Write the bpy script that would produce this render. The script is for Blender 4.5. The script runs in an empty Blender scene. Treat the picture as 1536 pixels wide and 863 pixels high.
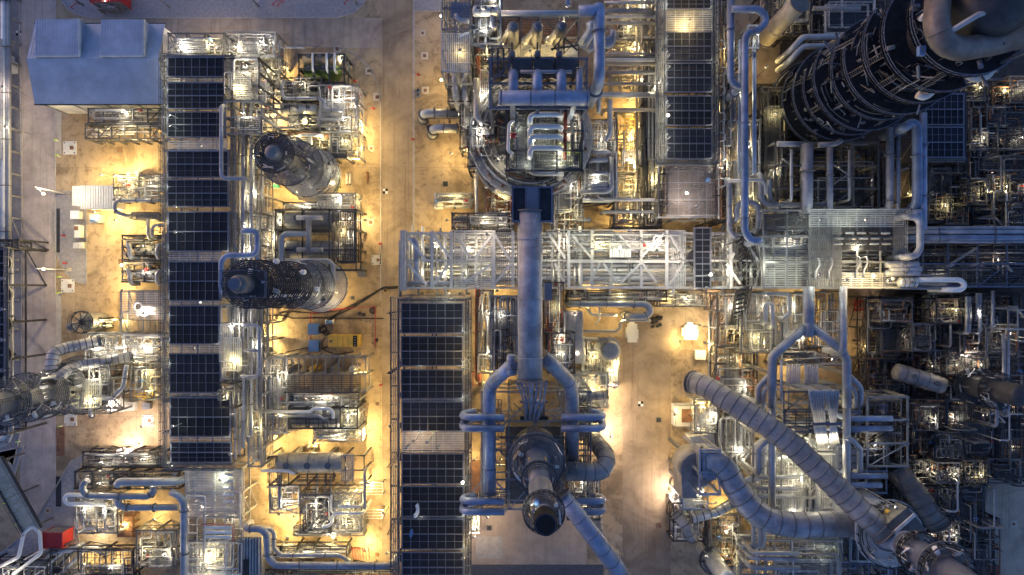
import bpy, math, random
from mathutils import Vector
random.seed(11)
C = bpy.context.scene.collection
SC = bpy.context.scene
HC, FP = 140.0, 1050.0            # camera height in metres, focal length in photo pixels


def W(px, py, z=0.0):
    s = (HC - z) / FP
    return Vector(((px - 768) * s, (431.5 - py) * s, z))


def MP(z=0.0):
    return (HC - z) / FP


def R(px0, py0, px1, py1, z):
    a, b = W(px0, py1, z), W(px1, py0, z)
    return a.x, a.y, b.x, b.y


# ------------------------------------------------------------------ materials
MAT = {}


def nd(nt, t, **kw):
    n = nt.nodes.new(t)
    for k, v in kw.items():
        if k in n.inputs:
            n.inputs[k].default_value = v
        else:
            setattr(n, k, v)
    return n


def mat(name, col, rough=0.6, metal=0.0, var=0.25, scale=0.6, rust=0.0, bump=0.0, rnd=0.15, emit=None, patch=0.0):
    m = bpy.data.materials.new(name)
    m.use_nodes = True
    nt = m.node_tree
    b = nt.nodes['Principled BSDF']
    b.inputs['Roughness'].default_value = rough
    b.inputs['Metallic'].default_value = metal
    if emit:
        b.inputs['Base Color'].default_value = (*col, 1)
        b.inputs['Emission Color'].default_value = (*col, 1)
        b.inputs['Emission Strength'].default_value = emit
        MAT[name] = m
        return m
    L = nt.links.new
    g = nd(nt, 'ShaderNodeNewGeometry')
    n1 = nd(nt, 'ShaderNodeTexNoise', Scale=scale, Detail=6.0, Roughness=0.65)
    L(g.outputs['Position'], n1.inputs['Vector'])
    r = nd(nt, 'ShaderNodeMapRange')
    r.inputs['From Min'].default_value = 0.3
    r.inputs['From Max'].default_value = 0.7
    r.inputs['To Min'].default_value = 1 - var
    r.inputs['To Max'].default_value = 1 + var
    L(n1.outputs['Fac'], r.inputs['Value'])
    oi = nd(nt, 'ShaderNodeObjectInfo')
    r2 = nd(nt, 'ShaderNodeMapRange')
    r2.inputs['To Min'].default_value = 1 - rnd
    r2.inputs['To Max'].default_value = 1 + rnd
    L(oi.outputs['Random'], r2.inputs['Value'])
    mu = nd(nt, 'ShaderNodeMath', operation='MULTIPLY')
    L(r.outputs['Result'], mu.inputs[0])
    L(r2.outputs['Result'], mu.inputs[1])
    if patch:                       # sheets of cladding, each its own tone
        vo = nd(nt, 'ShaderNodeTexVoronoi', Scale=0.55)
        vo.distance = 'CHEBYCHEV'
        L(g.outputs['Position'], vo.inputs['Vector'])
        sv = nd(nt, 'ShaderNodeSeparateColor')
        L(vo.outputs['Color'], sv.inputs[0])
        r4 = nd(nt, 'ShaderNodeMapRange')
        r4.inputs['To Min'].default_value = 1 - patch
        r4.inputs['To Max'].default_value = 1 + patch
        L(sv.outputs[0], r4.inputs['Value'])
        mu4 = nd(nt, 'ShaderNodeMath', operation='MULTIPLY')
        L(mu.outputs[0], mu4.inputs[0])
        L(r4.outputs['Result'], mu4.inputs[1])
        mu = mu4
    vm = nd(nt, 'ShaderNodeVectorMath', operation='SCALE')
    vm.inputs[0].default_value = col
    L(mu.outputs[0], vm.inputs['Scale'])
    out = vm.outputs[0]
    if rust:
        n2 = nd(nt, 'ShaderNodeTexNoise', Scale=scale * 2.3, Detail=8.0, Roughness=0.7)
        L(g.outputs['Position'], n2.inputs['Vector'])
        cr = nd(nt, 'ShaderNodeMapRange')
        cr.inputs['From Min'].default_value = 0.62 - rust * 0.25
        cr.inputs['From Max'].default_value = 0.78 - rust * 0.2
        L(n2.outputs['Fac'], cr.inputs['Value'])
        mx = nd(nt, 'ShaderNodeMix', data_type='RGBA')
        L(cr.outputs['Result'], mx.inputs[0])
        L(out, mx.inputs[6])
        mx.inputs[7].default_value = (0.16, 0.075, 0.035, 1)
        out = mx.outputs[2]
    L(out, b.inputs['Base Color'])
    n3 = nd(nt, 'ShaderNodeTexNoise', Scale=scale * 5, Detail=4.0)
    L(g.outputs['Position'], n3.inputs['Vector'])
    r3 = nd(nt, 'ShaderNodeMapRange')
    r3.inputs['To Min'].default_value = max(0.05, rough - 0.15)
    r3.inputs['To Max'].default_value = min(1, rough + 0.15)
    L(n3.outputs['Fac'], r3.inputs['Value'])
    L(r3.outputs['Result'], b.inputs['Roughness'])
    if bump:
        bp = nd(nt, 'ShaderNodeBump', Strength=bump, Distance=0.05)
        L(n3.outputs['Fac'], bp.inputs['Height'])
        L(bp.outputs[0], b.inputs['Normal'])
    MAT[name] = m
    return m


mat('galv', (0.26, 0.26, 0.255), 0.6, 0.15, 0.25, 0.8)
mat('galv_light', (0.52, 0.52, 0.5), 0.62, 0.1, 0.2, 0.8)
mat('steel_dark', (0.04, 0.042, 0.047), 0.55, 0.2, 0.35, 0.8, rust=0.15)
mat('steel_mid', (0.12, 0.122, 0.125), 0.5, 0.2, 0.3, 0.8, rust=0.25)
mat('blue_steel', (0.13, 0.15, 0.2), 0.45, 0.25, 0.2, 0.5)
mat('pipe_alu', (0.38, 0.385, 0.39), 0.45, 0.35, 0.18, 0.7)
mat('pipe_blue', (0.21, 0.26, 0.37), 0.45, 0.25, 0.3, 0.4, bump=0.1, patch=0.14)
mat('pipe_dark', (0.075, 0.075, 0.08), 0.45, 0.3, 0.3, 0.8, rust=0.2)
mat('pipe_white', (0.7, 0.69, 0.66), 0.4, 0.1, 0.12, 0.7)
mat('pipe_tan', (0.42, 0.36, 0.27), 0.5, 0.15, 0.25, 0.6, rust=0.2)
mat('duct_grey', (0.27, 0.28, 0.315), 0.5, 0.2, 0.34, 0.35, bump=0.1, rust=0.08, patch=0.16)
mat('duct_dim', (0.15, 0.135, 0.125), 0.5, 0.2, 0.35, 0.5, rust=0.1)  # duct_tan darkened: the dim corner's shade is put into this colour
mat('shade_paving', (0.05, 0.043, 0.038), 0.8, 0, 0.5, 0.4, rust=0.2)  # near-black tone paints the shade between the pipework into the ground
mat('duct_tan', (0.26, 0.245, 0.24), 0.5, 0.2, 0.3, 0.3, bump=0.1, rust=0.08, patch=0.16)
mat('band', (0.12, 0.12, 0.13), 0.5, 0.3, 0.2, 0.5)
mat('clad', (0.2, 0.2, 0.2), 0.5, 0.25, 0.25, 0.5)
mat('clad_bright', (0.55, 0.55, 0.52), 0.35, 0.5, 0.25, 0.6)
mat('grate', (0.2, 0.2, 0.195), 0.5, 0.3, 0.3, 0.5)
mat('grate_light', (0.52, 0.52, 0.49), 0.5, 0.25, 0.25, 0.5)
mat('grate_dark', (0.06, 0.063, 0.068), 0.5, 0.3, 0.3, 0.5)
mat('rust', (0.2, 0.1, 0.055), 0.8, 0.0, 0.45, 0.9)
mat('red_oxide', (0.19, 0.045, 0.03), 0.7, 0.0, 0.35, 0.8)
mat('red', (0.42, 0.03, 0.025), 0.4, 0, 0.12, 0.8)
mat('yellow', (0.62, 0.39, 0.06), 0.5, 0, 0.25, 0.5)
mat('blue_paint', (0.13, 0.25, 0.5), 0.45, 0, 0.1, 0.5)
mat('green_paint', (0.05, 0.35, 0.2), 0.5, 0, 0.1, 0.5)
mat('white', (0.78, 0.77, 0.72), 0.5, 0, 0.1, 0.6)
mat('white_dirty', (0.62, 0.6, 0.55), 0.6, 0, 0.2, 0.8)
mat('black_steel', (0.028, 0.03, 0.036), 0.5, 0.2, 0.4, 0.8, rust=0.1)
mat('black', (0.012, 0.012, 0.014), 0.8, 0, 0.2, 0.8)
mat('rubber', (0.03, 0.028, 0.026), 0.7, 0, 0.2, 0.8)
mat('concrete', (0.5, 0.45, 0.38), 0.85, 0, 0.2, 0.8, bump=0.2)
mat('kerb', (0.4, 0.37, 0.34), 0.85, 0, 0.2, 0.8)
mat('gravel', (0.3, 0.285, 0.29), 0.9, 0, 0.22, 1.6, bump=0.5)
mat('asphalt', (0.1, 0.1, 0.11), 0.9, 0, 0.2, 1.5, bump=0.3)
mat('brown_lid', (0.2, 0.1, 0.05), 0.7, 0, 0.3, 1.0)
mat('moss', (0.09, 0.13, 0.03), 0.9, 0, 0.4, 1.5)
mat('neon', (0.55, 0.9, 0.05), 0.5, 0, .05)
mat('lens_warm', (1.0, 0.8, 0.4), emit=7)
mat('lens_white', (1.0, 0.9, 0.7), emit=7)
mat('lens_pink', (1.0, 0.82, 0.7), emit=7)
mat('fin', (0.022, 0.028, 0.045), 0.42, 0.3, 0.35, 1.2, rnd=0.35)
mat('fin_frame', (0.15, 0.155, 0.185), 0.5, 0.3, 0.2, 1.0)
mat('hide_tan', (0.33, 0.25, 0.16), 0.8, 0, 0.3, 0.5, rust=0.1)


def ground_mat():
    m = bpy.data.materials.new('concrete_ground')
    m.use_nodes = True
    nt = m.node_tree
    L = nt.links.new
    b = nt.nodes['Principled BSDF']
    g = nd(nt, 'ShaderNodeNewGeometry')
    P = g.outputs['Position']

    def noise(sc, det, ro=0.6, dist=0.0):
        n = nd(nt, 'ShaderNodeTexNoise', Scale=sc, Detail=det, Roughness=ro, Distortion=dist)
        L(P, n.inputs['Vector'])
        return n.outputs['Fac']

    def ramp(src, a, c, lo, hi):
        r = nd(nt, 'ShaderNodeMapRange')
        for k, v in zip(('From Min', 'From Max', 'To Min', 'To Max'), (a, c, lo, hi)):
            r.inputs[k].default_value = v
        L(src, r.inputs['Value'])
        return r.outputs['Result']

    def mix(fac, a, c, blend='MIX'):
        x = nd(nt, 'ShaderNodeMix', data_type='RGBA', blend_type=blend)
        if hasattr(fac, 'links'):
            L(fac, x.inputs[0])
        else:
            x.inputs[0].default_value = fac
        for s, v in ((6, a), (7, c)):
            if hasattr(v, 'links'):
                L(v, x.inputs[s])
            else:
                x.inputs[s].default_value = (*v, 1)
        return x.outputs[2]
    col = mix(ramp(noise(0.05, 4), 0.35, 0.65, 0, 1), (0.38, 0.275, 0.165), (0.48, 0.37, 0.24))
    col = mix(ramp(noise(0.16, 8, 0.7, 0.6), 0.48, 0.62, 0, 0.85), col, (0.2, 0.145, 0.09))
    col = mix(ramp(noise(0.7, 6, 0.7), 0.52, 0.66, 0, 0.7), col, (0.14, 0.1, 0.065))
    col = mix(ramp(noise(0.33, 7, 0.75, 1.2), 0.6, 0.72, 0, 0.5), col, (0.34, 0.22, 0.11))
    col = mix(ramp(noise(2.6, 5, 0.7), 0.6, 0.72, 0, 0.55), col, (0.13, 0.1, 0.07))
    # slab joints every six metres
    sp = nd(nt, 'ShaderNodeSeparateXYZ')
    L(P, sp.inputs[0])
    js = []
    for ax, per, off in (('X', 6.1, 2.0), ('Y', 8.3, 1.0)):
        ad = nd(nt, 'ShaderNodeMath', operation='ADD')
        L(sp.outputs[ax], ad.inputs[0])
        ad.inputs[1].default_value = 1000 * per + off
        fm = nd(nt, 'ShaderNodeMath', operation='MODULO')
        L(ad.outputs[0], fm.inputs[0])
        fm.inputs[1].default_value = per
        lt = nd(nt, 'ShaderNodeMath', operation='LESS_THAN')
        L(fm.outputs[0], lt.inputs[0])
        lt.inputs[1].default_value = 0.13
        js.append(lt.outputs[0])
    mxj = nd(nt, 'ShaderNodeMath', operation='MAXIMUM')
    L(js[0], mxj.inputs[0])
    L(js[1], mxj.inputs[1])
    jf = nd(nt, 'ShaderNodeMath', operation='MULTIPLY')
    L(mxj.outputs[0], jf.inputs[0])
    jf.inputs[1].default_value = 0.35
    col = mix(jf.outputs[0], col, (0.15, 0.12, 0.09))
    L(col, b.inputs['Base Color'])
    b.inputs['Roughness'].default_value = 0.8
    bp = nd(nt, 'ShaderNodeBump', Strength=0.25, Distance=0.03)
    L(noise(4, 5), bp.inputs['Height'])
    L(bp.outputs[0], b.inputs['Normal'])
    MAT['ground'] = m


ground_mat()


def road_mat(name, c1, c2, stain):
    mat(name, c1, 0.85, 0, 0.18, 0.35, bump=0.2, rnd=0)
    m = MAT[name]
    nt = m.node_tree
    b = nt.nodes['Principled BSDF']
    src = b.inputs['Base Color'].links[0].from_socket
    g = nd(nt, 'ShaderNodeNewGeometry')
    n = nd(nt, 'ShaderNodeTexNoise', Scale=0.12, Detail=8.0, Roughness=0.7, Distortion=0.8)
    nt.links.new(g.outputs['Position'], n.inputs['Vector'])
    r = nd(nt, 'ShaderNodeMapRange')
    r.inputs['From Min'].default_value = 0.45
    r.inputs['From Max'].default_value = 0.7
    r.inputs['To Max'].default_value = stain
    nt.links.new(n.outputs['Fac'], r.inputs['Value'])
    x = nd(nt, 'ShaderNodeMix', data_type='RGBA')
    nt.links.new(r.outputs['Result'], x.inputs[0])
    nt.links.new(src, x.inputs[6])
    x.inputs[7].default_value = (*c2, 1)
    out = x.outputs[2]
    for sc, lo, hi, st in (((1.3, .03, 1), .52, .7, .5), ((.9, .9, 1), .6, .7, .6)):
        mp = nd(nt, 'ShaderNodeMapping')
        mp.inputs['Scale'].default_value = sc
        nt.links.new(g.outputs['Position'], mp.inputs['Vector'])
        n2 = nd(nt, 'ShaderNodeTexNoise', Scale=1.0, Detail=6.0, Roughness=0.7)
        nt.links.new(mp.outputs[0], n2.inputs['Vector'])
        r2 = nd(nt, 'ShaderNodeMapRange')
        r2.inputs['From Min'].default_value = lo
        r2.inputs['From Max'].default_value = hi
        r2.inputs['To Max'].default_value = st
        nt.links.new(n2.outputs['Fac'], r2.inputs['Value'])
        y = nd(nt, 'ShaderNodeMix', data_type='RGBA')
        nt.links.new(r2.outputs['Result'], y.inputs[0])
        nt.links.new(out, y.inputs[6])
        y.inputs[7].default_value = (c2[0] * .7, c2[1] * .7, c2[2] * .7, 1)
        out = y.outputs[2]
    nt.links.new(out, b.inputs['Base Color'])


road_mat('road', (0.52, 0.44, 0.39), (0.26, 0.21, 0.18), 0.7)
road_mat('worn_paving', (0.45, 0.365, 0.28), (0.22, 0.165, 0.12), 0.8)
road_mat('yard_paving', (0.37, 0.285, 0.195), (0.17, 0.12, 0.08), 0.9)
road_mat('slab', (0.46, 0.36, 0.27), (0.34, 0.26, 0.19), 0.6)


def ribbed(name, col, per, axis, depth=0.5):
    mat(name, col, 0.5, 0.15, 0.22, 0.3, rnd=0.4 if name == 'fin_dark' else 0.05)
    nt = MAT[name].node_tree
    b = nt.nodes['Principled BSDF']
    g = nd(nt, 'ShaderNodeNewGeometry')
    sp = nd(nt, 'ShaderNodeSeparateXYZ')
    nt.links.new(g.outputs['Position'], sp.inputs[0])
    m = nd(nt, 'ShaderNodeMath', operation='MULTIPLY')
    nt.links.new(sp.outputs[axis], m.inputs[0])
    m.inputs[1].default_value = 2 * math.pi / per
    s = nd(nt, 'ShaderNodeMath', operation='SINE')
    nt.links.new(m.outputs[0], s.inputs[0])
    bp = nd(nt, 'ShaderNodeBump', Strength=depth, Distance=0.12)
    nt.links.new(s.outputs[0], bp.inputs['Height'])
    nt.links.new(bp.outputs[0], b.inputs['Normal'])


ribbed('ribbed_roof', (0.37, 0.41, 0.49), 0.5, 'X', 0.16)
ribbed('ribbed_white', (0.72, 0.72, 0.68), 0.5, 'X')
ribbed('ribbed_red', (0.4, 0.02, 0.02), 0.4, 'X', 0.15)
ribbed('fin_dark', (0.018, 0.021, 0.032), 0.16, 'Y', 0.6)
for q in ('fin_dark', 'fin', 'black', 'black_steel'):
    MAT[q].node_tree.nodes['Principled BSDF'].inputs['Specular IOR Level'].default_value = 0.2
MAT['fin_dark'].node_tree.nodes['Principled BSDF'].inputs['Metallic'].default_value = 0

# ------------------------------------------------------------------ mesh builder
LOC, NC = {}, {}


class M:
    def __init__(s):
        s.v, s.f, s.sm = [], [], []

    def quad(s, *p):
        i = len(s.v)
        s.v += [tuple(q) for q in p]
        s.f.append(tuple(range(i, i + len(p))))
        s.sm.append(False)
        return s

    def box(s, x0, y0, z0, x1, y1, z1):
        i = len(s.v)
        s.v += [(x0, y0, z0), (x1, y0, z0), (x1, y1, z0), (x0, y1, z0), (x0, y0, z1), (x1, y0, z1), (x1, y1, z1), (x0, y1, z1)]
        for q in ((3, 2, 1, 0), (4, 5, 6, 7), (0, 1, 5, 4), (1, 2, 6, 5), (2, 3, 7, 6), (3, 0, 4, 7)):
            s.f.append(tuple(i + k for k in q))
            s.sm.append(False)
        return s

    def cbox(s, c, sx, sy, sz):
        return s.box(c[0] - sx / 2, c[1] - sy / 2, c[2] - sz / 2, c[0] + sx / 2, c[1] + sy / 2, c[2] + sz / 2)

    def bar(s, a, b, w, h=None):
        h = h or w
        a, b = Vector(a), Vector(b)
        d = (b - a)
        if d.length < 1e-6:
            return s
        d.normalize()
        up = Vector((0, 0, 1)) if abs(d.z) < 0.95 else Vector((0, 1, 0))
        u = d.cross(up).normalized() * (w / 2)
        v = u.cross(d).normalized() * (h / 2)
        i = len(s.v)
        for p in (a, b):
            for k, l in ((-1, -1), (1, -1), (1, 1), (-1, 1)):
                s.v.append(tuple(p + u * k + v * l))
        for q in ((3, 2, 1, 0), (4, 5, 6, 7), (0, 1, 5, 4), (1, 2, 6, 5), (2, 3, 7, 6), (3, 0, 4, 7)):
            s.f.append(tuple(i + k for k in q))
            s.sm.append(False)
        return s

    def tube(s, pts, r, n=8, caps=True, closed=False, rs=None):
        pts = [Vector(p) for p in pts]
        m = len(pts)
        i0 = len(s.v)
        T = []
        for k in range(m):
            if closed:
                d = pts[(k + 1) % m] - pts[k - 1]
            else:
                d = pts[min(k + 1, m - 1)] - pts[max(k - 1, 0)]
            T.append(d.normalized() if d.length > 1e-9 else Vector((0, 0, 1)))
        up = Vector((0, 0, 1)) if abs(T[0].z) < 0.9 else Vector((0, 1, 0))
        u = (up - T[0] * up.dot(T[0])).normalized()
        for k in range(m):
            u = u - T[k] * u.dot(T[k])
            if u.length < 1e-6:
                u = T[k].orthogonal()
            u.normalize()
            w = T[k].cross(u)
            rr = rs[k] if rs else r
            for j in range(n):
                a = 2 * math.pi * (j + .5) / n
                s.v.append(tuple(pts[k] + u * (rr * math.cos(a)) + w * (rr * math.sin(a))))
        for k in range(m if closed else m - 1):
            for j in range(n):
                a, b_ = i0 + k * n + j, i0 + k * n + (j + 1) % n
                k2 = (k + 1) % m
                s.f.append((a, b_, i0 + k2 * n + (j + 1) % n, i0 + k2 * n + j))
                s.sm.append(True)
        if caps and not closed:
            s.f.append(tuple(i0 + j for j in reversed(range(n))))
            s.f.append(tuple(i0 + (m - 1) * n + j for j in range(n)))
            s.sm += [False, False]
        return s

    def cyl(s, a, b, r, n=16, r2=None):
        return s.tube([a, b], r, n, rs=[r, r if r2 is None else r2])

    def drum(s, a, b, r, n=20, dome=0.5):
        """a closed vessel with domed ends"""
        a, b = Vector(a), Vector(b)
        d = (b - a).normalized()
        pts, rs = [], []
        for k in range(5):
            t = math.pi / 2 * (k / 4.0)
            pts.append(a - d * (r * dome * math.cos(t)))
            rs.append(max(0.02, r * math.sin(t)))
        for k in range(5):
            t = math.pi / 2 * (1 - k / 4.0)
            pts.append(b + d * (r * dome * math.cos(t)))
            rs.append(max(0.02, r * math.sin(t)))
        return s.tube(pts, r, n, rs=rs)

    def arc(s, c, r0, r1, z, a0=0, a1=360, th=0.12, seg=40):
        """a flat ring deck"""
        n = max(4, int(seg * abs(a1 - a0) / 360))
        i = len(s.v)
        for k in range(n + 1):
            a = math.radians(a0 + (a1 - a0) * k / n)
            for rr, zz in ((r0, z), (r1, z), (r1, z - th), (r0, z - th)):
                s.v.append((c[0] + rr * math.cos(a), c[1] + rr * math.sin(a), zz))
        for k in range(n):
            for j in range(4):
                p, q = i + k * 4, i + k * 4 + 4
                s.f.append((p + j, p + (j + 1) % 4, q + (j + 1) % 4, q + j))
                s.sm.append(False)
        return s

    def poly(s, pts, z0, z1):
        """a vertical prism over a counter-clockwise outline"""
        n = len(pts)
        i = len(s.v)
        s.v += [(p[0], p[1], z0) for p in pts] + [(p[0], p[1], z1) for p in pts]
        s.f.append(tuple(i + n + k for k in range(n)))
        s.f.append(tuple(i + k for k in reversed(range(n))))
        s.sm += [False, False]
        for k in range(n):
            j = (k + 1) % n
            s.f.append((i + k, i + j, i + n + j, i + n + k))
            s.sm.append(False)
        return s

    def grating(s, x0, y0, x1, y1, z, pitch=0.32, w=0.15, cross=1.6, th=0.08):
        along_x = (x1 - x0) > (y1 - y0)
        a0, a1, b0, b1 = (x0, x1, y0, y1) if along_x else (y0, y1, x0, x1)

        def bx(p0, q0, p1, q1, za, zb):
            s.box(p0, q0, za, p1, q1, zb) if along_x else s.box(q0, p0, za, q1, p1, zb)
        n = max(2, int((b1 - b0) / pitch))
        for k in range(n + 1):
            q = b0 + (b1 - b0) * k / n
            bx(a0, q - w / 2, a1, q + w / 2, z - th, z)
        n = max(1, int((a1 - a0) / cross))
        for k in range(n + 1):
            p = a0 + (a1 - a0) * k / n
            bx(p - 0.06, b0, p + 0.06, b1, z - th * 2.2, z - th * 1.05)
        return s

    def rail(s, pts, h=1.1, closed=False, t=0.07, step=1.6, toe=True):
        """handrail: posts, two rails"""
        pts = [Vector(p) for p in pts]
        if closed:
            pts = pts + [pts[0]]
        for a, b in zip(pts, pts[1:]):
            for hh in (h, h * 0.52):
                s.bar(a + Vector((0, 0, hh)), b + Vector((0, 0, hh)), t)
            n = max(1, int((b - a).length / step))
            for k in range(n + 1):
                p = a.lerp(b, k / n)
                s.bar(p, p + Vector((0, 0, h)), t)
        return s

    def ladder(s, a, b, w=0.5, step=0.5, t=0.07, side=None):
        a, b = Vector(a), Vector(b)
        d = (b - a).normalized()
        u = side if side is not None else d.cross(Vector((0, 0, 1)))
        if u.length < 0.01:
            u = Vector((1, 0, 0))
        u = u.normalized() * (w / 2)
        s.bar(a - u, b - u, t)
        s.bar(a + u, b + u, t)
        n = max(2, int((b - a).length / step))
        for k in range(n):
            p = a.lerp(b, (k + .5) / n)
            s.bar(p - u, p + u, t * .8)
        return s

    def truss(s, a, b, w, h, n, t=0.14):
        """box-less lattice girder between a and b: two chords and zigzag, in the plane of the offset vector w"""
        a, b, w = Vector(a), Vector(b), Vector(w)
        s.bar(a, b, t)
        s.bar(a + w, b + w, t)
        for k in range(n):
            p, q = a.lerp(b, k / n), a.lerp(b, (k + 1) / n)
            s.bar(p, p + w, t * .7)
            if k % 2:
                s.bar(p, q + w, t * .7)
            else:
                s.bar(p + w, q, t * .7)
        s.bar(b, b + w, t * .7)
        return s

    def build(s, name, m, parent=None, off=None):
        o0 = Vector(off) if off is not None else (LOC[parent.name] if parent is not None else Vector((0, 0, 0)))
        NC[name] = NC.get(name, 0) + 1
        me = bpy.data.meshes.new('%s_mesh_%d' % (name, NC[name]))
        me.from_pydata([(x - o0[0], y - o0[1], z - o0[2]) for x, y, z in s.v], [], s.f)
        me.polygons.foreach_set('use_smooth', s.sm)
        me.materials.append(MAT[m] if isinstance(m, str) else m)
        o = bpy.data.objects.new(name if NC[name] == 1 else '%s.%03d' % (name, NC[name] - 1), me)
        C.objects.link(o)
        if parent is not None:
            o.parent = parent
            LOC[o.name] = LOC[parent.name]
        else:
            o.location = o0
            LOC[o.name] = o0
        return o


REG = []        # things awaiting their label: (object, look, photo position)


def reg(o, look, cat, pos=None, group=None, label=None):
    o['category'] = cat
    if group:
        o['group'] = group
    if label:
        o['label'] = label
    else:
        if pos is None:
            v = LOC[o.name]
            s = (HC - v[2]) / FP
            pos = (768 + v[0] / s, 431.5 - v[1] / s)
        REG.append((o, look, pos, cat))
    return o


def thing(name, look, cat, loc, group=None, label=None):
    o = bpy.data.objects.new(name, None)
    o.empty_display_size = 0.2
    C.objects.link(o)
    o.location = loc
    LOC[o.name] = Vector(loc)
    return reg(o, look, cat, None, group, label)


def fillet(pts, rad, seg=5):
    pts = [Vector(p) for p in pts]
    if len(pts) < 3:
        return pts
    out = [pts[0]]
    for k in range(1, len(pts) - 1):
        p, a, b = pts[k], pts[k - 1], pts[k + 1]
        u, v = (a - p), (b - p)
        lu, lv = u.length, v.length
        if lu < 1e-5 or lv < 1e-5:
            continue
        u /= lu
        v /= lv
        th = u.angle(v, math.pi)
        if th > math.pi - 0.03 or th < 0.08:
            out.append(p)
            continue
        t = min(rad / math.tan(th / 2), lu * 0.48, lv * 0.48)
        rr = t * math.tan(th / 2)
        bis = (u + v).normalized()
        c = p + bis * (rr / math.sin(th / 2))
        s0, s1 = p + u * t - c, p + v * t - c
        ang = s0.angle(s1, 0)
        for q in range(seg + 1):
            f = q / seg
            w = (s0 * math.sin((1 - f) * ang) + s1 * math.sin(f * ang)) / max(1e-6, math.sin(ang)) if ang > 1e-3 else s0.lerp(s1, f)
            out.append(c + w)
    out.append(pts[-1])
    return out


def along(pts, step, start=0.5):
    """points and tangents every step metres along a polyline"""
    d, res, nxt = 0.0, [], start * step
    for a, b in zip(pts, pts[1:]):
        l = (b - a).length
        while nxt <= d + l and l > 0:
            res.append((a.lerp(b, (nxt - d) / l), (b - a).normalized()))
            nxt += step
        d += l
    return res


def path(pts):
    """photo-pixel points (px, py, z) to metres"""
    return [W(*p) for p in pts]


# ------------------------------------------------------------------ components
def pipe(pts, r, m='pipe_alu', look='grey pipe', bend=None, flange=0, n=10, group=None, label=None, world=False, cat='pipe', name='pipe', drop=None):
    """one pipe run; flange = spacing of flanges in metres; drop = vertical legs to this height at (start, end)"""
    w = [Vector(p) for p in pts] if world else path(pts)
    if drop:
        if drop[0] is not None:
            w = [Vector((w[0].x, w[0].y, drop[0]))] + w
        if drop[1] is not None:
            w = w + [Vector((w[-1].x, w[-1].y, drop[1]))]
    c = sum(w, Vector()) / len(w)
    q = fillet(w, bend or r * 2.6)
    o = M().tube(q, r, n).build(name, m, None, (c.x, c.y, min(p.z for p in w)))
    mid = w[len(w) // 2]
    reg(o, look, cat, None, group, label)
    if flange:
        for p, d in along(q, flange, 0.6)[:40]:
            M().cyl(p - d * 0.07, p + d * 0.07, r * 1.4, n).build('flange', 'steel_mid' if m != 'pipe_blue' else 'blue_steel', o)
    return o


def duct(pts, r, m='duct_grey', look='ringed duct', step=2.0, bend=None, label=None, n=24, rs=None, bandm='band', bw=0.1, name='duct', ends=True, start=0.5):
    w = path(pts)
    q = fillet(w, bend or r * 2.2, 10)
    c = sum(w, Vector()) / len(w)
    o = M().tube(q, r, n).build(name, m, None, (c.x, c.y, min(p.z for p in w) - r))
    reg(o, look, 'duct', None, None, label)
    for p, d in along(q, step, start):
        M().tube([p - d * bw, p - d * bw * .6, p + d * bw * .6, p + d * bw], r, n, rs=[r * 1.005, r * 1.045, r * 1.045, r * 1.005], caps=False).build('band_ring', bandm, o)
    if ends:
        for k, e in ((0, 1), (-1, -2)):
            d = (q[k] - q[e]).normalized()
            M().cyl(q[k] - d * 0.2, q[k] + d * 0.02, r * 1.12, n).build('end_flange', 'steel_mid', o)
    return o


def deck(parent, px0, py0, px1, py1, z, m='grate', rail='pipe_white', name='grating', sides='nsew', pitch=0.32, w=0.15, th=0.08):
    x0, y0, x1, y1 = R(px0, py0, px1, py1, z)
    M().grating(x0, y0, x1, y1, z, pitch, w, th=th).build(name, m, parent)
    if rail:
        b = M()
        for k, (p, q) in {'n': ((x0, y1), (x1, y1)), 's': ((x0, y0), (x1, y0)), 'e': ((x1, y0), (x1, y1)), 'w': ((x0, y0), (x0, y1))}.items():
            if k in sides:
                b.rail([(*p, z), (*q, z)])
        if b.v:
            b.build('handrail', rail, parent)


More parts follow.
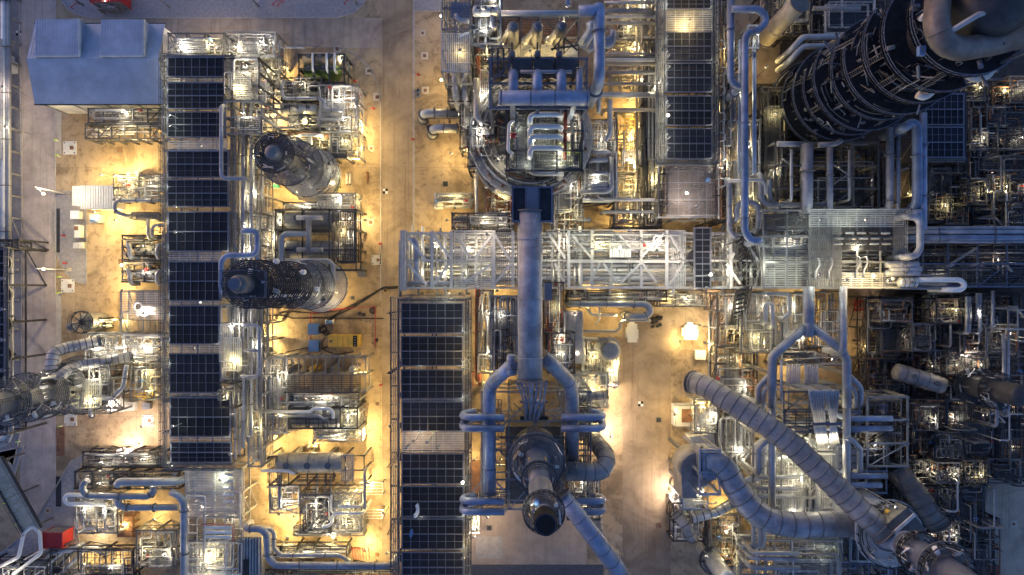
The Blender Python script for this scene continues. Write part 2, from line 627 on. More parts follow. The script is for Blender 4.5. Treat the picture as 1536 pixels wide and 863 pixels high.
def frame(px0, py0, px1, py1, z, nx=2, ny=2, levels=(), look='steel frame', name='steel_frame', m='galv', cw=0.35, bw=0.28, brace=True, top=True, zb=0.0, label=None, group=None, xbrace=0, cat='steel frame'):
    """a bay frame: columns down to zb, beams at each level, side braces. returns the thing and its world rectangle"""
    x0, y0, x1, y1 = R(px0, py0, px1, py1, z)
    t = thing(name, look, cat, ((x0 + x1) / 2, (y0 + y1) / 2, zb), group, label)
    X = [x0 + (x1 - x0) * i / nx for i in range(nx + 1)]
    Y = [y0 + (y1 - y0) * i / ny for i in range(ny + 1)]
    for i, x in enumerate(X):
        for j, y in enumerate(Y):
            if nx > 2 and ny > 2 and 0 < i < nx and 0 < j < ny and (i + j) % 2:
                continue
            b = M().cbox((x, y, (zb + z - bw * .2) / 2), cw, cw * .35, z - bw * .2 - zb)
            b.cbox((x - cw * .45, y, (zb + z - bw * .2) / 2), cw * .12, cw, z - bw * .2 - zb)
            b.cbox((x + cw * .45, y, (zb + z - bw * .2) / 2), cw * .12, cw, z - bw * .2 - zb)
            b.build('column', m, t)
    lv = list(levels) + ([z] if top else [])
    for zz in lv:
        for y in Y:
            M().box(x0 - cw * .6, y - bw / 2, zz - bw, x1 + cw * .6, y + bw / 2, zz).build('beam', m, t)
        for x in X:
            M().box(x - bw * .42, y0 - cw * .55, zz - bw - .012, x + bw * .42, y1 + cw * .55, zz - .012).build('cross_beam', m, t)
    if brace:
        zl = sorted(set([zb] + lv))
        for (za, zc) in zip(zl, zl[1:]):
            for y in (y0, y1):
                i = random.randrange(nx)
                M().bar((X[i], y, za), (X[i + 1], y, zc - bw), bw * .6).build('brace', m, t)
            for x in (x0, x1):
                j = random.randrange(ny)
                M().bar((x, Y[j], za), (x, Y[j + 1], zc - bw), bw * .6).build('brace', m, t)
    for k in range(xbrace):
        i, j = random.randrange(nx), random.randrange(ny)
        M().bar((X[i], Y[j], z - .05), (X[i + 1], Y[j + 1], z - .05), bw * .7, .1).build('brace', m, t)
    return t, (x0, y0, x1, y1)


def drum_vessel(px0, py0, px1, py1, z, r, m='clad', look='horizontal drum', dome=0.45, noz=3, bands=2, label=None, name='horizontal_drum', cat='drum', zb=0.0):
    a, b = W(px0, py0, z), W(px1, py1, z)
    c = (a + b) / 2
    t = thing(name, look, cat, (c.x, c.y, zb), None, label)
    M().drum(a, b, r, 22, dome).build('shell', m, t)
    d = (b - a).normalized()
    u = Vector((-d.y, d.x, 0))
    for f in (0.2, 0.8):
        p = a.lerp(b, f)
        M().bar((p.x, p.y, zb), (p.x, p.y, z - r * .3), 0.5 if abs(d.x) > .5 else r * 1.7, r * 1.7 if abs(d.x) > .5 else 0.5).build('saddle', 'steel_mid', t)
    for k in range(noz):
        p = a.lerp(b, (k + .5) / noz)
        bm = M().cyl(p + Vector((0, 0, r * .9)), p + Vector((0, 0, r + .55)), r * .2, 10)
        bm.cyl(p + Vector((0, 0, r + .55)), p + Vector((0, 0, r + .68)), r * .32, 12)
        bm.build('nozzle', 'steel_mid', t)
    for k in range(bands):
        p = a.lerp(b, (k + .5) / bands)
        M().tube([p - d * .08, p + d * .08], r * 1.02, 22, caps=False).build('band_ring', 'band', t)
    return t


def tower(px, py, r, z1, plats, m='clad', look='vertical column', zb=0.0, dome=0.5, top=None, ladder=True, deckm='grate_dark', railm='steel_dark', label=None, name='column_tower', cat='column', rs=None, gears=14, gmats=('pipe_alu', 'steel_mid', 'pipe_white', 'steel_dark', 'galv'), glow=(), solid=False):
    """px,py = photo position of the base centre on the ground; plats = (z, outer radius, start, end)"""
    b = W(px, py, 0)
    t = thing(name, look, cat, (b.x, b.y, zb), None, label)
    if rs:
        M().tube([(b.x, b.y, z) for z, q in rs], 1, 32, rs=[q for z, q in rs]).build('shell', m, t)
    else:
        M().drum((b.x, b.y, zb), (b.x, b.y, z1), r, 32, dome).build('shell', m, t)
    zlast = zb
    for (z, ro, a0, a1) in plats:
        p = M()
        n = int((ro - r) / .3)
        if solid:
            p.arc((b.x, b.y), r + .02, ro, z, a0, a1)
        for k in range(0 if solid else n + 1):
            q = r + .05 + (ro - r - .05) * k / max(1, n)
            p.arc((b.x, b.y), max(q - .2, r + .02), q, z, a0, a1)
        for k in range(int(abs(a1 - a0) / 15) + 1):
            a = math.radians(a0 + 15 * k)
            p.bar((b.x + r * math.cos(a), b.y + r * math.sin(a), z - .25), (b.x + ro * math.cos(a), b.y + ro * math.sin(a), z - .2), .12, .25)
        po = p.build('platform', deckm if z < 11 or deckm not in ('grate_light', 'grate') else 'grate' if z < 24 else 'grate_dark', t)  # lamp light painted in: low decks pale, higher decks darker
        h = M()
        k = max(6, int(abs(a1 - a0) / 9))
        pts = [Vector((b.x + ro * math.cos(math.radians(a0 + (a1 - a0) * i / k)), b.y + ro * math.sin(math.radians(a0 + (a1 - a0) * i / k)), z)) for i in range(k + 1)]
        h.rail(pts, 1.15, t=.1 if solid else .06, step=1.6)
        h.build('handrail', railm, po)
        if ladder:
            a = math.radians(a0 + 20)
            q = r + .6
            v = Vector((b.x + q * math.cos(a), b.y + q * math.sin(a), 0))
            M().ladder((v.x, v.y, zlast), (v.x, v.y, z + 1), side=Vector((-math.sin(a), math.cos(a), 0))).build('ladder', railm, t)
        zlast = z
        rg = random.Random(int(z * 7 + px))
        if gears:
            gear(t, b, rg, z, r + .4, ro - .3, gears, gmats)
        if glow:
            for a in glow[:1] if z < 30 else ():
                a += rg.uniform(-.8, .8)
                part_lamp(t, (b.x + (ro - .4) * math.cos(a), b.y + (ro - .4) * math.sin(a), z + 2.2), 130 if z < 24 else 40)
    return t, b


def gear(t, c, rng, z, r0, r1, n, mats, up=2.2):
    """small piping, boxes and nozzles standing on a round deck"""
    for k in range(n):
        a = rng.uniform(0, 6.283)
        q = rng.uniform(r0, r1)
        p = Vector((c[0] + q * math.cos(a), c[1] + q * math.sin(a), z))
        d = Vector((-math.sin(a), math.cos(a), 0))
        o = Vector((math.cos(a), math.sin(a), 0))
        m = rng.choice(mats)
        u = rng.random()
        if u < .34:
            h = rng.uniform(.6, up)
            M().tube(fillet([p, p + Vector((0, 0, h)), p + Vector((0, 0, h)) + d * rng.uniform(-1.8, 1.8), p + Vector((0, 0, h * .3)) + d * rng.uniform(-1.8, 1.8)], .3, 3), rng.uniform(.06, .16), 7).build('pipe', m, t)
        elif u < .6:
            pts = []
            w = rng.uniform(.25, .8)
            for i in range(6):
                b = a + w * i / 5
                pts.append(Vector((c[0] + q * math.cos(b), c[1] + q * math.sin(b), z + .5)))
            M().tube(pts, rng.uniform(.06, .15), 7).build('curved_pipe', m, t)
        elif u < .75:
            M().bar(p, p + Vector((0, 0, rng.uniform(.5, 1.3))), rng.uniform(.3, .7), rng.uniform(.3, .6)).build('instrument_box', m, t)
        elif u < .88:
            M().cyl(p - o * .6 + Vector((0, 0, .7)), p + o * .5 + Vector((0, 0, .7)), rng.uniform(.15, .4), 10).build('nozzle', m, t)
        else:
            M().bar(p, p + Vector((0, 0, rng.uniform(1.5, 3))), .1).build('post', m, t)


def part_lamp(t, p, e, col=(1, .88, .62)):
    """a bulkhead lamp fixed to a thing: bracket, housing, lens and its bulb"""
    p = Vector(p)
    M().bar(p - Vector((0, 0, 1.7)), p + Vector((0, 0, .1)), .09).build('lamp_bracket', 'galv', t)
    M().tube([p + Vector((0, 0, .12)), p - Vector((0, 0, .1))], .2, 8, rs=[.1, .16]).build('lamp_housing', 'galv', t)
    M().cyl(p - Vector((0, 0, .105)), p - Vector((0, 0, .16)), .11, 8).build('lamp_lens', 'lens_white', t)
    l = bpy.data.lights.new('bulb', 'POINT')
    l.energy = e * K
    l.color = col
    l.shadow_soft_size = .2
    lo = bpy.data.objects.new('bulb', l)
    lo.parent = t
    lo.location = p - Vector((0, 0, .45)) - LOC[t.name]
    C.objects.link(lo)


def pump(px, py, ang=0, s=1.0, m='blue_paint', look='pump', group=None):
    b = W(px, py, 0)
    t = thing('pump', look, 'pump', b, group)
    d = Vector((math.cos(ang), math.sin(ang), 0)) * s
    M().bar(b - d * 1.3 + Vector((0, 0, .18)), b + d * 1.3 + Vector((0, 0, .18)), 1.1 * s, .36).build('base_plate', 'concrete', t)
    z = Vector((0, 0, .95 * s))
    mo = M().cyl(b + d * .15 + z, b + d * 1.2 + z, .42 * s, 14)
    mo.cyl(b + d * 1.2 + z, b + d * 1.3 + z, .36 * s, 14)
    mo.build('motor', m, t)
    ca = M().cyl(b - d * .85 + z, b - d * .3 + z, .5 * s, 14)
    ca.cyl(b - d * .6 + z, b - d * .6 + z + Vector((0, 0, 1.0 * s)), .2 * s, 10)
    ca.build('casing', 'clad', t)
    M().cyl(b - d * .3 + z, b + d * .15 + z, .15 * s, 10).build('coupling', 'yellow', t)
    return t


NLAMP = [0]
K = 0.48


def lamp(px, py, z, p, col='w', pole=True, look=None, head=1.0, zb=0.0):
    """a floodlight; px,py is where its head shows in the photo"""
    v = W(px, py, z)
    c, lens = {'w': ((1.0, 0.71, 0.27), 'lens_warm'), 'n': ((1.0, 0.86, 0.58), 'lens_white'), 'k': ((1.0, 0.78, 0.6), 'lens_pink'), 'g': ((0.9, 0.95, 0.72), 'lens_white')}[col]
    look = look or {'w': 'amber floodlight', 'n': 'white floodlight', 'k': 'pinkish floodlight', 'g': 'cool floodlight'}[col]
    t = thing('floodlight', look, 'floodlight', (v.x, v.y, zb))
    if pole:
        M().tube([(v.x + .35, v.y, zb), (v.x + .35, v.y, z + .35), (v.x, v.y, z + .35)], .06, 6).build('pole', 'galv', t)
    h = head
    globe = NLAMP[0] % 7 == 0
    if globe:
        M().drum((v.x, v.y, z - .05), (v.x, v.y, z + .12), .24, 12, .9).build('lens', lens, t)
        M().cyl((v.x, v.y, z + .33), (v.x, v.y, z + .4), .12, 8).build('lamp_head', 'galv', t)
    else:
        M().tube([(v.x, v.y, z + .3), (v.x, v.y, z + .12), (v.x, v.y, z)], .2, 10, rs=[.1 * h, .26 * h, .3 * h]).build('lamp_head', 'galv', t)
    if not globe:
        M().tube([(v.x, v.y, z - .01), (v.x, v.y, z - .2)], .2, 10, rs=[.27 * h, .22 * h]).build('lens', lens, t)
    l = bpy.data.lights.new('floodlight_bulb', 'POINT')
    l.energy = p * K * (1.5 if col == 'w' else 1.15)
    l.color = c
    l.shadow_soft_size = .3
    lo = bpy.data.objects.new('floodlight_bulb', l)
    lo.location = (0, 0, z - zb - .5)
    lo.parent = t
    C.objects.link(lo)
    NLAMP[0] += 1
    return t


def rect_sheet(name, pts, z, m, kind='structure'):
    o = M().quad(*[(*W(px, py, 0).xy, z) for px, py in pts]).build(name, m)
    o['kind'] = kind
    return o


def kerb(pts, h=0.13, w=0.22, name='kerb'):
    b = M()
    v = [W(p[0], p[1], 0) for p in pts]
    for a, c in zip(v, v[1:]):
        b.bar((a.x, a.y, h / 2), (c.x, c.y, h / 2), w, h)
    o = b.build(name, 'kerb')
    o['kind'] = 'structure'
    return o


def bay(px0, py0, px1, py1, z, rows=2, cols=6, look='dark air cooler bay', lit=None, label=None, group='dark air cooler bays on the pipe racks', name='air_cooler_bay', glow=None):
    """one finned-tube air cooler bay seen from above; its two bundles, frame, plenum and header boxes"""
    x0, y0, x1, y1 = R(px0, py0, px1, py1, z)
    t = thing(name, look, 'air cooler', ((x0 + x1) / 2, (y0 + y1) / 2, z - 2.0), group, label)
    g = (y1 - y0) / rows
    for k in range(rows):
        M().box(x0 + .12, y0 + g * k + .1, z - .35, x1 - .12, y0 + g * (k + 1) - .1, z - .12).build('tube_bundle', 'fin_dark', t)
    f = M()
    for k in range(rows + 1):
        y = y0 + g * k
        f.box(x0 - .1, y - .11, z - .4, x1 + .1, y + .11, z)
    for x in (x0, x1):
        f.box(x - .13, y0 - .1, z - .42, x + .13, y1 + .1, z - .02)
    f.build('frame', 'fin_frame', t)
    f = M()
    xs = [x0 + (x1 - x0) * (i + random.uniform(-.04, .04)) / cols for i in range(1, cols)]
    for i, x in enumerate(xs):
        w = .035 if i % 2 else .055
        f.box(x - w, y0, z - .2, x + w, y1, z - .04)
    for k in range(rows):
        y = y0 + g * (k + .5)
        f.box(x0, y - .035, z - .2, x1, y + .035, z - .06)
    f.build('bundle_straps', 'fin_frame', t)
    for x in (x0 + .35, x1 - .35):
        M().box(x - .3, y0 + .15, z - .9, x + .3, y1 - .15, z - .42).build('header_box', 'steel_mid', t)
    M().box(x0 + .8, y0 + .15, z - 1.5, x1 - .8, y1 - .15, z - .4).build('plenum', 'steel_dark', t)
    for gxx, gyy, ge in glow or ():
        part_lamp(t, (x0 + (x1 - x0) * gxx, y0 + (y1 - y0) * gyy, z + 1.1), ge, (.95, .97, .8) if ge < 60 else (1, .9, .65))
    for k in range(2):
        x = x0 + (x1 - x0) * (.28 + .44 * k)
        M().cyl((x, (y0 + y1) / 2, z - 2.0), (x, (y0 + y1) / 2, z - 1.5), min(1.7, (y1 - y0) * .4), 18).build('fan_ring', 'steel_mid', t)
    return t


def rpath(rng, x0, y0, x1, y1, z0, z1):
    """a random orthogonal pipe path inside a box"""
    hor = rng.random() < .5
    p = Vector((rng.uniform(x0, x1), rng.uniform(y0, y1), rng.uniform(z0 + (z1 - z0) * .4, z1)))
    pts = [p.copy()]
    k = rng.choice((2, 2, 3, 3, 4))
    for i in range(k):
        q = pts[-1].copy()
        if hor:
            q.x = min(x1, max(x0, q.x + rng.choice((-1, 1)) * rng.uniform(.25, .8) * (x1 - x0)))
        else:
            q.y = min(y1, max(y0, q.y + rng.choice((-1, 1)) * rng.uniform(.25, .8) * (y1 - y0)))
        if (q - pts[-1]).length > .8:
            pts.append(q)
        hor = not hor
    if len(pts) == 1:
        pts.append(p + Vector((2.5, 0, 0)))
    for e in (0, -1):
        if rng.random() < .55:
            q = pts[e].copy()
            q.z = max(z0 * .5, q.z - rng.uniform(1, 3))
            pts.insert(0, q) if e == 0 else pts.append(q)
    return pts


def module(px0, py0, px1, py1, z, seed, npipe=14, mats=('pipe_alu', 'pipe_alu', 'galv', 'pipe_white'), look='piping module', fm='galv', nx=2, ny=2, levels=None, decks=1, rr=(.07, .2), dm='grate', valves=2, zlow=1.0, drums=0, label=None, brace=True, xbrace=0, posts=0, name='piping_module', railm='galv_light', cw=.3, lit=None):
    """a framed piece of process piping: frame, decks, pipes, valves, small drums"""
    rng = random.Random(seed)
    t, (x0, y0, x1, y1) = frame(px0, py0, px1, py1, z, nx, ny, levels if levels is not None else (z * .5,), look, name, fm, cw, .22, brace, label=label, xbrace=xbrace, cat='piping module')
    for k in range(decks):
        w, h = x1 - x0, y1 - y0
        fx, fy = rng.uniform(0, .45), rng.uniform(0, .45)
        a0, b0 = x0 + w * fx, y0 + h * fy
        a1, b1 = min(x1, a0 + w * rng.uniform(.35, .6)), min(y1, b0 + h * rng.uniform(.3, .6))
        zz = z * rng.choice((.5, 1, 1)) + .1 + .03 * k
        M().grating(a0, b0, a1, b1, zz).build('grating', dm, t)
        M().rail([(a0, b0, zz), (a1, b0, zz), (a1, b1, zz), (a0, b1, zz)], closed=True).build('handrail', railm, t)
    npipe = min(98, int(npipe * 2.3))
    for k in range(npipe):
        q = rpath(rng, x0 + .2, y0 + .2, x1 - .2, y1 - .2, zlow, z + .5)
        r = rng.uniform(*rr) if k % 3 == 0 else rng.uniform(.04, .11)
        M().tube(fillet(q, r * 3, 4), r, 8 if r > .1 else 6).build('pipe', rng.choice(mats), t)
    for k in range(3 if (px1 - px0) * (py1 - py0) > 900 else 1):
        ax = rng.random() < .5
        zz = z * rng.uniform(.35, 1) + .25 + .05 * k
        if ax:
            y = rng.uniform(y0 + .4, y1 - .4)
            M().grating(x0, y - .22, x1, y + .22, zz, .22, .06, 1.0).build('cable_tray', rng.choice((dm, 'galv', 'steel_mid')), t)
        else:
            x = rng.uniform(x0 + .4, x1 - .4)
            M().grating(x - .22, y0, x + .22, y1, zz, .22, .06, 1.0).build('cable_tray', rng.choice((dm, 'galv', 'steel_mid')), t)
    for k in range(4):
        p = Vector((rng.uniform(x0, x1), rng.uniform(y0, y1), 0))
        zz = rng.uniform(.5, 1.05) * z
        b = M()
        for q in range(rng.choice((2, 3, 4))):
            b.cyl((p.x + .28 * q, p.y, .3), (p.x + .28 * q, p.y, zz + .2 * q), .07, 6)
        b.build('riser_bank', rng.choice(mats), t)
    if rng.random() < .7:
        p = Vector((rng.uniform(x0, x1), rng.uniform(y0, y1), 0))
        M().ladder((p.x, p.y, 0), (p.x, p.y, z + .8)).build('ladder', railm, t)
    for k in range(drums):
        p = Vector((rng.uniform(x0 + 1.5, x1 - 1.5), rng.uniform(y0 + 1, y1 - 1), rng.uniform(1.6, z * .7)))
        r = rng.uniform(.45, .8)
        d = Vector((rng.uniform(1.2, 2.2), 0, 0)) if rng.random() < .6 else Vector((0, rng.uniform(1.2, 2), 0))
        M().drum(p - d, p + d, r, 16).build('drum', rng.choice(('clad', 'clad_bright', 'pipe_alu')), t)
    if lit is None:
        lit = 260 if px1 < 1262 else 0
    nl = 2 if (px1 - px0) * (py1 - py0) > 2600 else 1
    for k in range(nl if lit else 0):
        f = (k + .5) / nl
        p = Vector((x0 + (x1 - x0) * (f if px1 - px0 > py1 - py0 else rng.uniform(.3, .7)), y0 + (y1 - y0) * (f if px1 - px0 <= py1 - py0 else rng.uniform(.3, .7)), z + 1.6))
        M().bar(p - Vector((0, 0, 1.7)), p + Vector((0, 0, .1)), .1).bar(p, p + Vector((.5, 0, 0)), .1).build('lamp_bracket', 'galv', t)
        p.x += .5
        M().tube([p + Vector((0, 0, .1)), p - Vector((0, 0, .1))], .2, 8, rs=[.12, .22]).build('lamp_housing', 'galv', t)
        M().cyl(p - Vector((0, 0, .105)), p - Vector((0, 0, .2)), .2, 8).build('lamp_lens', 'lens_white', t)
        l = bpy.data.lights.new('bulb', 'POINT')
        l.energy = lit * K * (1 + z * .05)
        l.color = rng.choice(((1, .86, .58), (1, .9, .7), (1, .8, .35)))
        l.shadow_soft_size = .2
        lo = bpy.data.objects.new('bulb', l)
        lo.parent = t
        lo.location = p - Vector((0, 0, .4)) - LOC[t.name]
        C.objects.link(lo)
    for k in range(posts):
        p = Vector((rng.uniform(x0, x1), rng.uniform(y0, y1), z))
        M().bar(p, p + Vector((0, 0, rng.uniform(.8, 2.2))), .1).build('post', fm, t)
    for k in range(valves):
        p = Vector((rng.uniform(x0, x1), rng.uniform(y0, y1), rng.uniform(1.2, z + .5)))
        b = M().cyl(p, p + Vector((0, 0, .5)), .07, 6)
        b.tube([p + Vector((.28 * math.cos(a * .7854), .28 * math.sin(a * .7854), .5)) for a in range(8)], .05, 5, closed=True)
        b.drum(p - Vector((.2, 0, .15)), p + Vector((.2, 0, -.15)), .18, 8)
        b.build('valve', rng.choice(('steel_mid', 'steel_mid', 'red', 'blue_paint', 'white')), t)
    return t
# ------------------------------------------------------------------ ground and roads
g = M().quad((-450, -450, 0), (450, -450, 0), (450, 450, 0), (-450, 450, 0)).build('ground', 'ground')
g['kind'] = 'structure'
rect_sheet('road', [(30, 1100), (84, 1100), (84, -200), (30, -200)], .004, 'road')
rect_sheet('road', [(84, 72), (573, 72), (573, 27), (84, 27)], .004, 'worn_paving')
rect_sheet('road', [(573, 1100), (620, 1100), (620, -200), (573, -200)], .008, 'yard_paving')
rect_sheet('road', [(934, 1100), (1006, 1100), (1006, 470), (934, 470)], .004, 'yard_paving')
rect_sheet('shade_path', [(1322, 1100), (1480, 1100), (1480, 432), (1322, 432)], .004, 'shade_paving')  # dark sheets painting the black shaded gaps of the right side
rect_sheet('shade_path', [(1480, 722), (1700, 722), (1700, 432), (1480, 432)], .004, 'shade_paving')
rect_sheet('shade_path', [(1170, 432), (1700, 432), (1700, -200), (1170, -200)], .004, 'shade_paving')
rect_sheet('shade_path', [(1130, 432), (1170, 432), (1170, 124), (1130, 124)], .004, 'shade_paving')


def gravel(name, pts, m='gravel'):
    b = M()
    v = [(*W(px, py, 0).xy,) for px, py in pts]
    b.poly(v, .0, .02)
    o = b.build(name, m)
    o['kind'] = 'structure'
    kerb(list(pts) + [pts[0]])


gravel('gravel_bed', [(92, 0), (100, 12), (114, 22), (136, 27), (505, 27), (530, 20), (544, 8), (548, 0), (548, -60), (92, -60)][::-1])
gravel('gravel_strip', [(28, -100), (-80, -100), (-80, 690), (10, 690), (20, 700), (33, 640), (33, 330)][::-1])
gravel('gravel_island', [(84, 287), (130, 287), (130, 426), (116, 424), (103, 414), (92, 398), (80, 370), (77, 335)])
gravel('gravel_island', [(132, 672), (122, 684), (107, 692), (97, 706), (86, 728), (62, 765), (42, 795), (20, 815), (0, 830), (-40, 850), (-40, 900), (150, 900), (112, 790), (112, 720)])
gravel('gravel_island', [(35, 670), (20, 720), (-10, 745), (-60, 745), (-60, 690)])
for k, pts in enumerate(([(84, 232), (92, 232), (92, 166), (84, 166)], [(84, 560), (92, 560), (92, 440), (84, 440)])):
    rect_sheet('drain_path', pts, .012 + k * .004, 'concrete')
rect_sheet('asphalt_path', [(706, 900), (905, 900), (905, 847), (706, 847)], .012, 'asphalt')
rect_sheet('slab_path', [(706, 847), (880, 847), (880, 765), (706, 765)], .008, 'slab')
rect_sheet('patch_path', [(714, 838), (754, 838), (754, 805), (714, 805)], .014, 'concrete')
rect_sheet('drain_path', [(619, 440), (622, 440), (622, 0), (619, 0)], .014, 'kerb')
gravel('gravel_bed', [(621, -40), (660, -40), (660, 17), (621, 17)][::-1])
kerb([(440, 68), (500, 70), (530, 80), (553, 100), (566, 125), (571, 150)], .1)
for pts in ([(83, 440), (83, 170)], [(33, 640), (33, 100)], [(571, 150), (571, 452)]):
    kerb(pts, .1)
# worn dark trench covers
for k, (px0, py0, px1, py1) in enumerate(((85, 640, 97, 684), (85, 313, 90, 379), (84, 715, 92, 760))):
    x0, y0, x1, y1 = R(px0, py0, px1, py1, 0)
    t = M().box(x0, y0, .0, x1, y1, .06).build('trench_cover', 'rust' if k == 0 else 'steel_dark', None, ((x0 + x1) / 2, (y0 + y1) / 2, 0))
    reg(t, ('rust brown trench cover beside the road', 'narrow black drain slot in the gravel island', 'short grey drain cover beside the road')[k], 'trench cover')

# ------------------------------------------------------------------ inspection pads
pads = [(105, 222, 20), (180, 225, 8), (102, 429, 20), (106, 629, 19), (222, 631, 17), (209, 665, 10), (153, 821, 12), (634, 50, 9), (637, 84, 11), (638, 136, 11), (506, 74, 11), (553, 107, 10), (566, 146, 12),
        (557, 223, 9), (556, 334, 11), (565, 390, 15), (529, 447, 6), (566, 606, 5), (988, 630, 8), (988, 788, 8), (734, 792, 8), (72, 766, 9), (446, 802, 6), (566, 832, 6), (1520, 786, 10), (181, 392, 7), (668, 276, 8), (700, 249, 7)]
for i, (px, py, s) in enumerate(pads):
    c = W(px, py)
    a = s * MP() / 2
    big = s >= 9
    t = thing('inspection_pit', ('white concrete pad with a brown square lid' if s > 14 else 'small concrete pad with a brown lid' if big else 'dark square drain lid'), 'pit cover', c)
    if big:
        M().box(c.x - a, c.y - a, 0, c.x + a, c.y + a, .1).build('pad', 'white_dirty' if s > 14 else 'concrete', t)
        q = .42 if s < 14 else .28
        ox = a * .3 * (1 if s > 14 else 0)
        M().box(c.x + ox - a * q, c.y - a * q, .1, c.x + ox + a * q, c.y + a * q, .16).build('lid', 'brown_lid', t)
        if s > 14:
            for e in ((-1, -1), (-1, 1), (1, -1), (1, 1)):
                M().cyl((c.x + e[0] * a * .75, c.y + e[1] * a * .75, .1), (c.x + e[0] * a * .75, c.y + e[1] * a * .75, .22), .12, 8).build('bolt', 'steel_dark', t)
    else:
        M().box(c.x - a, c.y - a, 0, c.x + a, c.y + a, .05).build('rim', 'steel_mid', t)
        M().box(c.x - a * .75, c.y - a * .75, .05, c.x + a * .75, c.y + a * .75, .09).build('lid', 'brown_lid' if i % 2 else 'steel_dark', t)

# small red hydrants and posts, green bollards by the road
for px, py in ((423, 85), (533, 123), (540, 145), (561, 164), (628, 113), (620, 210), (571, 366), (98, 354), (100, 395), (548, 652), (572, 577), (240, 480), (1300, 590)):
    c = W(px, py)
    t = thing('fire_hydrant', 'red fire hydrant post', 'hydrant', c)
    M().cyl(c, c + Vector((0, 0, .9)), .16, 10).build('barrel', 'red', t)
    M().drum(c + Vector((0, 0, .9)), c + Vector((0, 0, 1.0)), .2, 10).build('bonnet', 'red', t)
    M().cyl(c + Vector((-.4, 0, .65)), c + Vector((.4, 0, .65)), .11, 8).build('outlet', 'red', t)
for px, py in ((88, 212), (90, 235), (93, 416), (92, 440), (92, 621), (94, 639), (30, 648), (31, 662), (11, 754), (26, 773), (31, 785), (2, 737)):
    c = W(px, py)
    t = thing('reflector_post', 'slim post with a yellow-green reflector band', 'post', c)
    M().cyl(c, c + Vector((0, 0, 1.0)), .1, 8).build('shaft', 'white', t)
    M().bar(c + Vector((-.35, 0, 1.02)), c + Vector((.35, .15, 1.02)), .2, .14).build('reflector', 'neon', t)
for px, py, z in ((28, 50, .1), (578, 287, .1), (961, 606, .1)):
    c = W(px, py)
    t = thing('survey_target', 'black and white chequered survey target', 'survey target', c)
    for k in range(4):
        ux, uy = (k % 2) - .5, (k // 2) - .5
        M().cbox((c.x + ux * .5, c.y + uy * .5, .03), .49, .49, .06).build('quarter', 'black' if k in (0, 3) else 'white', t)
t = thing('moss_patch', 'green moss strip on the concrete', 'moss', W(504, 270))
t['kind'] = 'stuff'
b = M()
for k in range(160):
    f = random.random()
    p = W(502 + 5 * math.sin(f * 3) + random.gauss(0, 1.6), 256 + f * 32 + random.gauss(0, 1))
    r = random.uniform(.08, .25)
    b.cyl(p, p + Vector((0, 0, random.uniform(.05, .18))), r, 6, r * .5)
b.build('moss', 'moss', t)
for px, py in ((520, 268), (525, 268), (551, 266)):
    a, c = W(px, py - 8, .25), W(px, py + 8, .25)
    o = M().cyl(a, c, .25, 10).build('gas_cylinder', 'white_dirty' if px < 540 else 'rust', None, (a.x, (a.y + c.y) / 2, 0))
    M().cyl(c, c - Vector((0, .3, 0)), .1, 8).build('valve', 'steel_mid', o)
    reg(o, 'long pale cylinder lying on the concrete' if px < 540 else 'rusty cylinder lying on the concrete', 'cylinder')
# ------------------------------------------------------------------ air cooler banks on pipe racks
ordn = ['first', 'second', 'third', 'fourth', 'fifth', 'sixth', 'seventh', 'eighth', 'ninth', 'tenth', 'eleventh', 'twelfth', 'thirteenth', 'fourteenth', 'fifteenth', 'sixteenth']
A = [(251, 86, 335, 115, 1), (251, 124, 336, 163, 2), (251, 168, 337, 206, 2), (251, 227, 342, 266, 2), (251, 270, 342, 310, 2), (252, 318, 342, 377, 2), (253, 393, 330, 451, 2), (254, 459, 328, 516, 2), (254, 531, 330, 589, 2), (255, 597, 345, 655, 2), (256, 664, 346, 694, 2)]
for i, (a, b, c, d, r) in enumerate(A):
    bay(a, b, c, d, 14.5, r, 7, glow=[(-.02, .75, 26 + 8 * (i % 3)), (-.02, .1, 18)] + ([(.96, .0, 20)] if i % 2 else []), label='dark air cooler bay, %s from the blue-roofed shed in the bank beside it' % ordn[i] if i else 'short single-row air cooler bay touching the corner of the blue-roofed shed')
B = [(602, 455, 694, 500, 2), (602, 505, 694, 549, 2), (602, 555, 694, 598, 2), (603, 603, 694, 647, 2), (603, 681, 695, 726, 2), (603, 730, 695, 775, 2), (603, 779, 695, 824, 2), (603, 829, 695, 874, 2), (603, 879, 695, 924, 2)]
for i, (a, b, c, d, r) in enumerate(B):
    bay(a, b, c, d, 14.5, r, 7, glow=[(1.0, .02, 30 + 10 * (i % 3))] + ([(.3, -.02, 20)] if i % 2 else []), label='dark air cooler bay, %s from the long pale pipe rack in the bank below it' % ordn[i])
Cc = [(1000, -40, 1067, -3, 2), (1000, -1, 1067, 13, 1), (1000, 48, 1068, 91, 2), (1000, 95, 1068, 138, 2), (1000, 144, 1068, 188, 2), (1000, 193, 1068, 238, 2)]
for i, (a, b, c, d, r) in enumerate(Cc):
    bay(a, b, c, d, 16, r, 6, glow=[(-.01, .78, 40), (-.01, .25, 34), (.97, .0, 16)], label='lamp-lit air cooler bay, %s from the bottom of the bank with bright left ends' % ordn[5 - i])
bay(1042, 342, 1066, 432, 14.4, 5, 2, look='narrow air cooler bay', label='narrow ladder-like air cooler bay set across the pale pipe rack')
bay(1389, 141, 1446, 187, 17, 2, 6, label='blue-lit air cooler bay under the fat dark column, its upper half')
bay(1389, 191, 1446, 236, 17, 2, 6, label='blue-lit air cooler bay below the fat dark column, with a pale lower edge')
for i in range(6):
    bay(-40, 374 + i * 46, 7, 416 + i * 46, 13, 2, 6, label='air cooler bay cut by the photo edge beside the road, %s from its top end' % ordn[i])


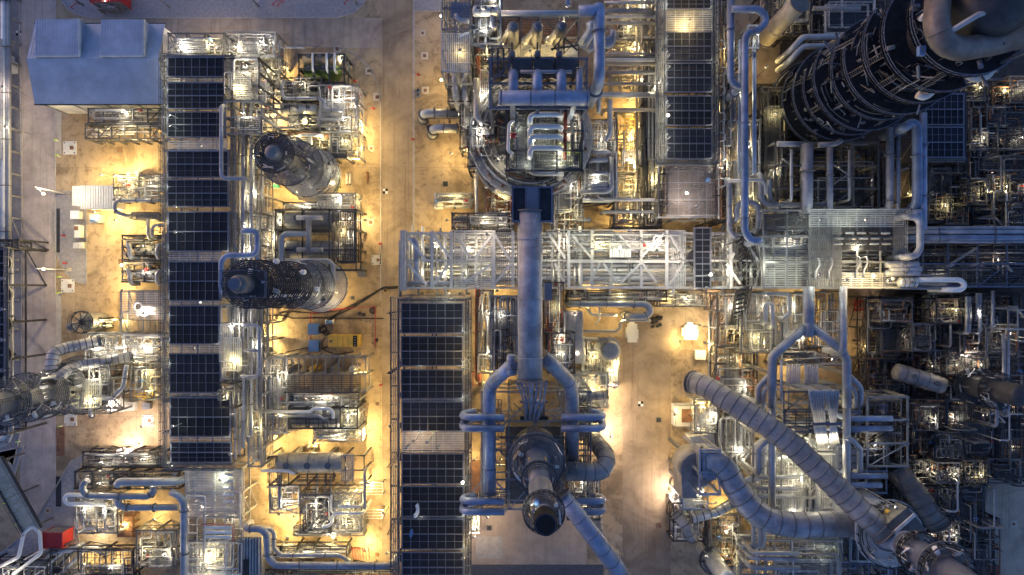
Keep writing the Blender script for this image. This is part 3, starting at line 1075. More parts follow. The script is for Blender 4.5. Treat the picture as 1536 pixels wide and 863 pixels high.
def cooler_rack(px0, py0, px1, py1, z, nx, ny, label, walk, levels=(6,), gaps=(), m='steel_mid', wm='grate'):
    """the pipe rack that carries a bank: frame, side walkways with handrails, grated gaps between bays"""
    t, q = frame(px0, py0, px1, py1, z - 1.9, nx, ny, levels, '', 'cooler_rack', m, .4, .3, True, label=label, cat='pipe rack')
    for (a, b, c, d, s) in walk:
        deck(t, a, b, c, d, z - .3, wm, 'steel_dark', 'walkway', s)
        x0, y0, x1, y1 = R(a, b, c, d, z - .3)
        for k in range(int((y1 - y0) / 6) + 1):
            y = y0 + k * 6
            M().box(x0, y - .1, z - .8, x1, y + .1, z - .4).build('bracket', m, t)
    for (a, b, c, d) in gaps:
        deck(t, a, b, c, d, z - .6, 'grate_light', None, 'gap_grating')
    return t, q


cooler_rack(246, 84, 346, 697, 14.5, 2, 13, 'long steel rack carrying the air coolers beside the blue-roofed shed',
            [(243, 80, 250, 700, 'w'), (346, 84, 352, 640, 'e'), (246, 697, 352, 704, 's')],
            gaps=[(252, 207, 340, 226), (253, 378, 330, 392), (254, 452, 328, 458), (254, 517, 328, 530), (255, 590, 332, 596), (255, 656, 345, 663), (252, 116, 335, 123)])
cooler_rack(598, 450, 699, 930, 14.5, 2, 10, 'long steel rack carrying the air coolers below the pale pipe rack',
            [(587, 446, 599, 930, 'w'), (697, 446, 707, 930, 'e'), (599, 443, 697, 452, 'n')],
            gaps=[(603, 648, 695, 680), (603, 776, 695, 778), (603, 599, 695, 602)], m='steel_dark')
cooler_rack(996, -60, 1072, 243, 16, 2, 7, 'steel rack carrying the lamp-lit air coolers at the top',
            [(984, -60, 998, 246, 'w'), (1069, -60, 1077, 246, 'e'), (990, 240, 1076, 246, 's')],
            gaps=[(1000, 14, 1068, 47)])
cooler_rack(1386, 139, 1449, 238, 17, 1, 2, 'small rack carrying two blue-lit air coolers', [(1380, 139, 1388, 238, 'w'), (1388, 236, 1448, 242, 's')], m='steel_dark')
cooler_rack(-42, 372, 9, 652, 13, 1, 5, 'dark rack carrying the air coolers at the photo edge', [(9, 372, 12, 652, 'e')], m='steel_dark')
# two loose sheets lying on the lower bank
for (px, py, m, lk) in ((618, 764, 'pipe_white', 'crumpled white sheet lying on an air cooler'), (613, 799, 'blue_paint', 'small blue rag lying on an air cooler')):
    c = W(px, py, 14.6)
    b = M()
    n = 7
    for k in range(n):
        a0, a1 = -1.2 + 1.9 * k / n, -1.2 + 1.9 * (k + 1) / n
        r0, r1 = (.75, 1.35) if m == 'pipe_white' else (.2, .8)
        q = [(c.x + r * math.cos(a), c.y + r * 1.3 * math.sin(a)) for r, a in ((r0, a0), (r1, a0), (r1, a1), (r0, a1))]
        h = .08 + .1 * (k % 2)
        b.poly(q, 14.56, 14.58 + h)
    o = b.build('loose_sheet', m, None, c)
    reg(o, lk, 'sheet')
# louvred caged ladders up the lit edge of the lower bank
for k, py in enumerate((470, 560, 700, 800)):
    v = W(592, py, 14)
    t = M().ladder((v.x - .9, v.y, 0), (v.x - .9, v.y, 15), .7).build('access_ladder', 'steel_dark', None, (v.x - .9, v.y, 0))
    reg(t, 'thin dark access ladder', 'ladder')
# ------------------------------------------------------------------ blue-roofed shed
ez, rz = 9.0, 11.2
NW, SW, SE, NE = W(52, 36, ez), W(62, 156, ez), W(247, 157, ez), W(247, 36, ez)
x0, x1, y0, y1 = NW.x, NE.x, SW.y, NW.y
ry = W(48, 88, rz).y
t = thing('shed', '', 'shed', ((x0 + x1) / 2, (y0 + y1) / 2, 0), None, 'large shed with a ribbed blue-grey gable roof and two raised roof hatches')
M().box(x0 + .4, y0 + .4, 0, x1 - .4, y1 - .4, ez - .12).build('wall', 'ribbed_white', t)
r = M()
th = .18
for (ya, za, yb, zb) in ((y0, ez, ry, rz), (ry, rz, y1, ez)):
    i = len(r.v)
    r.v += [(x0, ya, za), (x1, ya, za), (x1, yb, zb), (x0, yb, zb), (x0, ya, za - th), (x1, ya, za - th), (x1, yb, zb - th), (x0, yb, zb - th)]
    for q in ((0, 1, 2, 3), (7, 6, 5, 4), (0, 4, 5, 1), (1, 5, 6, 2), (2, 6, 7, 3), (3, 7, 4, 0)):
        r.f.append(tuple(i + k for k in q))
        r.sm.append(False)
ro = r.build('roof', 'ribbed_roof', t)
for (a, b) in ((53.5, 118), (152, 215)):
    xa, xb = W(a, 60, rz).x, W(b, 60, rz).x
    h = M()
    yb_, yt = W(0, 83, rz).y, y1 - .05
    def rzat(y): return rz - (y - ry) / (y1 - ry) * (rz - ez)
    i = len(h.v)
    h.v += [(xa, yb_, rz + .25), (xb, yb_, rz + .25), (xb, yt, rz + .1), (xa, yt, rz + .1), (xa, yb_, rz - .6), (xb, yb_, rz - .6), (xb, yt, ez - .3), (xa, yt, ez - .3)]
    for q in ((0, 1, 2, 3), (0, 4, 5, 1), (1, 5, 6, 2), (2, 6, 7, 3), (3, 7, 4, 0)):
        h.f.append(tuple(i + k for k in q))
        h.sm.append(False)
    ho = h.build('roof_hatch', 'ribbed_roof', ro)
    M().box(xa - .1, yb_ - .35, rz - .3, xb + .15, yb_ - .02, rz + .3).build('flashing', 'galv_light', ho)
    M().box(xb + .01, yb_ - .3, rz - .3, xb + .3, yt, rz + .28).build('flashing', 'galv_light', ho)
M().box(x0 - .15, y0 - .2, ez - .35, x1 + .1, y0 - .01, ez - .05).build('gutter', 'steel_dark', t)
M().box(x0 - .1, y1 + .01, ez - .35, x1 + .1, y1 + .2, ez - .05).build('gutter', 'steel_dark', t)
for f in (.02, .25, .5, .75, .98):
    x = x0 + (x1 - x0) * f
    M().box(x - .12, y0 + .18, 0, x + .12, y0 + .39, ez - .3).build('downpipe', 'galv', t)
for f in (.3, .62):
    x = x0 + (x1 - x0) * f
    M().box(x - 2, y0 + .3, 0, x + 2, y0 + .398, 4.5).build('door', 'white_dirty', t)
# lattice gantry and clutter under the eaves
module(132, 163, 243, 184, 7, 3, 10, look='shallow pipe gantry', nx=5, ny=1, decks=1, fm='steel_mid', xbrace=3)
module(128, 186, 244, 208, 5.5, 4, 6, look='open lattice gantry', nx=6, ny=1, decks=0, fm='steel_mid', xbrace=4, valves=1)

# ------------------------------------------------------------------ red canopy at the top edge
def red_box(px0, py0, px1, py1, z, label, wallm='galv', roofm='ribbed_red'):
    x0, y0, x1, y1 = R(px0, py0, px1, py1, z)
    t = thing('container', '', 'container', ((x0 + x1) / 2, (y0 + y1) / 2, 0), None, label)
    M().box(x0, y0, .12, x1, y1, z - .1).build('wall', wallm, t)
    M().box(x0 + .15, y0 + .15, z - .1, x1 - .15, y1 - .15, z - .02).build('roof', roofm, t)
    f = M()
    for x in (x0, x1):
        for y in (y0, y1):
            f.cbox((x, y, z / 2 + .02), .22, .22, z + .04)
    for y in (y0, y1):
        f.box(x0, y - .1, z - .16, x1, y + .1, z + .04)
    for x in (x0, x1):
        f.box(x - .1, y0, z - .17, x + .1, y1, z + .03)
    f.build('frame', 'red', t)
    M().box(x1 + .004, y0 + .1, .2, x1 + .05, y1 - .1, z - .2).build('side_panel', 'red', t)
    return t
red_box(63, 800, 93, 823, 3.6, 'bright red container with grey sides in the bottom corner')
red_box(135, -16, 181, 2, 3.8, 'red container cut by the top edge above the shed')
module(146, 2, 172, 13, 2.5, 8, 4, look='grey skid below the red container', decks=0, fm='galv', valves=0)

# white hut by the road
x0, y0, x1, y1 = R(122, 280, 170, 312, 4.2)
t = thing('hut', '', 'hut', ((x0 + x1) / 2, (y0 + y1) / 2, 0), None, 'white hut with a ribbed roof beside the road')
M().box(x0, y0, 0, x1, y1, 4).build('wall', 'ribbed_white', t)
M().box(x0 - .2, y0 - .2, 4, x1 + .2, y1 + .2, 4.2).build('roof', 'ribbed_white', t)
M().box(x0 - .25, y0 - .3, 3.9, x1 + .25, y0 - .21, 4.25).build('gutter', 'galv', t)
M().box(x1 - 2.2, y0 - .06, 0, x1 - 1, y0 - .005, 2.1).build('door', 'galv', t)
for (a, b, c, d, z, n, lk) in ((109, 280, 121, 308, 2.6, 'cabinet', 'low white cabinet against the hut'), (106, 317, 118, 328, 1.4, 'cabinet', 'white box beside the gravel island'), (112, 338, 119, 356, 1.6, 'cabinet', 'tall white locker with a brown lid'),
                               (110, 363, 126, 374, 1.0, 'pallet', 'grey pallet of crates on the gravel island'), (135, 322, 149, 334, 2.0, 'compressor', 'blue and grey compressor set by the hut'),
                               (162, 600, 186, 617, 2.0, 'cabinet', 'white cabinet under the leaning column'), (187, 604, 201, 616, 1.5, 'cabinet', 'pale box beside the white cabinet'), (214, 605, 224, 614, 1.3, 'cabinet', 'blue-grey box by the air cooler rack'),
                               (652, 290, 664, 313, 2.2, 'cabinet', 'white panel cabinet at the pump skid below the round reactor'), (537, 403, 546, 415, 2.2, 'cabinet', 'grey cabinet on the concrete beside the road')):
    x0, y0, x1, y1 = R(a, b, c, d, z)
    t = thing(n, lk, n, ((x0 + x1) / 2, (y0 + y1) / 2, 0))
    mm = 'white' if 'white' in lk or 'pale' in lk else 'galv' if 'grey' in lk and 'blue' not in lk else 'duct_grey'
    M().box(x0, y0, .1, x1, y1, z - .08).build('body', mm, t)
    M().box(x0 - .08, y0 - .08, z - .08, x1 + .08, y1 + .08, z).build('top_panel', mm, t)
    M().box(x0 + .1, y0 + .1, 0, x1 - .1, y1 - .1, .1).build('plinth', 'concrete', t)
    if 'brown' in lk:
        M().box(x1 - 1.0, y1 - 1.0, z, x1 - .2, y1 - .2, z + .06).build('lid', 'brown_lid', t)
    if n == 'pallet':
        for k in range(3):
            M().box(x0 + .2 + k * .7, y0 + .15, z, x0 + .8 + k * .7, y1 - .15, z + .4 + .1 * k).build('crate', 'white_dirty', t)
    if n == 'compressor':
        M().drum((x0 + .5, y0 + .5, z + .4), (x1 - .5, y0 + .5, z + .4), .4, 12).build('tank', 'blue_paint', t)

# street lamps on the road
for k, (px, py) in enumerate(((68, 291), (68, 404))):
    h = W(px, py, 10)
    b = W(px + 36, py + 1, 0)
    t = thing('street_lamp', '', 'street lamp', (b.x, b.y, 0), None, ('slim road lamp reaching over the road above the gravel island', 'slim road lamp reaching over the road below the two red hydrants')[k])
    M().tube([(b.x, b.y, 0), (b.x, b.y, 10.2)], .1, 8, rs=[.14, .08]).build('pole', 'galv_light', t)
    M().tube([(b.x, b.y, 10.2), (h.x, h.y, 10.4)], .06, 6).build('arm', 'galv_light', t)
    M().box(b.x - .35, b.y - .35, 0, b.x + .35, b.y + .35, .3).build('base', 'concrete', t)
    M().box(h.x - .5, h.y - .18, 10.25, h.x + .3, h.y + .18, 10.45).build('lamp_head', 'galv_light', t)
    M().drum((h.x - .3, h.y, 10.3), (h.x + .1, h.y, 10.3), .22, 10).build('lens', 'lens_warm', t)
    l = bpy.data.lights.new('street_bulb', 'POINT')
    l.energy = 2600 * K
    l.color = (1, .8, .5)
    l.shadow_soft_size = .25
    lo = bpy.data.objects.new('street_bulb', l)
    lo.location = (h.x - b.x, 0, 9.7)
    lo.parent = t
    C.objects.link(lo)
# top edge lamp masts
for px, py, lk in ((255, 12, 'grey mast on the top gravel bed'), (388, 10, 'grey mast on the top gravel bed'), (535, 6, 'grey mast on the top gravel bed'), (125, 8, 'grey mast on the top gravel bed')):
    b = W(px, py, 0)
    t = thing('mast', lk, 'mast', b)
    M().tube([b, b + Vector((0, 0, 9))], .12, 8, rs=[.18, .09]).build('pole', 'galv', t)
    M().box(b.x - 1.2, b.y - .12, 8.7, b.x + 1.2, b.y + .12, 8.9).build('cross_arm', 'galv', t)
    for s in (-1, 1):
        M().cbox((b.x + s * 1.1, b.y, 9.05), .5, .5, .3).build('lamp_head', 'galv_light', t)
# red barriers at the top gravel bed
for px, py, lk in ((110, 8, 'low red pipe barrier'), (413, 3, 'small red valve post'), (420, 5, 'small red valve post'), (520, 2, 'small red valve post')):
    a = W(px - 4, py + 3, .8)
    c = W(px + 5, py - 4, .8)
    o = M().bar(a, c, .12).bar(a, a - Vector((0, 0, .8)), .12).bar(c, c - Vector((0, 0, .8)), .12).build('barrier', 'red', None, (a.x, a.y, 0))
    reg(o, lk, 'barrier')

# ------------------------------------------------------------------ sloping covered walkway in the bottom corner
a, b_ = W(-10, 690, 6), W(50, 797, 4)
d = (b_ - a)
u = Vector((-d.y, d.x, 0)).normalized()
t = thing('footbridge', '', 'footbridge', ((a + b_) / 2) - Vector((0, 0, 5)), None, 'sloping grey footbridge with cross slats in the bottom corner')
s = M()
n = 10
for k in range(n):
    p, q = a.lerp(b_, k / n), a.lerp(b_, (k + .92) / n)
    s.bar(p, q, 3.4, .15)
s.build('slat_deck', 'pipe_tan', t)
for sg in (-1, 1):
    M().bar(a + u * 1.8 * sg, b_ + u * 1.8 * sg, .25, .5).build('side_beam', 'steel_dark', t)
    M().rail([a + u * 1.8 * sg, b_ + u * 1.8 * sg]).build('handrail', 'steel_mid', t)
for f in (.05, .5, .95):
    p = a.lerp(b_, f)
    for sg in (-1, 1):
        q = p + u * 1.6 * sg
        M().bar((q.x, q.y, 0), q, .3).build('leg', 'steel_mid', t)
# ------------------------------------------------------------------ left yard: skids beside the upper rack
module(170, 262, 246, 300, 6, 21, 16, look='cluttered pump skid', decks=1, drums=1, fm='steel_mid', dm='grate_light', xbrace=1)
drum_vessel(200, 324, 238, 325, 3.5, .85, 'clad', 'short grey drum', label='short grey drum below the white hut')
pipe([(243, 301, 7), (176, 301, 7), (172, 306, 7), (172, 318, 7), (190, 324, 7)], .35, 'pipe_alu', 'grey pipe looped round the short drum', flange=3, drop=(None, 3))
pipe([(222, 328, 5), (222, 358, 5)], .3, 'pipe_alu', 'straight grey pipe', drop=(None, 2))
pipe([(247, 338, 5), (232, 338, 5), (228, 345, 5), (228, 356, 5)], .32, 'pipe_alu', 'hooked grey pipe', drop=(None, 2))
for k, (ya, yb) in enumerate(((353, 389), (392, 423))):
    x0, y0, x1, y1 = R(183, ya, 248, yb, 4.5)
    module(183, ya, 248, yb, 4.5, 30 + k, 8, look=('dark compressor skid, the upper of two', 'dark compressor skid, the lower of two')[k], fm='steel_dark', mats=('pipe_dark', 'pipe_alu', 'steel_mid'), decks=1, dm='grate_dark', drums=2, railm='steel_dark')
    drum_vessel(207, (ya + yb) / 2 + 4, 238, (ya + yb) / 2 + 4, 3.2, 1.0, 'duct_tan', 'grey pulsation drum on the dark skid')
    for px in (192, 240):
        pipe([(px, ya + 14, 3), (px, ya + 14, 5.2), (px + (3 if px < 200 else -4), ya + 20, 5.2), (px + (3 if px < 200 else -4), ya + 34, 5.2)], .42, 'duct_grey', 'thick stub pipe on the dark skid', drop=(1, 2))
# flat lit enclosure
t, q = frame(181, 437, 246, 502, 5, 2, 2, (2.5,), 'pale lamp-lit deck with a white ring pipe', 'platform', 'galv', brace=True, label='pale lamp-lit platform with a white ring pipe on it')
deck(t, 182, 438, 245, 480, 5.05, 'grate_light', 'steel_dark', 'grating', 'nsw')
deck(t, 182, 481, 245, 501, 3.0, 'grate', 'steel_dark', 'grating', 'sw')
c = W(207, 460, 5.4)
M().tube([c + Vector((math.cos(a * .4488) * .75, math.sin(a * .4488) * .75, 0)) for a in range(14)], .2, 8, closed=True).build('ring_pipe', 'pipe_white', t)
M().tube([c + Vector((.7, 0, 0)), W(243, 461, 5.4)], .25, 8).build('outlet_pipe', 'pipe_white', t)
for k in range(3):
    M().drum(W(204 + 7 * k, 473, 5.5), W(208 + 7 * k, 473, 5.5), .25, 8).build('valve_body', 'white', t)
module(186, 503, 246, 540, 6, 33, 14, look='pale pipe skid', fm='galv_light', mats=('pipe_white', 'pipe_alu', 'galv_light'), decks=1, dm='grate_light')
module(196, 545, 246, 600, 5, 34, 12, look='low pipe skid with yellow pipes', mats=('pipe_alu', 'pipe_tan', 'yellow', 'pipe_alu'), decks=1)
for k in range(4):
    pipe([(195, 556 + 6 * k, 4), (200 + 3 * k, 552 + 7 * k, 4), (250, 551 + 7 * k, 4)], .22, 'pipe_alu', 'parallel grey pipe from the leaning column', drop=(1, 2))
# spoked wheel platform
b = W(154, 481, 0)
t = thing('spoked_tank_top', 'small round tank with a dark spoked top', 'tank', b)
M().drum((b.x, b.y, 0), (b.x, b.y, 5.5), 1.6, 20, .3).build('shell', 'clad', t)
w = M()
for k in range(8):
    a = math.pi / 4 * k + .2
    w.bar((b.x, b.y, 6.9), (b.x + 2.1 * math.cos(a), b.y + 2.1 * math.sin(a), 6.7), .14, .2)
for rr in (2.1, .5):
    w.tube([(b.x + rr * math.cos(a * .2618), b.y + rr * math.sin(a * .2618), 6.7) for a in range(24)], .11, 6, closed=True)
w.build('spoked_ring', 'steel_dark', t)
h = M()
h.rail([Vector((b.x + 2.1 * math.cos(a * .5236), b.y + 2.1 * math.sin(a * .5236), 6.7)) for a in range(12)], closed=True)
h.build('handrail', 'steel_dark', t)
M().drum(W(110, 490, 5), W(110, 490, 5) + Vector((0, 0, .8)), .9, 14).build('dome', 'duct_grey', t)
module(140, 478, 152, 492, 4, 36, 4, nx=1, ny=1, look='small dark valve skid', fm='steel_dark', decks=0)

# ------------------------------------------------------------------ leaning column by the road, leaning off the photo edge
t, b = tower(152, 571, 1.8, 40, [(6, 5.6, 0, 360), (12, 4.6, 20, 300), (17, 4.4, 160, 400), (21, 4.2, 60, 330), (26, 4.0, 0, 360), (33, 4, 0, 360)], 'clad', glow=(.5, 2.4, 4.2), gears=22, deckm='clad', label='tall grey column leaning past the photo edge beside the road', ladder=True)
for k, (a, c) in enumerate(((1.2, 20), (2.6, 24), (3.8, 15), (5, 18))):
    v = Vector((b.x + 3 * math.cos(a), b.y + 3 * math.sin(a), 0))
    M().tube(fillet([Vector((v.x, v.y, 1)), Vector((v.x, v.y, c)), Vector((b.x + 2 * math.cos(a), b.y + 2 * math.sin(a), c))], .6), .28, 8).build('riser_pipe', 'pipe_alu', t)
duct([(152, 511, 8), (100, 522, 11), (80, 527, 13), (77, 549, 14), (78, 556, 14)], 1.05, 'duct_grey', 'fat ringed pipe hooked beside the leaning column', 1.0)
duct([(200, 535, 6), (120, 548, 10), (100, 556, 13), (80, 574, 16)], .95, 'duct_grey', 'fat ringed pipe running to the leaning column', 1.0)
module(92, 545, 165, 620, 9, 41, 18, look='piping cage round the leaning column foot', fm='steel_mid', nx=3, ny=3, decks=2, drums=1, dm='grate_light')
module(128, 500, 190, 545, 6, 42, 16, look='tangled pale pipe skid', fm='galv', decks=2, dm='grate_light', drums=1)
pipe([(190, 548, 9), (185, 580, 9), (168, 598, 9), (140, 597, 9), (136, 604, 9), (136, 626, 9), (142, 618, 6)], .42, 'pipe_alu', 'grey hook pipe below the leaning column', flange=4)
c = W(134, 590, 7)
M_ = M()
for rr in (3.2, 2.2):
    M_.tube([(c.x + rr * math.cos(math.pi * (1.0 + a / 14)), c.y + rr * math.sin(math.pi * (1.0 + a / 14)), 7) for a in range(15)], .14, 6)
for a in range(8):
    q = math.pi * (1 + a / 7)
    M_.bar((c.x + 2.2 * math.cos(q), c.y + 2.2 * math.sin(q), 7), (c.x + 3.2 * math.cos(q), c.y + 3.2 * math.sin(q), 7), .1)
o = M_.build('curved_walkway', 'steel_dark', None, (c.x, c.y, 7))
reg(o, 'dark curved walkway frame', 'walkway')

# ------------------------------------------------------------------ left edge pipe rack
for k, (px, r, m) in enumerate(((6, .5, 'pipe_white'), (10, .35, 'pipe_alu'), (13, .35, 'pipe_alu'), (2, .4, 'pipe_white'))):
    pipe([(px, -40, 3.6), (px, 370, 3.6)], r, m, 'straight rack pipe along the left photo edge', flange=9)
pipe([(11, 372, 8), (11, 640, 8), (8, 655, 8), (-14, 668, 8)], .42, 'pipe_white', 'white pipe bending away at the photo edge', flange=8)
pipe([(18, 372, 8), (18, 650, 8), (12, 664, 8), (-14, 676, 8)], .3, 'pipe_alu', 'thin grey pipe bending away at the photo edge', flange=8)
t, q = frame(-30, -40, 15, 360, 3, 1, 12, (), 'pipe rack', 'edge_rack', 'galv', brace=True, label='grey pipe rack along the left photo edge', cat='pipe rack')
deck(t, -30, 60, 4, 240, 4.2, 'grate_light', 'galv_light')
t, q = frame(-2, 360, 27, 372, 8.5, 1, 1, (5,), 'dark steel gantry at the left photo edge beside the road', 'gantry', 'steel_dark')
deck(t, -2, 360, 26, 372, 8.6, 'grate_dark', 'steel_dark')
for py in (390, 405, 450, 494, 540, 584):
    a = W(24, py, 0)
    o = M().bar(a + Vector((-.9, 0, .25)), a + Vector((.6, 0, .25)), .3, .5).build('pipe_sleeper', 'kerb', None, a)
    reg(o, 'short pale sleeper block on the edge gravel', 'sleeper')
for k in range(3):
    v = W(-3 + 5 * k, 78 + 9 * k, 3)
    t = thing('cabinet', 'white cabinet at the photo edge', 'cabinet', (v.x, v.y, 0))
    M().cbox((v.x, v.y, 1.5), 1.2, 2.2, 2.9).build('body', 'white', t)
    M().cbox((v.x, v.y, 3.0), 1.4, 2.4, .1).build('top_panel', 'white', t)

# ------------------------------------------------------------------ lower left: pipes, pump rows
module(124, 678, 247, 700, 5, 51, 16, look='dark valve skid in a long row', fm='steel_dark', nx=5, ny=1, mats=('pipe_dark', 'pipe_alu', 'steel_mid'), decks=2, railm='steel_dark')
module(112, 708, 268, 733, 6, 52, 22, look='long pump row skid', fm='steel_dark', nx=6, ny=1, mats=('pipe_dark', 'pipe_alu', 'pipe_tan'), decks=3, dm='grate_dark', railm='steel_dark')
module(114, 745, 176, 800, 5, 53, 20, look='crowded exchanger skid', fm='steel_mid', nx=2, ny=2, decks=1, drums=3)
module(204, 796, 264, 850, 6, 54, 20, look='caged pipe skid', fm='steel_mid', nx=2, ny=2, decks=2, drums=1)
t, q = frame(177, 765, 200, 805, 2.2, 1, 4, (), 'rusty brown slatted pipe stand', 'slatted_stand', 'rust', brace=False)
for k in range(5):
    x0, y0, x1, y1 = q
    y = y0 + (y1 - y0) * (k + .5) / 5
    M().box(x0, y - .45, 2.22, x1, y + .45, 2.5).build('slat', 'rust', t)
pipe([(270, 723, 9), (180, 723, 9), (176, 727, 9)], .75, 'pipe_alu', 'thick pale pipe above the looped pipes', drop=(4, 4), n=14)
pipe([(131, 720, 8), (124, 727, 8), (124, 736, 8), (132, 744, 8), (222, 745, 8), (231, 738, 8), (231, 729, 8)], .62, 'pipe_alu', 'thick silver pipe with hooked ends', n=14, flange=6)
pipe([(132, 743, 6), (100, 742, 6), (96, 750, 6), (102, 756, 6), (160, 757, 6)], .4, 'pipe_white', 'pale hairpin pipe')
pipe([(176, 748, 8), (178, 758, 8), (190, 762, 8), (268, 761, 8)], .62, 'pipe_alu', 'thick silver pipe joining the long down-pipe', n=14, flange=5)
pipe([(256, 738, 9.5), (270, 745, 9.5), (276, 755, 9.5), (276, 900, 9.5)], .66, 'duct_grey', 'long thick pipe running off the bottom edge', n=14, flange=8)
pipe([(283, 820, 7), (283, 900, 7)], .22, 'pipe_white', 'thin white post pipe')
pipe([(0, 850, 4), (28, 836, 4), (36, 800, 4), (50, 788, 4), (60, 800, 4), (62, 830, 4), (20, 862, 4)], .35, 'pipe_white', 'bent white pipe loop below the footbridge')
module(-12, 842, 70, 900, 4, 55, 16, look='dark pipe track in the bottom corner', fm='steel_dark', mats=('pipe_dark', 'pipe_white', 'steel_mid'), decks=1, dm='grate_dark')
for k in range(6):
    pipe([(-10 + 18 * k, 872, 3), (40 + 18 * k, 838 - 3 * k, 3), (88 + 14 * k, 812 + 4 * k, 3)], .2 + .05 * (k % 3), ('pipe_white', 'pipe_dark', 'pipe_alu')[k % 3], 'slanting pipe in the bottom corner', drop=(1, 1))
module(75, 824, 200, 900, 4, 56, 22, look='dark bottom-edge pipe skid', fm='steel_dark', nx=3, ny=2, mats=('pipe_dark', 'steel_mid', 'pipe_alu'), decks=2, dm='grate_dark', drums=2)

# lamp-lit deck at the end of the upper rack
t, q = frame(278, 704, 362, 812, 8, 2, 3, (4,), '', 'platform', 'galv', label='large pale grating platform at the lower end of the upper rack', cat='platform')
deck(t, 278, 705, 362, 770, 8.1, 'grate_light', 'galv_light', 'grating', 'nse', .3, .17)
deck(t, 278, 772, 362, 812, 6, 'grate', 'galv_light', 'grating', 'sw')
rng = random.Random(5)
for k in range(26):
    q = rpath(rng, *R(280, 706, 362, 860, 8), 5, 8.8)
    M().tube(fillet(q, .4, 4), rng.uniform(.06, .16), 8).build('pipe', rng.choice(('pipe_white', 'pipe_alu')), t)
for k in range(5):
    p = W(343, 712 + 10 * k, 8.8)
    o = M().drum(p - Vector((.8, 0, 0)), p + Vector((.8, 0, 0)), .3, 10).cyl(p, p + Vector((0, 0, .8)), .12, 8).build('control_valve', 'pipe_white', t)
module(276, 812, 346, 900, 7, 57, 26, look='bright white pipe skid at the bottom edge', fm='galv_light', mats=('pipe_white', 'galv_light', 'pipe_alu'), decks=3, dm='grate_light', nx=3, ny=3)
x0, y0, x1, y1 = R(302, 787, 350, 812, 9)
t = thing('guard_frame', 'red guard rail frame round white cylinders', 'guard frame', ((x0 + x1) / 2, (y0 + y1) / 2, 8))
M().rail([(x1, y0, 8), (x1, y1, 8), (x0, y1, 8)], 1.2, False, .09).build('rail', 'red', t)
for k in range(3):
    M().drum((x0 + .6, y0 + .6 + k * .9, 8.5), (x1 - .6, y0 + .6 + k * .9, 8.5), .3, 10).build('cylinder', 'white', t)
b0 = R(356, 806, 392, 870, 7)
t = thing('filter_house', 'brownish grey box house with ridged roof at the bottom', 'filter house', ((b0[0] + b0[2]) / 2, (b0[1] + b0[3]) / 2, 0))
M().box(b0[0], b0[1], 0, b0[2], b0[3], 7).build('wall', 'duct_tan', t)
for k in range(8):
    M().box(b0[0] + .2 + k * .55, b0[1] + .1, 7, b0[0] + .35 + k * .55, b0[3] - .1, 7.25).build('roof_rib', 'galv_light', t)
M().box(b0[0] + 1.4, b0[1], 7.25, b0[0] + 2.2, b0[1] + 4, 7.6).build('duct_stub', 'rubber', t)

# ------------------------------------------------------------------ right flank of the upper rack
def xp(px, y0, y1, z, r, m, look, **k):
    return pipe([(px, y0, z), (px, y1, z)], r, m, look, **k)
for k, px in enumerate((353, 359, 365, 371, 377)):
    xp(px, 200 - 13 * k, 690 - 9 * k, 13.6 - (k % 2) * 1.2, .24 + .05 * (k % 3), ('duct_grey', 'pipe_alu', 'duct_grey', 'galv', 'pipe_alu')[k], 'long straight pipe beside the upper rack', flange=12)
module(335, 88, 388, 150, 15.5, 61, 22, look='pale piping cage at the top of the rack', fm='steel_dark', nx=2, ny=3, decks=2, dm='grate_light', posts=4)
module(338, 152, 392, 200, 16, 62, 12, look='slatted dark head platform', fm='blue_steel', nx=2, ny=2, decks=2, dm='grate_dark')
module(368, 205, 392, 320, 12, 63, 20, look='narrow piping cage along the rack', fm='steel_mid', nx=1, ny=4, decks=2)
module(352, 320, 390, 392, 12.5, 64, 18, look='pipe bridge cage', fm='steel_mid', nx=1, ny=3, decks=2, dm='grate_light')
module(332, 458, 372, 570, 15, 65, 26, look='pale glazed-looking deck with dark drum below', fm='galv', nx=1, ny=4, decks=3, dm='grate_light', drums=3)
module(372, 460, 392, 700, 12, 66, 30, look='tall lattice cage along the rack flank', fm='galv', nx=1, ny=9, decks=2, xbrace=6)
module(330, 575, 352, 612, 17, 67, 3, look='dark slatted stair head', fm='steel_dark', nx=1, ny=1, decks=2, dm='grate_dark', railm='blue_steel')
pipe([(332, 157, 17), (332, 264, 17), (338, 268, 17), (368, 268, 17)], .35, 'duct_grey', 'blue-grey pipe with one bend on the rack flank', drop=(14, 14))
pipe([(332, 440, 17), (332, 392, 17), (340, 383, 17), (386, 383, 17), (386, 350, 17), (380, 346, 17), (362, 346, 17)], .5, 'pipe_blue', 'blue-grey pipe with square bends beside the leaning tower', drop=(14, 13), n=12)
pipe([(386, 345, 16), (386, 404, 16)], .4, 'pipe_blue', 'short blue-grey pipe')
pipe([(362, 488, 16), (386, 488, 16), (389, 494, 16), (389, 560, 16), (384, 565, 16), (360, 565, 16)], .3, 'duct_grey', 'blue-grey bracket pipe', drop=(13, 13))
pipe([(366, 526, 16), (389, 526, 16)], .3, 'duct_grey', 'short blue-grey cross pipe')
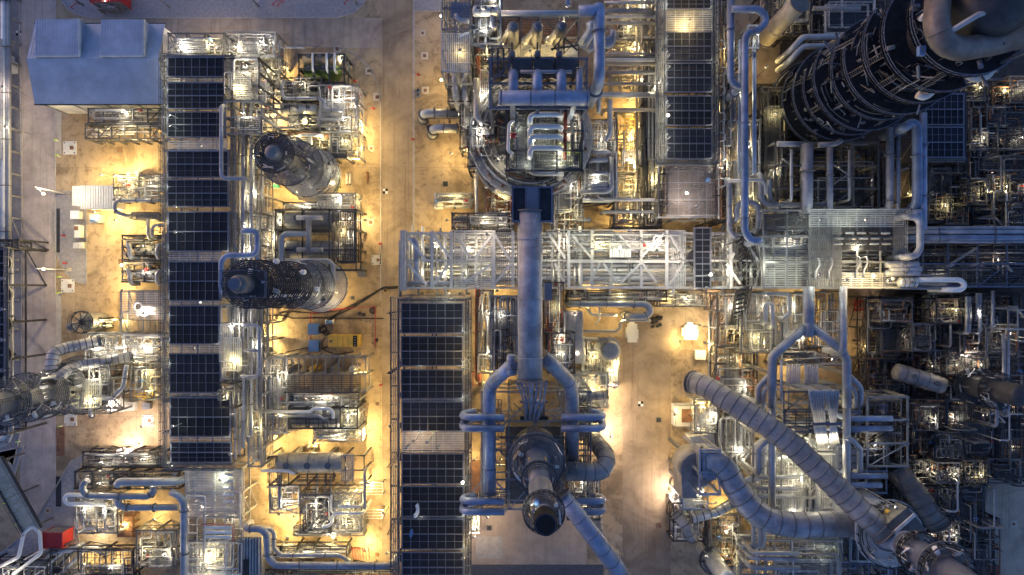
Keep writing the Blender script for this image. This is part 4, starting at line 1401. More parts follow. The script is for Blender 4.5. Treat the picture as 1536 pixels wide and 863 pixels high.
# top end of the rack
module(252, 50, 335, 82, 11, 68, 20, look='pale platform crowded with red valves', fm='steel_mid', nx=3, ny=1, decks=2, dm='grate_light', valves=10)
module(336, 48, 412, 86, 9, 69, 20, look='open pale frame beyond the shed corner', fm='galv', nx=3, ny=1, decks=1, dm='grate_light')
module(384, 84, 418, 130, 8, 70, 16, look='slanting pipe cluster on bright concrete', fm='galv', nx=1, ny=2, decks=1, dm='grate_light')
for k in range(7):
    y = 128 + k * 12 + (k % 3) * 2
    pipe([(372, y, 7), (428 + (k % 3) * 8, y, 7)], .16 + .05 * (k % 2), 'galv', 'cross pipe over bright concrete', drop=(None, 1.5))
for k in range(9):
    y = 204 + k * 9 + (k % 2) * 3
    pipe([(384, y, 5), (412, y, 5)], .1 + .05 * (k % 2), 'pipe_white', 'thin white cross pipe over bright concrete')
# ------------------------------------------------------------------ block one: exchanger nest above the spiral-deck column
t, q = frame(448, 82, 516, 124, 6.5, 3, 2, (3,), 'dark frame over a mossy drum', 'exchanger_frame', 'steel_dark', brace=False)
drum_vessel(458, 89, 508, 89, 5, 1.3, 'hide_tan', 'brown insulated drum under the top frame')
drum_vessel(462, 108, 506, 108, 4, 1.7, 'moss', 'greenish drum under the top frame', noz=4)
for px in (469, 490, 502):
    xp(px, 80, 106, 7, .22, 'pipe_white', 'short white pipe over the greenish drum', drop=(None, 5))
module(422, 117, 482, 150, 7, 71, 22, look='dense dark valve nest', fm='steel_dark', nx=2, ny=1, mats=('pipe_dark', 'pipe_alu', 'steel_mid'), decks=1, dm='grate_dark', drums=2)
pipe([(423, 120, 8), (423, 143, 8), (428, 148, 8), (480, 148, 8), (487, 152, 8), (487, 165, 8), (512, 166, 8)], .33, 'duct_grey', 'stepped blue-grey pipe across the exchanger nest', flange=4, drop=(3, 3))
module(480, 128, 537, 200, 7, 72, 26, look='white pipe cage with red valves', fm='galv', nx=2, ny=3, decks=2, dm='grate_light', valves=6, mats=('pipe_white', 'pipe_alu', 'galv'))
drum_vessel(424, 164, 474, 164, 5.5, 1.0, 'clad_bright', 'bright silver exchanger shell')
module(432, 170, 480, 192, 5, 73, 14, look='pale skid with a squat drum', fm='steel_mid', nx=2, ny=1, decks=1, drums=3, dm='grate_light')
drum_vessel(452, 180, 463, 180, 4.5, 1.4, 'clad', 'squat drum with a dark lid', dome=.3, noz=1)
t, q = frame(478, 168, 510, 190, 6, 1, 1, (3,), 'pale platform over the exchanger nest', 'platform', 'galv')
deck(t, 478, 168, 510, 190, 6.1, 'grate_light', 'galv_light')
drum_vessel(432, 204, 494, 204, 5, .8, 'rust', 'rust brown exchanger shell')
pipe([(448, 203, 6.5), (483, 203, 6.5)], .33, 'pipe_white', 'white pipe forming a tee bar', drop=(4, 4))
pipe([(466, 204, 6.5), (466, 224, 6.5)], .33, 'pipe_white', 'white pipe forming a tee stem', drop=(None, 3))
module(494, 196, 537, 234, 6.5, 74, 10, look='dark-decked corner frame', fm='galv', nx=2, ny=1, decks=2, dm='grate_dark')
t, q = frame(498, 218, 519, 236, 6.8, 1, 1, (), 'small dark slatted roof over the corner frame', 'slatted_roof', 'steel_dark', brace=False)
deck(t, 498, 218, 519, 236, 6.9, 'grate_dark', None, pitch=.25, w=.2)
module(420, 196, 500, 232, 5.5, 75, 18, look='crowded exchanger foot piping', fm='steel_mid', nx=3, ny=1, decks=1, dm='grate_light')
pipe([(455, 62 + 10, 4), (415, 72, 4), (412, 74, 4)], .2, 'pipe_white', 'thin white pipe on low stands', drop=(.3, .3))

# spiral-deck column
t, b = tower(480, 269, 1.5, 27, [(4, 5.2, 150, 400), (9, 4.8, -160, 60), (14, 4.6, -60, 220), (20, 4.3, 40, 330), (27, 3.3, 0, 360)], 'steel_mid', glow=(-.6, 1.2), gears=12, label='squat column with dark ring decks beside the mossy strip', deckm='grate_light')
M().drum((b.x, b.y, 27), (b.x, b.y, 28), 1.2, 18).build('top_head', 'clad', t)
for k, a in enumerate((.3, 1.4, 2.5)):
    v = Vector((b.x + 2.8 * math.cos(a), b.y + 2.8 * math.sin(a), 0))
    M().tube([(v.x, v.y, 1), (v.x, v.y, 18 + 3 * k)], .22, 8).build('riser_pipe', 'pipe_alu', t)
t, b2 = tower(497, 262, 1.5, 12, [(8, 3.2, -120, 140)], 'clad', label='small companion column right of the ring-decked one', deckm='grate_light', railm='galv')
pipe([(444, 282, 3), (450, 300, 3)], .25, 'pipe_white', 'short slanting white pipe')

# ------------------------------------------------------------------ block two: framed pair of exchangers
t, q = frame(413, 315, 534, 405, 9, 3, 3, (5,), '', 'exchanger_frame', 'steel_dark', .35, .26, False, label='dark frame holding two long exchangers joined by a white pipe', cat='steel frame')
deck(t, 500, 318, 534, 395, 9.05, 'grate_dark', 'steel_dark')
deck(t, 416, 340, 500, 352, 5, 'grate', None)
drum_vessel(433, 329, 502, 329, 7.2, 1.75, 'clad', 'long grey exchanger shell, upper of the framed pair', noz=2)
drum_vessel(433, 375, 502, 375, 7.2, 1.75, 'clad', 'long grey exchanger shell, lower of the framed pair', noz=2)
for y in (327, 375):
    drum_vessel(503, y, 512, y, 6.8, 1.5, 'clad_bright', 'short bright exchanger head in the framed pair', dome=.3, noz=0)
pipe([(445, 327, 9.8), (484, 327, 9.8)], .45, 'duct_grey', 'grey bar pipe on the upper framed exchanger', n=12)
pipe([(445, 375, 9.8), (484, 375, 9.8)], .45, 'duct_grey', 'grey bar pipe on the lower framed exchanger', n=12)
pipe([(463, 327, 9.9), (463, 375, 9.9)], .5, 'duct_grey', 'thick grey pipe linking the two framed exchangers', n=12)
pipe([(462, 351, 9.9), (428, 351, 9.9), (422, 357, 9.9), (422, 395, 9.9)], .55, 'pipe_alu', 'thick silver elbow pipe in the exchanger frame', n=12, drop=(None, 4))
pipe([(428, 391, 10), (492, 391, 10), (500, 397, 10), (500, 420, 10), (493, 428, 10), (488, 430, 10)], .42, 'pipe_alu', 'silver hook pipe over the round decks', n=12)
module(476, 290, 533, 316, 6, 81, 16, look='pale grated pipe skid', fm='galv', nx=2, ny=1, decks=2, dm='grate_light')
module(425, 304, 480, 318, 6, 82, 10, look='dark pipe skid', fm='steel_dark', nx=2, ny=1, decks=1)
module(400, 318, 414, 402, 7, 83, 14, look='bright slim pipe skid', fm='galv_light', nx=1, ny=4, decks=1, dm='grate_light', mats=('pipe_white', 'pipe_alu'))
module(506, 318, 532, 392, 7, 84, 14, look='lamp-lit valve cage', fm='steel_dark', nx=1, ny=3, decks=1)

# leaning tower with five ring decks
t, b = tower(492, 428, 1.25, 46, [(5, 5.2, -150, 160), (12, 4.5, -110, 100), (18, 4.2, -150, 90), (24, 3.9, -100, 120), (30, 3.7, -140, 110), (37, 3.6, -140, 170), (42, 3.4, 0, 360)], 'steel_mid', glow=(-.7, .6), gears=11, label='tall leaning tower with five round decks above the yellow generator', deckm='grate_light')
for k, a in enumerate((.4, 1.3, 2.2, 4.2, 5.3)):
    v = Vector((b.x + 2.1 * math.cos(a), b.y + 2.1 * math.sin(a), 0))
    M().tube([(v.x, v.y, 1), (v.x, v.y, 20 + 4.5 * k)], .2 + .05 * (k % 3), 8).build('riser_pipe', ('pipe_alu', 'pipe_white', 'pipe_blue')[k % 3], t)
    M().tube([(v.x, v.y, 20 + 4.5 * k), (b.x + 2 * math.cos(a), b.y + 2 * math.sin(a), 20.5 + 4.5 * k)], .22, 8).build('branch_pipe', 'pipe_alu', t)
x0, y0, x1, y1 = R(334, 406, 402, 446, 43)
f = M()
M().grating(x0, y0, x1, y1, 43.1, .28, .18).build('top_deck', 'grate_dark', t)
M().rail([(x0, y0, 43.1), (x1, y0, 43.1), (x1, y1, 43.1), (x0, y1, 43.1)], closed=True).build('top_handrail', 'blue_steel', t)
M().cyl((b.x, b.y, 46), (b.x, b.y, 47.5), .8, 14).build('top_nozzle', 'blue_steel', t)
for k in range(5):
    a = -1 + .8 * k
    M().drum((b.x + 3.6 * math.cos(a), b.y + 3.6 * math.sin(a), 14 + 6 * k), (b.x + 3.6 * math.cos(a), b.y + 3.6 * math.sin(a), 15 + 6 * k), .4, 10).build('manway', 'pipe_white', t)

# ------------------------------------------------------------------ generator, boxes, hoses
x0, y0, x1, y1 = R(492, 503, 538, 521, 2.9)
t = thing('generator', '', 'generator', ((x0 + x1) / 2, (y0 + y1) / 2, 0), None, 'yellow container generator on the concrete with a black grille end')
M().box(x0, y0, .25, x1, y1, 2.8).build('body', 'yellow', t)
M().box(x0 + .1, y0 + .1, 0, x1 - .1, y1 - .1, .25).build('skid_base', 'steel_dark', t)
M().box(x0 + .05, y0 + .05, 2.8, x1 - 1.2, y1 - .05, 2.9).build('roof', 'yellow', t)
xg = x1 - 1.1
for k in range(4):
    xx = x0 + .9 + k * 1.0
    M().box(xx, y0 + .1, 2.902, xx + .05, y1 - .1, 2.93).build('roof_seam', 'rust', t)
for k in range(3):
    M().box(x0 + .4 + k * 1.3, y1 + .003, .5, x0 + 1.4 + k * 1.3, y1 + .05, 2.4).build('door', 'yellow', t)
M().box(x0 + .3, (y0 + y1) / 2 - .25, 2.903, x0 + .75, (y0 + y1) / 2 + .25, 3.0).build('hatch', 'steel_mid', t)
M().box(xg, y0 + .1, 2.8, xg + .75, y1 - .1, 2.86).build('grille', 'black', t)
for k in range(4):
    M().cyl((xg + .38, y0 + .4 + k * .5, 2.86), (xg + .38, y0 + .4 + k * .5, 2.95), .14, 10).build('exhaust_cap', 'galv', t)
for (a, b, c, d, lk) in ((462, 486, 476, 502, 'blue box unit above the other blue box'), (463, 511, 477, 527, 'blue box unit level with the yellow generator')):
    x0, y0, x1, y1 = R(a, b, c, d, 2.2)
    t = thing('power_box', lk, 'power box', ((x0 + x1) / 2, (y0 + y1) / 2, 0), None, lk)
    M().box(x0, y0, .15, x1, y1, 2.1).build('body', 'blue_paint', t)
    M().box(x0 - .06, y0 - .06, 2.1, x1 + .06, y1 + .06, 2.2).build('lid', 'blue_paint', t)
    M().box(x0 + .1, y0 + .1, 0, x1 - .1, y1 - .1, .15).build('skid_base', 'steel_dark', t)
    M().box(x1 + .002, y0 + .5, .7, x1 + .12, y1 - .5, 1.6).build('socket_panel', 'steel_dark', t)
x0, y0, x1, y1 = R(487, 481, 500, 486, 1)
t = thing('hose_reel', 'small blue hose reel with white ends', 'hose reel', ((x0 + x1) / 2, (y0 + y1) / 2, 0))
M().cyl((x0 + .2, (y0 + y1) / 2, .5), (x1 - .2, (y0 + y1) / 2, .5), .4, 14).build('drum', 'blue_paint', t)
for x in (x0 + .1, x1 - .1):
    M().cyl((x - .08, (y0 + y1) / 2, .5), (x + .08, (y0 + y1) / 2, .5), .5, 14).build('side_plate', 'white', t)


def hose(pts, r=.09, m='rubber', look='black cable snaking over the concrete', cat='cable'):
    v = [W(px, py, .12) for px, py in pts]
    o = M().tube(fillet(v, 1.6, 6), r, 6).build('cable', m, None, (v[0].x, v[0].y, 0))
    return reg(o, look, cat, pts[len(pts) // 2])
hose([(600, 430), (575, 431), (555, 443), (530, 461), (505, 473), (492, 482)], .14, look='thick black cable running up to the pale rack')
hose([(600, 432), (572, 434), (545, 452), (515, 464), (497, 476), (486, 490), (476, 496)], .12, look='black cable curving down to the upper blue box')
hose([(560, 440), (540, 451), (510, 466), (470, 470), (440, 468), (418, 470)], .1, look='thin black cable drifting left over the concrete')
hose([(477, 500), (492, 499), (500, 508), (494, 520), (478, 524)], .09, look='short black cable loop between the blue boxes')
hose([(382, 474), (420, 473), (440, 478), (480, 477), (575, 478)], .1, look='dark line of cable across the open concrete')
hose([(476, 520), (455, 523), (430, 528), (412, 545)], .08, look='thin cable from the lower blue box')
hose([(488, 506), (482, 515), (486, 526), (505, 532), (530, 528)], .08, look='thin cable under the generator side')
for cx, cy, rr in ((559, 466, .62), (485, 494, .7), (489, 499, .55)):
    c = W(cx, cy, .12)
    o = M()
    for k in range(2):
        o.tube([(c.x + rr * (1 - .1 * k) * math.cos(a * .3927), c.y + rr * (1 - .1 * k) * math.sin(a * .3927), .12 + .14 * k) for a in range(16)], .08, 6, closed=True)
    o = o.build('hose_coil', 'rubber', None, (c.x, c.y, 0))
    reg(o, 'coiled black hose on the concrete', 'hose coil')
for k, pts in enumerate(([(466, 466), (563, 460), (563, 520)], [(466, 508), (466, 470), (520, 463)])):
    v = [W(px, py, .9) for px, py in pts]
    b = M()
    for a, c in zip(v, v[1:]):
        b.bar(a, c, .12, .2)
        n = int((c - a).length / 3)
        for i in range(n + 1):
            p = a.lerp(c, i / max(1, n))
            b.bar((p.x, p.y, 0), p, .1)
    o = b.build('barrier_tape', 'red', None, (v[1].x, v[1].y, 0))
    reg(o, ('orange-red barrier line right of the generator', 'orange-red barrier line by the blue boxes')[k], 'barrier')
for px, py in ((540, 470), (546, 472), (565, 510), (628, 136 + 8), (628, 142 - 5), (579, 436)):
    c = W(px, py)
    t = thing('barrel', 'small dark drum on the concrete' if px < 570 else 'small blue drum pair' if px > 600 else 'small yellow cone', 'drum', c)
    M().cyl(c, c + Vector((0, 0, .8)), .35, 12).build('body', 'rubber' if px < 570 else 'blue_paint' if px > 600 else 'yellow', t)
    M().cyl(c + Vector((0, 0, .8)), c + Vector((0, 0, .88)), .3, 12).build('lid', 'steel_dark', t)

# ------------------------------------------------------------------ block three: framed exchangers below the generator
t, q = frame(428, 536, 548, 588, 7, 6, 2, (3.5,), '', 'exchanger_frame', 'galv', .3, .22, True, label='wide lattice frame just below the yellow generator', xbrace=8, cat='steel frame')
deck(t, 428, 563, 540, 588, 7.05, 'grate_dark', 'steel_dark', 'grating', 's')
for k in range(4):
    v = W(440 + 30 * k, 553, 4)
    tt = thing('vertical_pot', 'small upright pot in the lattice frame', 'vessel', (v.x, v.y, 0))
    M().drum((v.x, v.y, .5), (v.x, v.y, 5), .6, 14).build('shell', ('clad', 'yellow', 'clad', 'clad_bright')[k], tt)
    M().cyl((v.x, v.y, 5), (v.x, v.y, 5.6), .15, 8).build('nozzle', 'galv', tt)
module(428, 589, 538, 612, 6, 91, 26, look='pale piping skid below the lattice frame', fm='galv', nx=4, ny=1, decks=3, dm='grate_light', mats=('pipe_white', 'pipe_alu', 'pipe_tan'))
drum_vessel(438, 600, 446, 600, 4, .9, 'blue_paint', 'stubby blue and orange drum', noz=1)
drum_vessel(436, 626, 512, 626, 5, 1.9, 'clad', 'long drum with a pale domed end', noz=2, bands=3)
t, q = frame(433, 612, 536, 643, 7.5, 4, 1, (), 'dark caged walkway over the domed drum', 'drum_cage', 'steel_dark', .28, .2, False)
deck(t, 436, 628, 505, 642, 7.6, 'grate_dark', 'steel_dark', pitch=.6)
pipe([(394, 618, 8.5), (465, 618, 8.5), (470, 613, 8.5), (494, 613, 8.5), (500, 618, 8.5), (500, 628, 8.5)], .3, 'pipe_white', 'white stepped pipe over the domed drum')
pipe([(394, 624, 8), (478, 624, 8), (486, 629, 8), (492, 629, 8)], .3, 'duct_grey', 'grey pipe over the domed drum')
module(402, 536, 430, 650, 7, 92, 26, look='white cross piping between rack and frames', fm='galv_light', nx=1, ny=5, decks=2, dm='grate_light', mats=('pipe_white', 'pipe_alu', 'galv_light'))
module(470, 643, 542, 662, 5, 93, 14, look='low pale pipe skid', fm='galv', nx=3, ny=1, decks=1, dm='grate_light')
module(512, 600, 538, 642, 6, 94, 10, look='bright round-headed valve stand', fm='galv_light', nx=1, ny=2, decks=1, dm='grate_light')
drum_vessel(420, 694, 512, 694, 6.5, 1.9, 'pipe_tan', 'long pale drum on stilts with a caged walkway', noz=3, bands=3)
t, q = frame(404, 684, 546, 728, 7, 5, 2, (), 'dark caged walkway below the long pale drum', 'drum_cage', 'steel_dark', .28, .2, False)
deck(t, 448, 700, 502, 720, 7.1, 'grate_dark', 'steel_dark', pitch=.5)
deck(t, 514, 682, 530, 720, 7.1, 'grate_light', 'galv')
deck(t, 404, 684, 418, 722, 7.1, 'grate', 'steel_dark')
pipe([(392, 706, 8.5), (432, 706, 8.5), (440, 711, 8.5)], .28, 'pipe_white', 'white pipe under the long pale drum', drop=(None, 5))
pipe([(547, 706, 8), (547, 765, 8)], .28, 'pipe_alu', 'grey pipe down the right of the drum cage', drop=(6, 2))
for px in (418, 421, 476, 488, 496):
    xp(px, 708 + (px % 7), 765, 6, .2, 'pipe_alu' if px < 480 else 'galv', 'thin grey pipe below the long pale drum', drop=(None, 1))
module(450, 742, 496, 800, 6.5, 95, 28, look='dense dark pump skid', fm='steel_mid', nx=2, ny=2, decks=1, drums=3, mats=('pipe_dark', 'pipe_alu', 'steel_mid'))
module(496, 740, 542, 798, 6.5, 96, 26, look='bright hairpin piping skid', fm='galv', nx=2, ny=2, decks=1, dm='grate_light', mats=('pipe_white', 'pipe_alu', 'pipe_white'))
pipe([(544, 770, 8), (504, 770, 8), (498, 776, 8), (498, 785, 8), (490, 790, 8), (484, 790, 8)], .3, 'pipe_white', 'white serpentine pipe', drop=(3, 3))
pipe([(540, 760, 8), (508, 760, 8)], .25, 'pipe_white', 'short white cross pipe in the hairpin skid', drop=(3, 3))
t, q = frame(540, 724, 574, 742, 2.5, 1, 1, (), 'small pale grated stand by the road, upper one', 'stand', 'galv', .2, .16, False)
deck(t, 540, 724, 574, 742, 2.6, 'grate_light', None, pitch=.5)
t, q = frame(545, 765, 574, 778, 2.5, 1, 1, (), 'small pale grated stand by the road, lower one', 'stand', 'galv', .2, .16, False)
deck(t, 545, 765, 574, 778, 2.6, 'grate_light', None, pitch=.5)
module(404, 728, 450, 770, 5, 97, 14, look='low piping on bright yellow concrete', fm='galv', nx=1, ny=1, decks=1)
module(440, 792, 545, 804, 3, 98, 10, look='low fence-like pipe stand', fm='galv', nx=5, ny=1, decks=0)
module(396, 820, 520, 836, 4.5, 99, 14, look='dark mesh-topped pipe trench', fm='steel_dark', nx=5, ny=1, decks=2, dm='grate_dark')
b = M()
for k in range(7):
    p, q = W(528 + 4 * k, 822, .5), W(530 + 4 * k, 840, .5)
    b.bar(p, q, .08)
    b.bar((p.x, p.y, 0), p + Vector((0, 0, .8)), .08)
o = b.build('scaffold_rack', 'red', None, (W(540, 830).x, W(540, 830).y, 0))
reg(o, 'orange-red rack of scaffold tubes near the lamp', 'scaffold rack')
pipe([(392, 794, 8), (405, 794, 8), (411, 800, 8), (411, 822, 8), (421, 833, 8), (508, 833, 8), (518, 838, 8), (526, 845, 8)], .4, 'pipe_alu', 'thin silver pipe stepping along the trench', n=12, flange=6)
pipe([(366, 793, 9.5), (390, 793, 9.5), (400, 800, 9.5), (402, 835, 9.5), (412, 848, 9.5), (590, 849, 9.5)], .66, 'duct_grey', 'thick grey pipe turning along the bottom edge', n=14, flange=7, drop=(6, 4))
module(392, 855, 590, 905, 5, 100, 30, look='dark piping along the bottom edge', fm='steel_dark', nx=6, ny=2, decks=2, dm='grate_dark', mats=('pipe_dark', 'pipe_alu', 'steel_mid'))
for k, (px, py, an) in enumerate(((408, 560, 0), (412, 655, .3), (540, 640, 1.5), (430, 755, 0), (470, 668, 0), (412, 280, 0), (524, 300, 1.5))):
    pump(px, py, an, .9, ('blue_paint', 'galv', 'green_paint')[k % 3], ('blue pump', 'grey pump', 'green pump')[k % 3] + ' on a concrete base')
# ------------------------------------------------------------------ long pale pipe rack across the middle
rack_t, (rx0, ry0, rx1, ry1) = frame(602, 350, 1144, 432, 13, 12, 2, (5, 9), '', 'pipe_rack', 'galv_light', .45, .34, True, label='long pale steel pipe rack running across the middle', xbrace=0, cat='pipe rack')
for (a, b, c, d, zz, mm, s, pt, w) in ((682, 347, 742, 395, 13.15, 'grate_light', 'n', .42, .14), (682, 420, 742, 431, 13.15, 'grate_light', 's', .3, .15), (744, 350, 776, 431, 13.2, 'grate', '', .34, .14), (820, 346, 852, 432, 13.15, 'grate', 'ns', .8, .13),
                                   (854, 346, 1000, 388, 13.15, 'grate', 'n', .5, .13), (1000, 346, 1028, 430, 13.15, 'grate_light', '', .3, .16), (1072, 350, 1144, 430, 13.15, 'grate', 's', .9, .13), (854, 392, 1000, 430, 9.2, 'grate', '', .4, .14), (602, 346, 610, 436, 13.2, 'grate_light', 'w', .3, .2)):
    deck(rack_t, a, b, c, d, zz, mm, 'galv_light', 'grating', s, pt, w)
for px in (606, 648, 677, 741, 769, 853, 888, 962, 1000, 1096):
    a, b = W(px, 346, 13.55), W(px, 434, 13.55)
    M().bar(a, b, .5, .4).build('top_girder', 'galv_light', rack_t)
for (a, b) in (((694, 426), (738, 396)), ((742, 352), (766, 392)), ((742, 426), (766, 396)), ((832, 395), (846, 424)), ((884, 426), (900, 395)), ((905, 395), (926, 424)), ((930, 426), (962, 394)), ((964, 396), (985, 424)), ((962, 386), (996, 350)), ((926, 350), (950, 376)), ((1090, 396), (1110, 426)), ((1096, 390), (1112, 362)), ((612, 396), (640, 428)), ((612, 356), (640, 392)), ((650, 428), (676, 392)), ((650, 352), (676, 388)), ((858, 352), (886, 386)), ((1004, 352), (1026, 390)), ((1004, 428), (1026, 392)), ((1110, 352), (1136, 390)), ((824, 352), (848, 388)), ((684, 352), (706, 388)), ((712, 388), (738, 352))):
    M().bar(W(*a, 13.8), W(*b, 13.8), .42, .2).build('top_brace', 'galv_light', rack_t)
for py in (393, 431):
    M().bar(W(853, py, 13.7), W(1020, py, 13.7), .35, .3).build('top_rail_beam', 'galv_light', rack_t)
for k, (py, r, z, m) in enumerate(((356, .2, 10, 'pipe_alu'), (363, .3, 10, 'galv'), (370, .22, 10, 'pipe_alu'), (377, .35, 10, 'pipe_white'), (384, .25, 10, 'pipe_alu'), (391, .3, 10, 'galv'), (398, .42, 10.2, 'pipe_alu'), (405, .28, 10, 'pipe_white'), (411, .35, 10, 'pipe_alu'), (418, .5, 10.2, 'duct_grey'), (425, .3, 10, 'pipe_alu'))):
    pipe([(612 + (k * 37) % 60, py, z), (1140 - (k * 53) % 90, py, z)], r, m, 'long pipe lying inside the pale rack', flange=14)
for k, (py, r, m) in enumerate(((360, .25, 'pipe_alu'), (374, .3, 'pipe_tan'), (387, .3, 'pipe_alu'), (401, .25, 'galv'), (415, .35, 'pipe_alu'))):
    pipe([(620, py, 6), (1130, py, 6)], r, m, 'lower-level pipe inside the pale pipe rack')
for k, px in enumerate((618, 627, 634, 655, 661, 668, 692, 700, 714, 722, 830, 838, 846, 862, 870, 915, 944, 1010, 1016, 1084, 1092, 1104, 1126)):
    pipe([(px, 338 + (k * 7) % 12, 11.5), (px, 430 + (k * 11) % 22, 11.5)], .14 + .07 * (k % 3), ('pipe_alu', 'galv', 'pipe_white')[k % 3], 'cross pipe through the pale pipe rack', drop=(None, 4))
module(852, 352, 1020, 376, 13.4, 111, 26, look='fine pale piping under the rack gratings', fm='galv_light', nx=5, ny=1, decks=1, dm='grate_light', levels=(11,), zlow=9, mats=('pipe_white', 'pipe_alu'), brace=False)
for k in range(16):
    for py in (364, 408):
        if not 776 < 622 + k * 33 < 818:
            part_lamp(rack_t, W(622 + k * 33 + (9 if py > 400 else 0), py, 12.6), 85, random.choice(((1, .9, .7), (1, .86, .6), (.98, 1, .8), (1, .82, .68))))
o = M()
for k in range(9):
    p = W(916 + 3.6 * k, 380, 13.7)
    o.box(p.x - .16, p.y - .75, 13.3, p.x + .16, p.y + .75, 14.1)
o = o.build('radiator_panel', 'white', None, (W(930, 380, 13).x, W(930, 380, 13).y, 13.2))
reg(o, 'bright white finned panel on the pale rack', 'panel')
module(612, 350, 680, 430, 9, 112, 24, look='open pipework at the rack end', fm='galv', nx=2, ny=2, decks=1, zlow=4, brace=False)
pipe([(618, 358, 13.3), (625, 364, 13.3), (625, 424, 13.3)], .55, 'duct_grey', 'thick grey end pipe in the rack', n=12)
pipe([(600, 362, 12), (600, 445, 12)], .3, 'galv', 'pale upright end pipe of the rack')
pipe([(605, 425, 12.5), (682, 425, 12.5)], .45, 'duct_grey', 'smooth grey pipe along the rack end')
# escape stairs and black truss near the rack's right part
for k, (pts) in enumerate((((1106, 360, 16), (1124, 432, 6)), ((1112, 432, 16), (1098, 520, 2)), ((1142, 360, 15), (1148, 430, 8)))):
    a, b = W(*pts[0]), W(*pts[1])
    d = b - a
    u = Vector((-d.y, d.x, 0)).normalized() * 1.0
    t = thing('stair_tower', ('dark open stair crossing the pale rack', 'dark lattice stair dropping below the rack', 'pale stair flight by the grey deck')[k], 'stairs', ((a.x + b.x) / 2, (a.y + b.y) / 2, 0))
    mm = 'galv' if k == 2 else 'steel_dark'
    s = M()
    for i in range(14):
        p = a.lerp(b, (i + .5) / 14)
        s.bar(p - u * .9, p + u * .9, .35, .08)
    s.build('treads', mm, t)
    for sg in (-1, 1):
        M().bar(a + u * sg, b + u * sg, .12, .4).build('stringer', mm, t)
        M().rail([a + u * sg, b + u * sg]).build('handrail', mm, t)
        for f in (0, 1):
            p = a.lerp(b, f) + u * sg
            M().bar((p.x, p.y, 0), p, .25).build('leg', mm, t)
        M().truss(a + u * sg + Vector((0, 0, 1.2)), b + u * sg + Vector((0, 0, 1.2)), u * (-2 * sg) if sg < 0 else Vector((0, 0, 1.4)), 1, 8, .16).build('truss', mm, t)

# ------------------------------------------------------------------ big vertical duct with hood, legs and tube fan
zD = 27
duct([(795, 316, zD), (795, 571, zD)], 2.0, 'duct_grey', '', 9.5, label='big smooth grey cylinder duct lying across the pale rack', n=36, bw=.1, bandm='duct_grey')
t, q = frame(769, 281, 828, 332, 28.2, 3, 1, (), '', 'duct_hood', 'blue_steel', .35, .3, False, zb=22, label='dark box hood at the upper end of the big cylinder duct', cat='duct hood')
x0, y0, x1, y1 = q
M().box(x0 + .1, y0 + .1, 24, x1 - .1, y1 - .1, 28.0).build('hood_panel', 'black_steel', t)
M().box((x0 + x1) / 2 - .9, y0, 28.22, (x0 + x1) / 2 + .9, y1, 28.5).build('roof_strip', 'blue_steel', t)
for px in (781, 809):
    v = W(px, 320, 24)
    for yy in (q[1] + .3, q[3] - .3):
        M().bar((v.x, yy, 0), (v.x, yy, 24), .45).build('support_leg', 'steel_mid', t)
t = thing('duct_trestle', 'steel trestle carrying the big cylinder duct', 'trestle', W(795, 470, 0))
for py in (350, 425, 500, 556):
    for px in (781, 809):
        a = W(px, py, 25)
        M().bar((a.x, a.y, 0), (a.x, a.y, 25), .5).build('leg', 'steel_mid', t)
    a, b = W(781, py, 24.6), W(809, py, 24.6)
    M().bar(a, b, .5).build('saddle_beam', 'steel_mid', t)
duct([(778, 540, 24), (757, 558, 23), (742, 571, 20), (734, 582, 18), (734, 742, 17)], 1.15, 'pipe_blue', 'thick blue duct leg running down the heater, nearer the air coolers', 16, 3.5, bw=.1, bandm='blue_steel')
duct([(812, 534, 24), (832, 551, 23), (853, 573, 20), (858, 592, 18), (858, 690, 16)], 1.25, 'duct_grey', 'thick grey duct leg running down the heater, nearer the open road', 16, 3.5, bw=.1, bandm='blue_steel')
drum_vessel(768, 535, 768, 560, 24, .9, 'pipe_blue', 'short blue pot against the big cylinder duct', noz=1, zb=14)
drum_vessel(729, 616, 729, 648, 17, .5, 'pipe_blue', 'slim blue side pipe', noz=0, zb=8)

# ------------------------------------------------------------------ heater one: frame, manifold loops, floors
t, hq = frame(722, 588, 886, 764, 16, 4, 4, (6, 11), '', 'heater_structure', 'galv', .4, .3, True, label='steel frame of the heater under the black-mouthed stack', xbrace=6)
x0, y0, x1, y1 = R(758, 640, 844, 756, 9)
M().box(x0, y0, 1, x1, y1, 9).build('heater_box', 'steel_mid', t)
deck(t, 752, 655, 850, 680, 16.1, 'grate', 'steel_dark', pitch=.4)
deck(t, 690, 615, 752, 640, 13, 'grate_dark', 'blue_steel')
deck(t, 690, 742, 760, 765, 13, 'grate_dark', 'blue_steel')
deck(t, 845, 615, 905, 640, 13, 'grate_dark', 'blue_steel')
deck(t, 845, 740, 902, 764, 13, 'grate_dark', 'blue_steel')
for (px, py, qx, qy) in ((722, 640, 752, 606), (752, 640, 722, 606), (752, 640, 786, 610), (850, 640, 815, 612), (850, 612, 882, 640), (722, 700, 752, 670), (850, 760, 880, 735), (752, 760, 724, 735), (815, 640, 850, 612), (722, 668, 752, 700)):
    M().bar(W(px, py, 17), W(qx, qy, 17), .24).build('brace', 'galv', t)
rg = random.Random(9)
for k in range(26):
    px, py = rg.uniform(722, 870), rg.uniform(590, 755)
    a = rg.choice(((24, 0), (0, 26), (22, 22), (-22, 24)))
    zz = rg.uniform(12, 17.5)
    M().bar(W(px, py, zz), W(px + a[0], py + a[1], zz), .22).build('brace', rg.choice(('galv', 'blue_steel', 'duct_grey')), t)
deck(t, 850, 650, 886, 700, 16.1, 'grate_dark', 'galv', pitch=.4)
deck(t, 724, 600, 752, 655, 15, 'grate_dark', 'galv', pitch=.5)
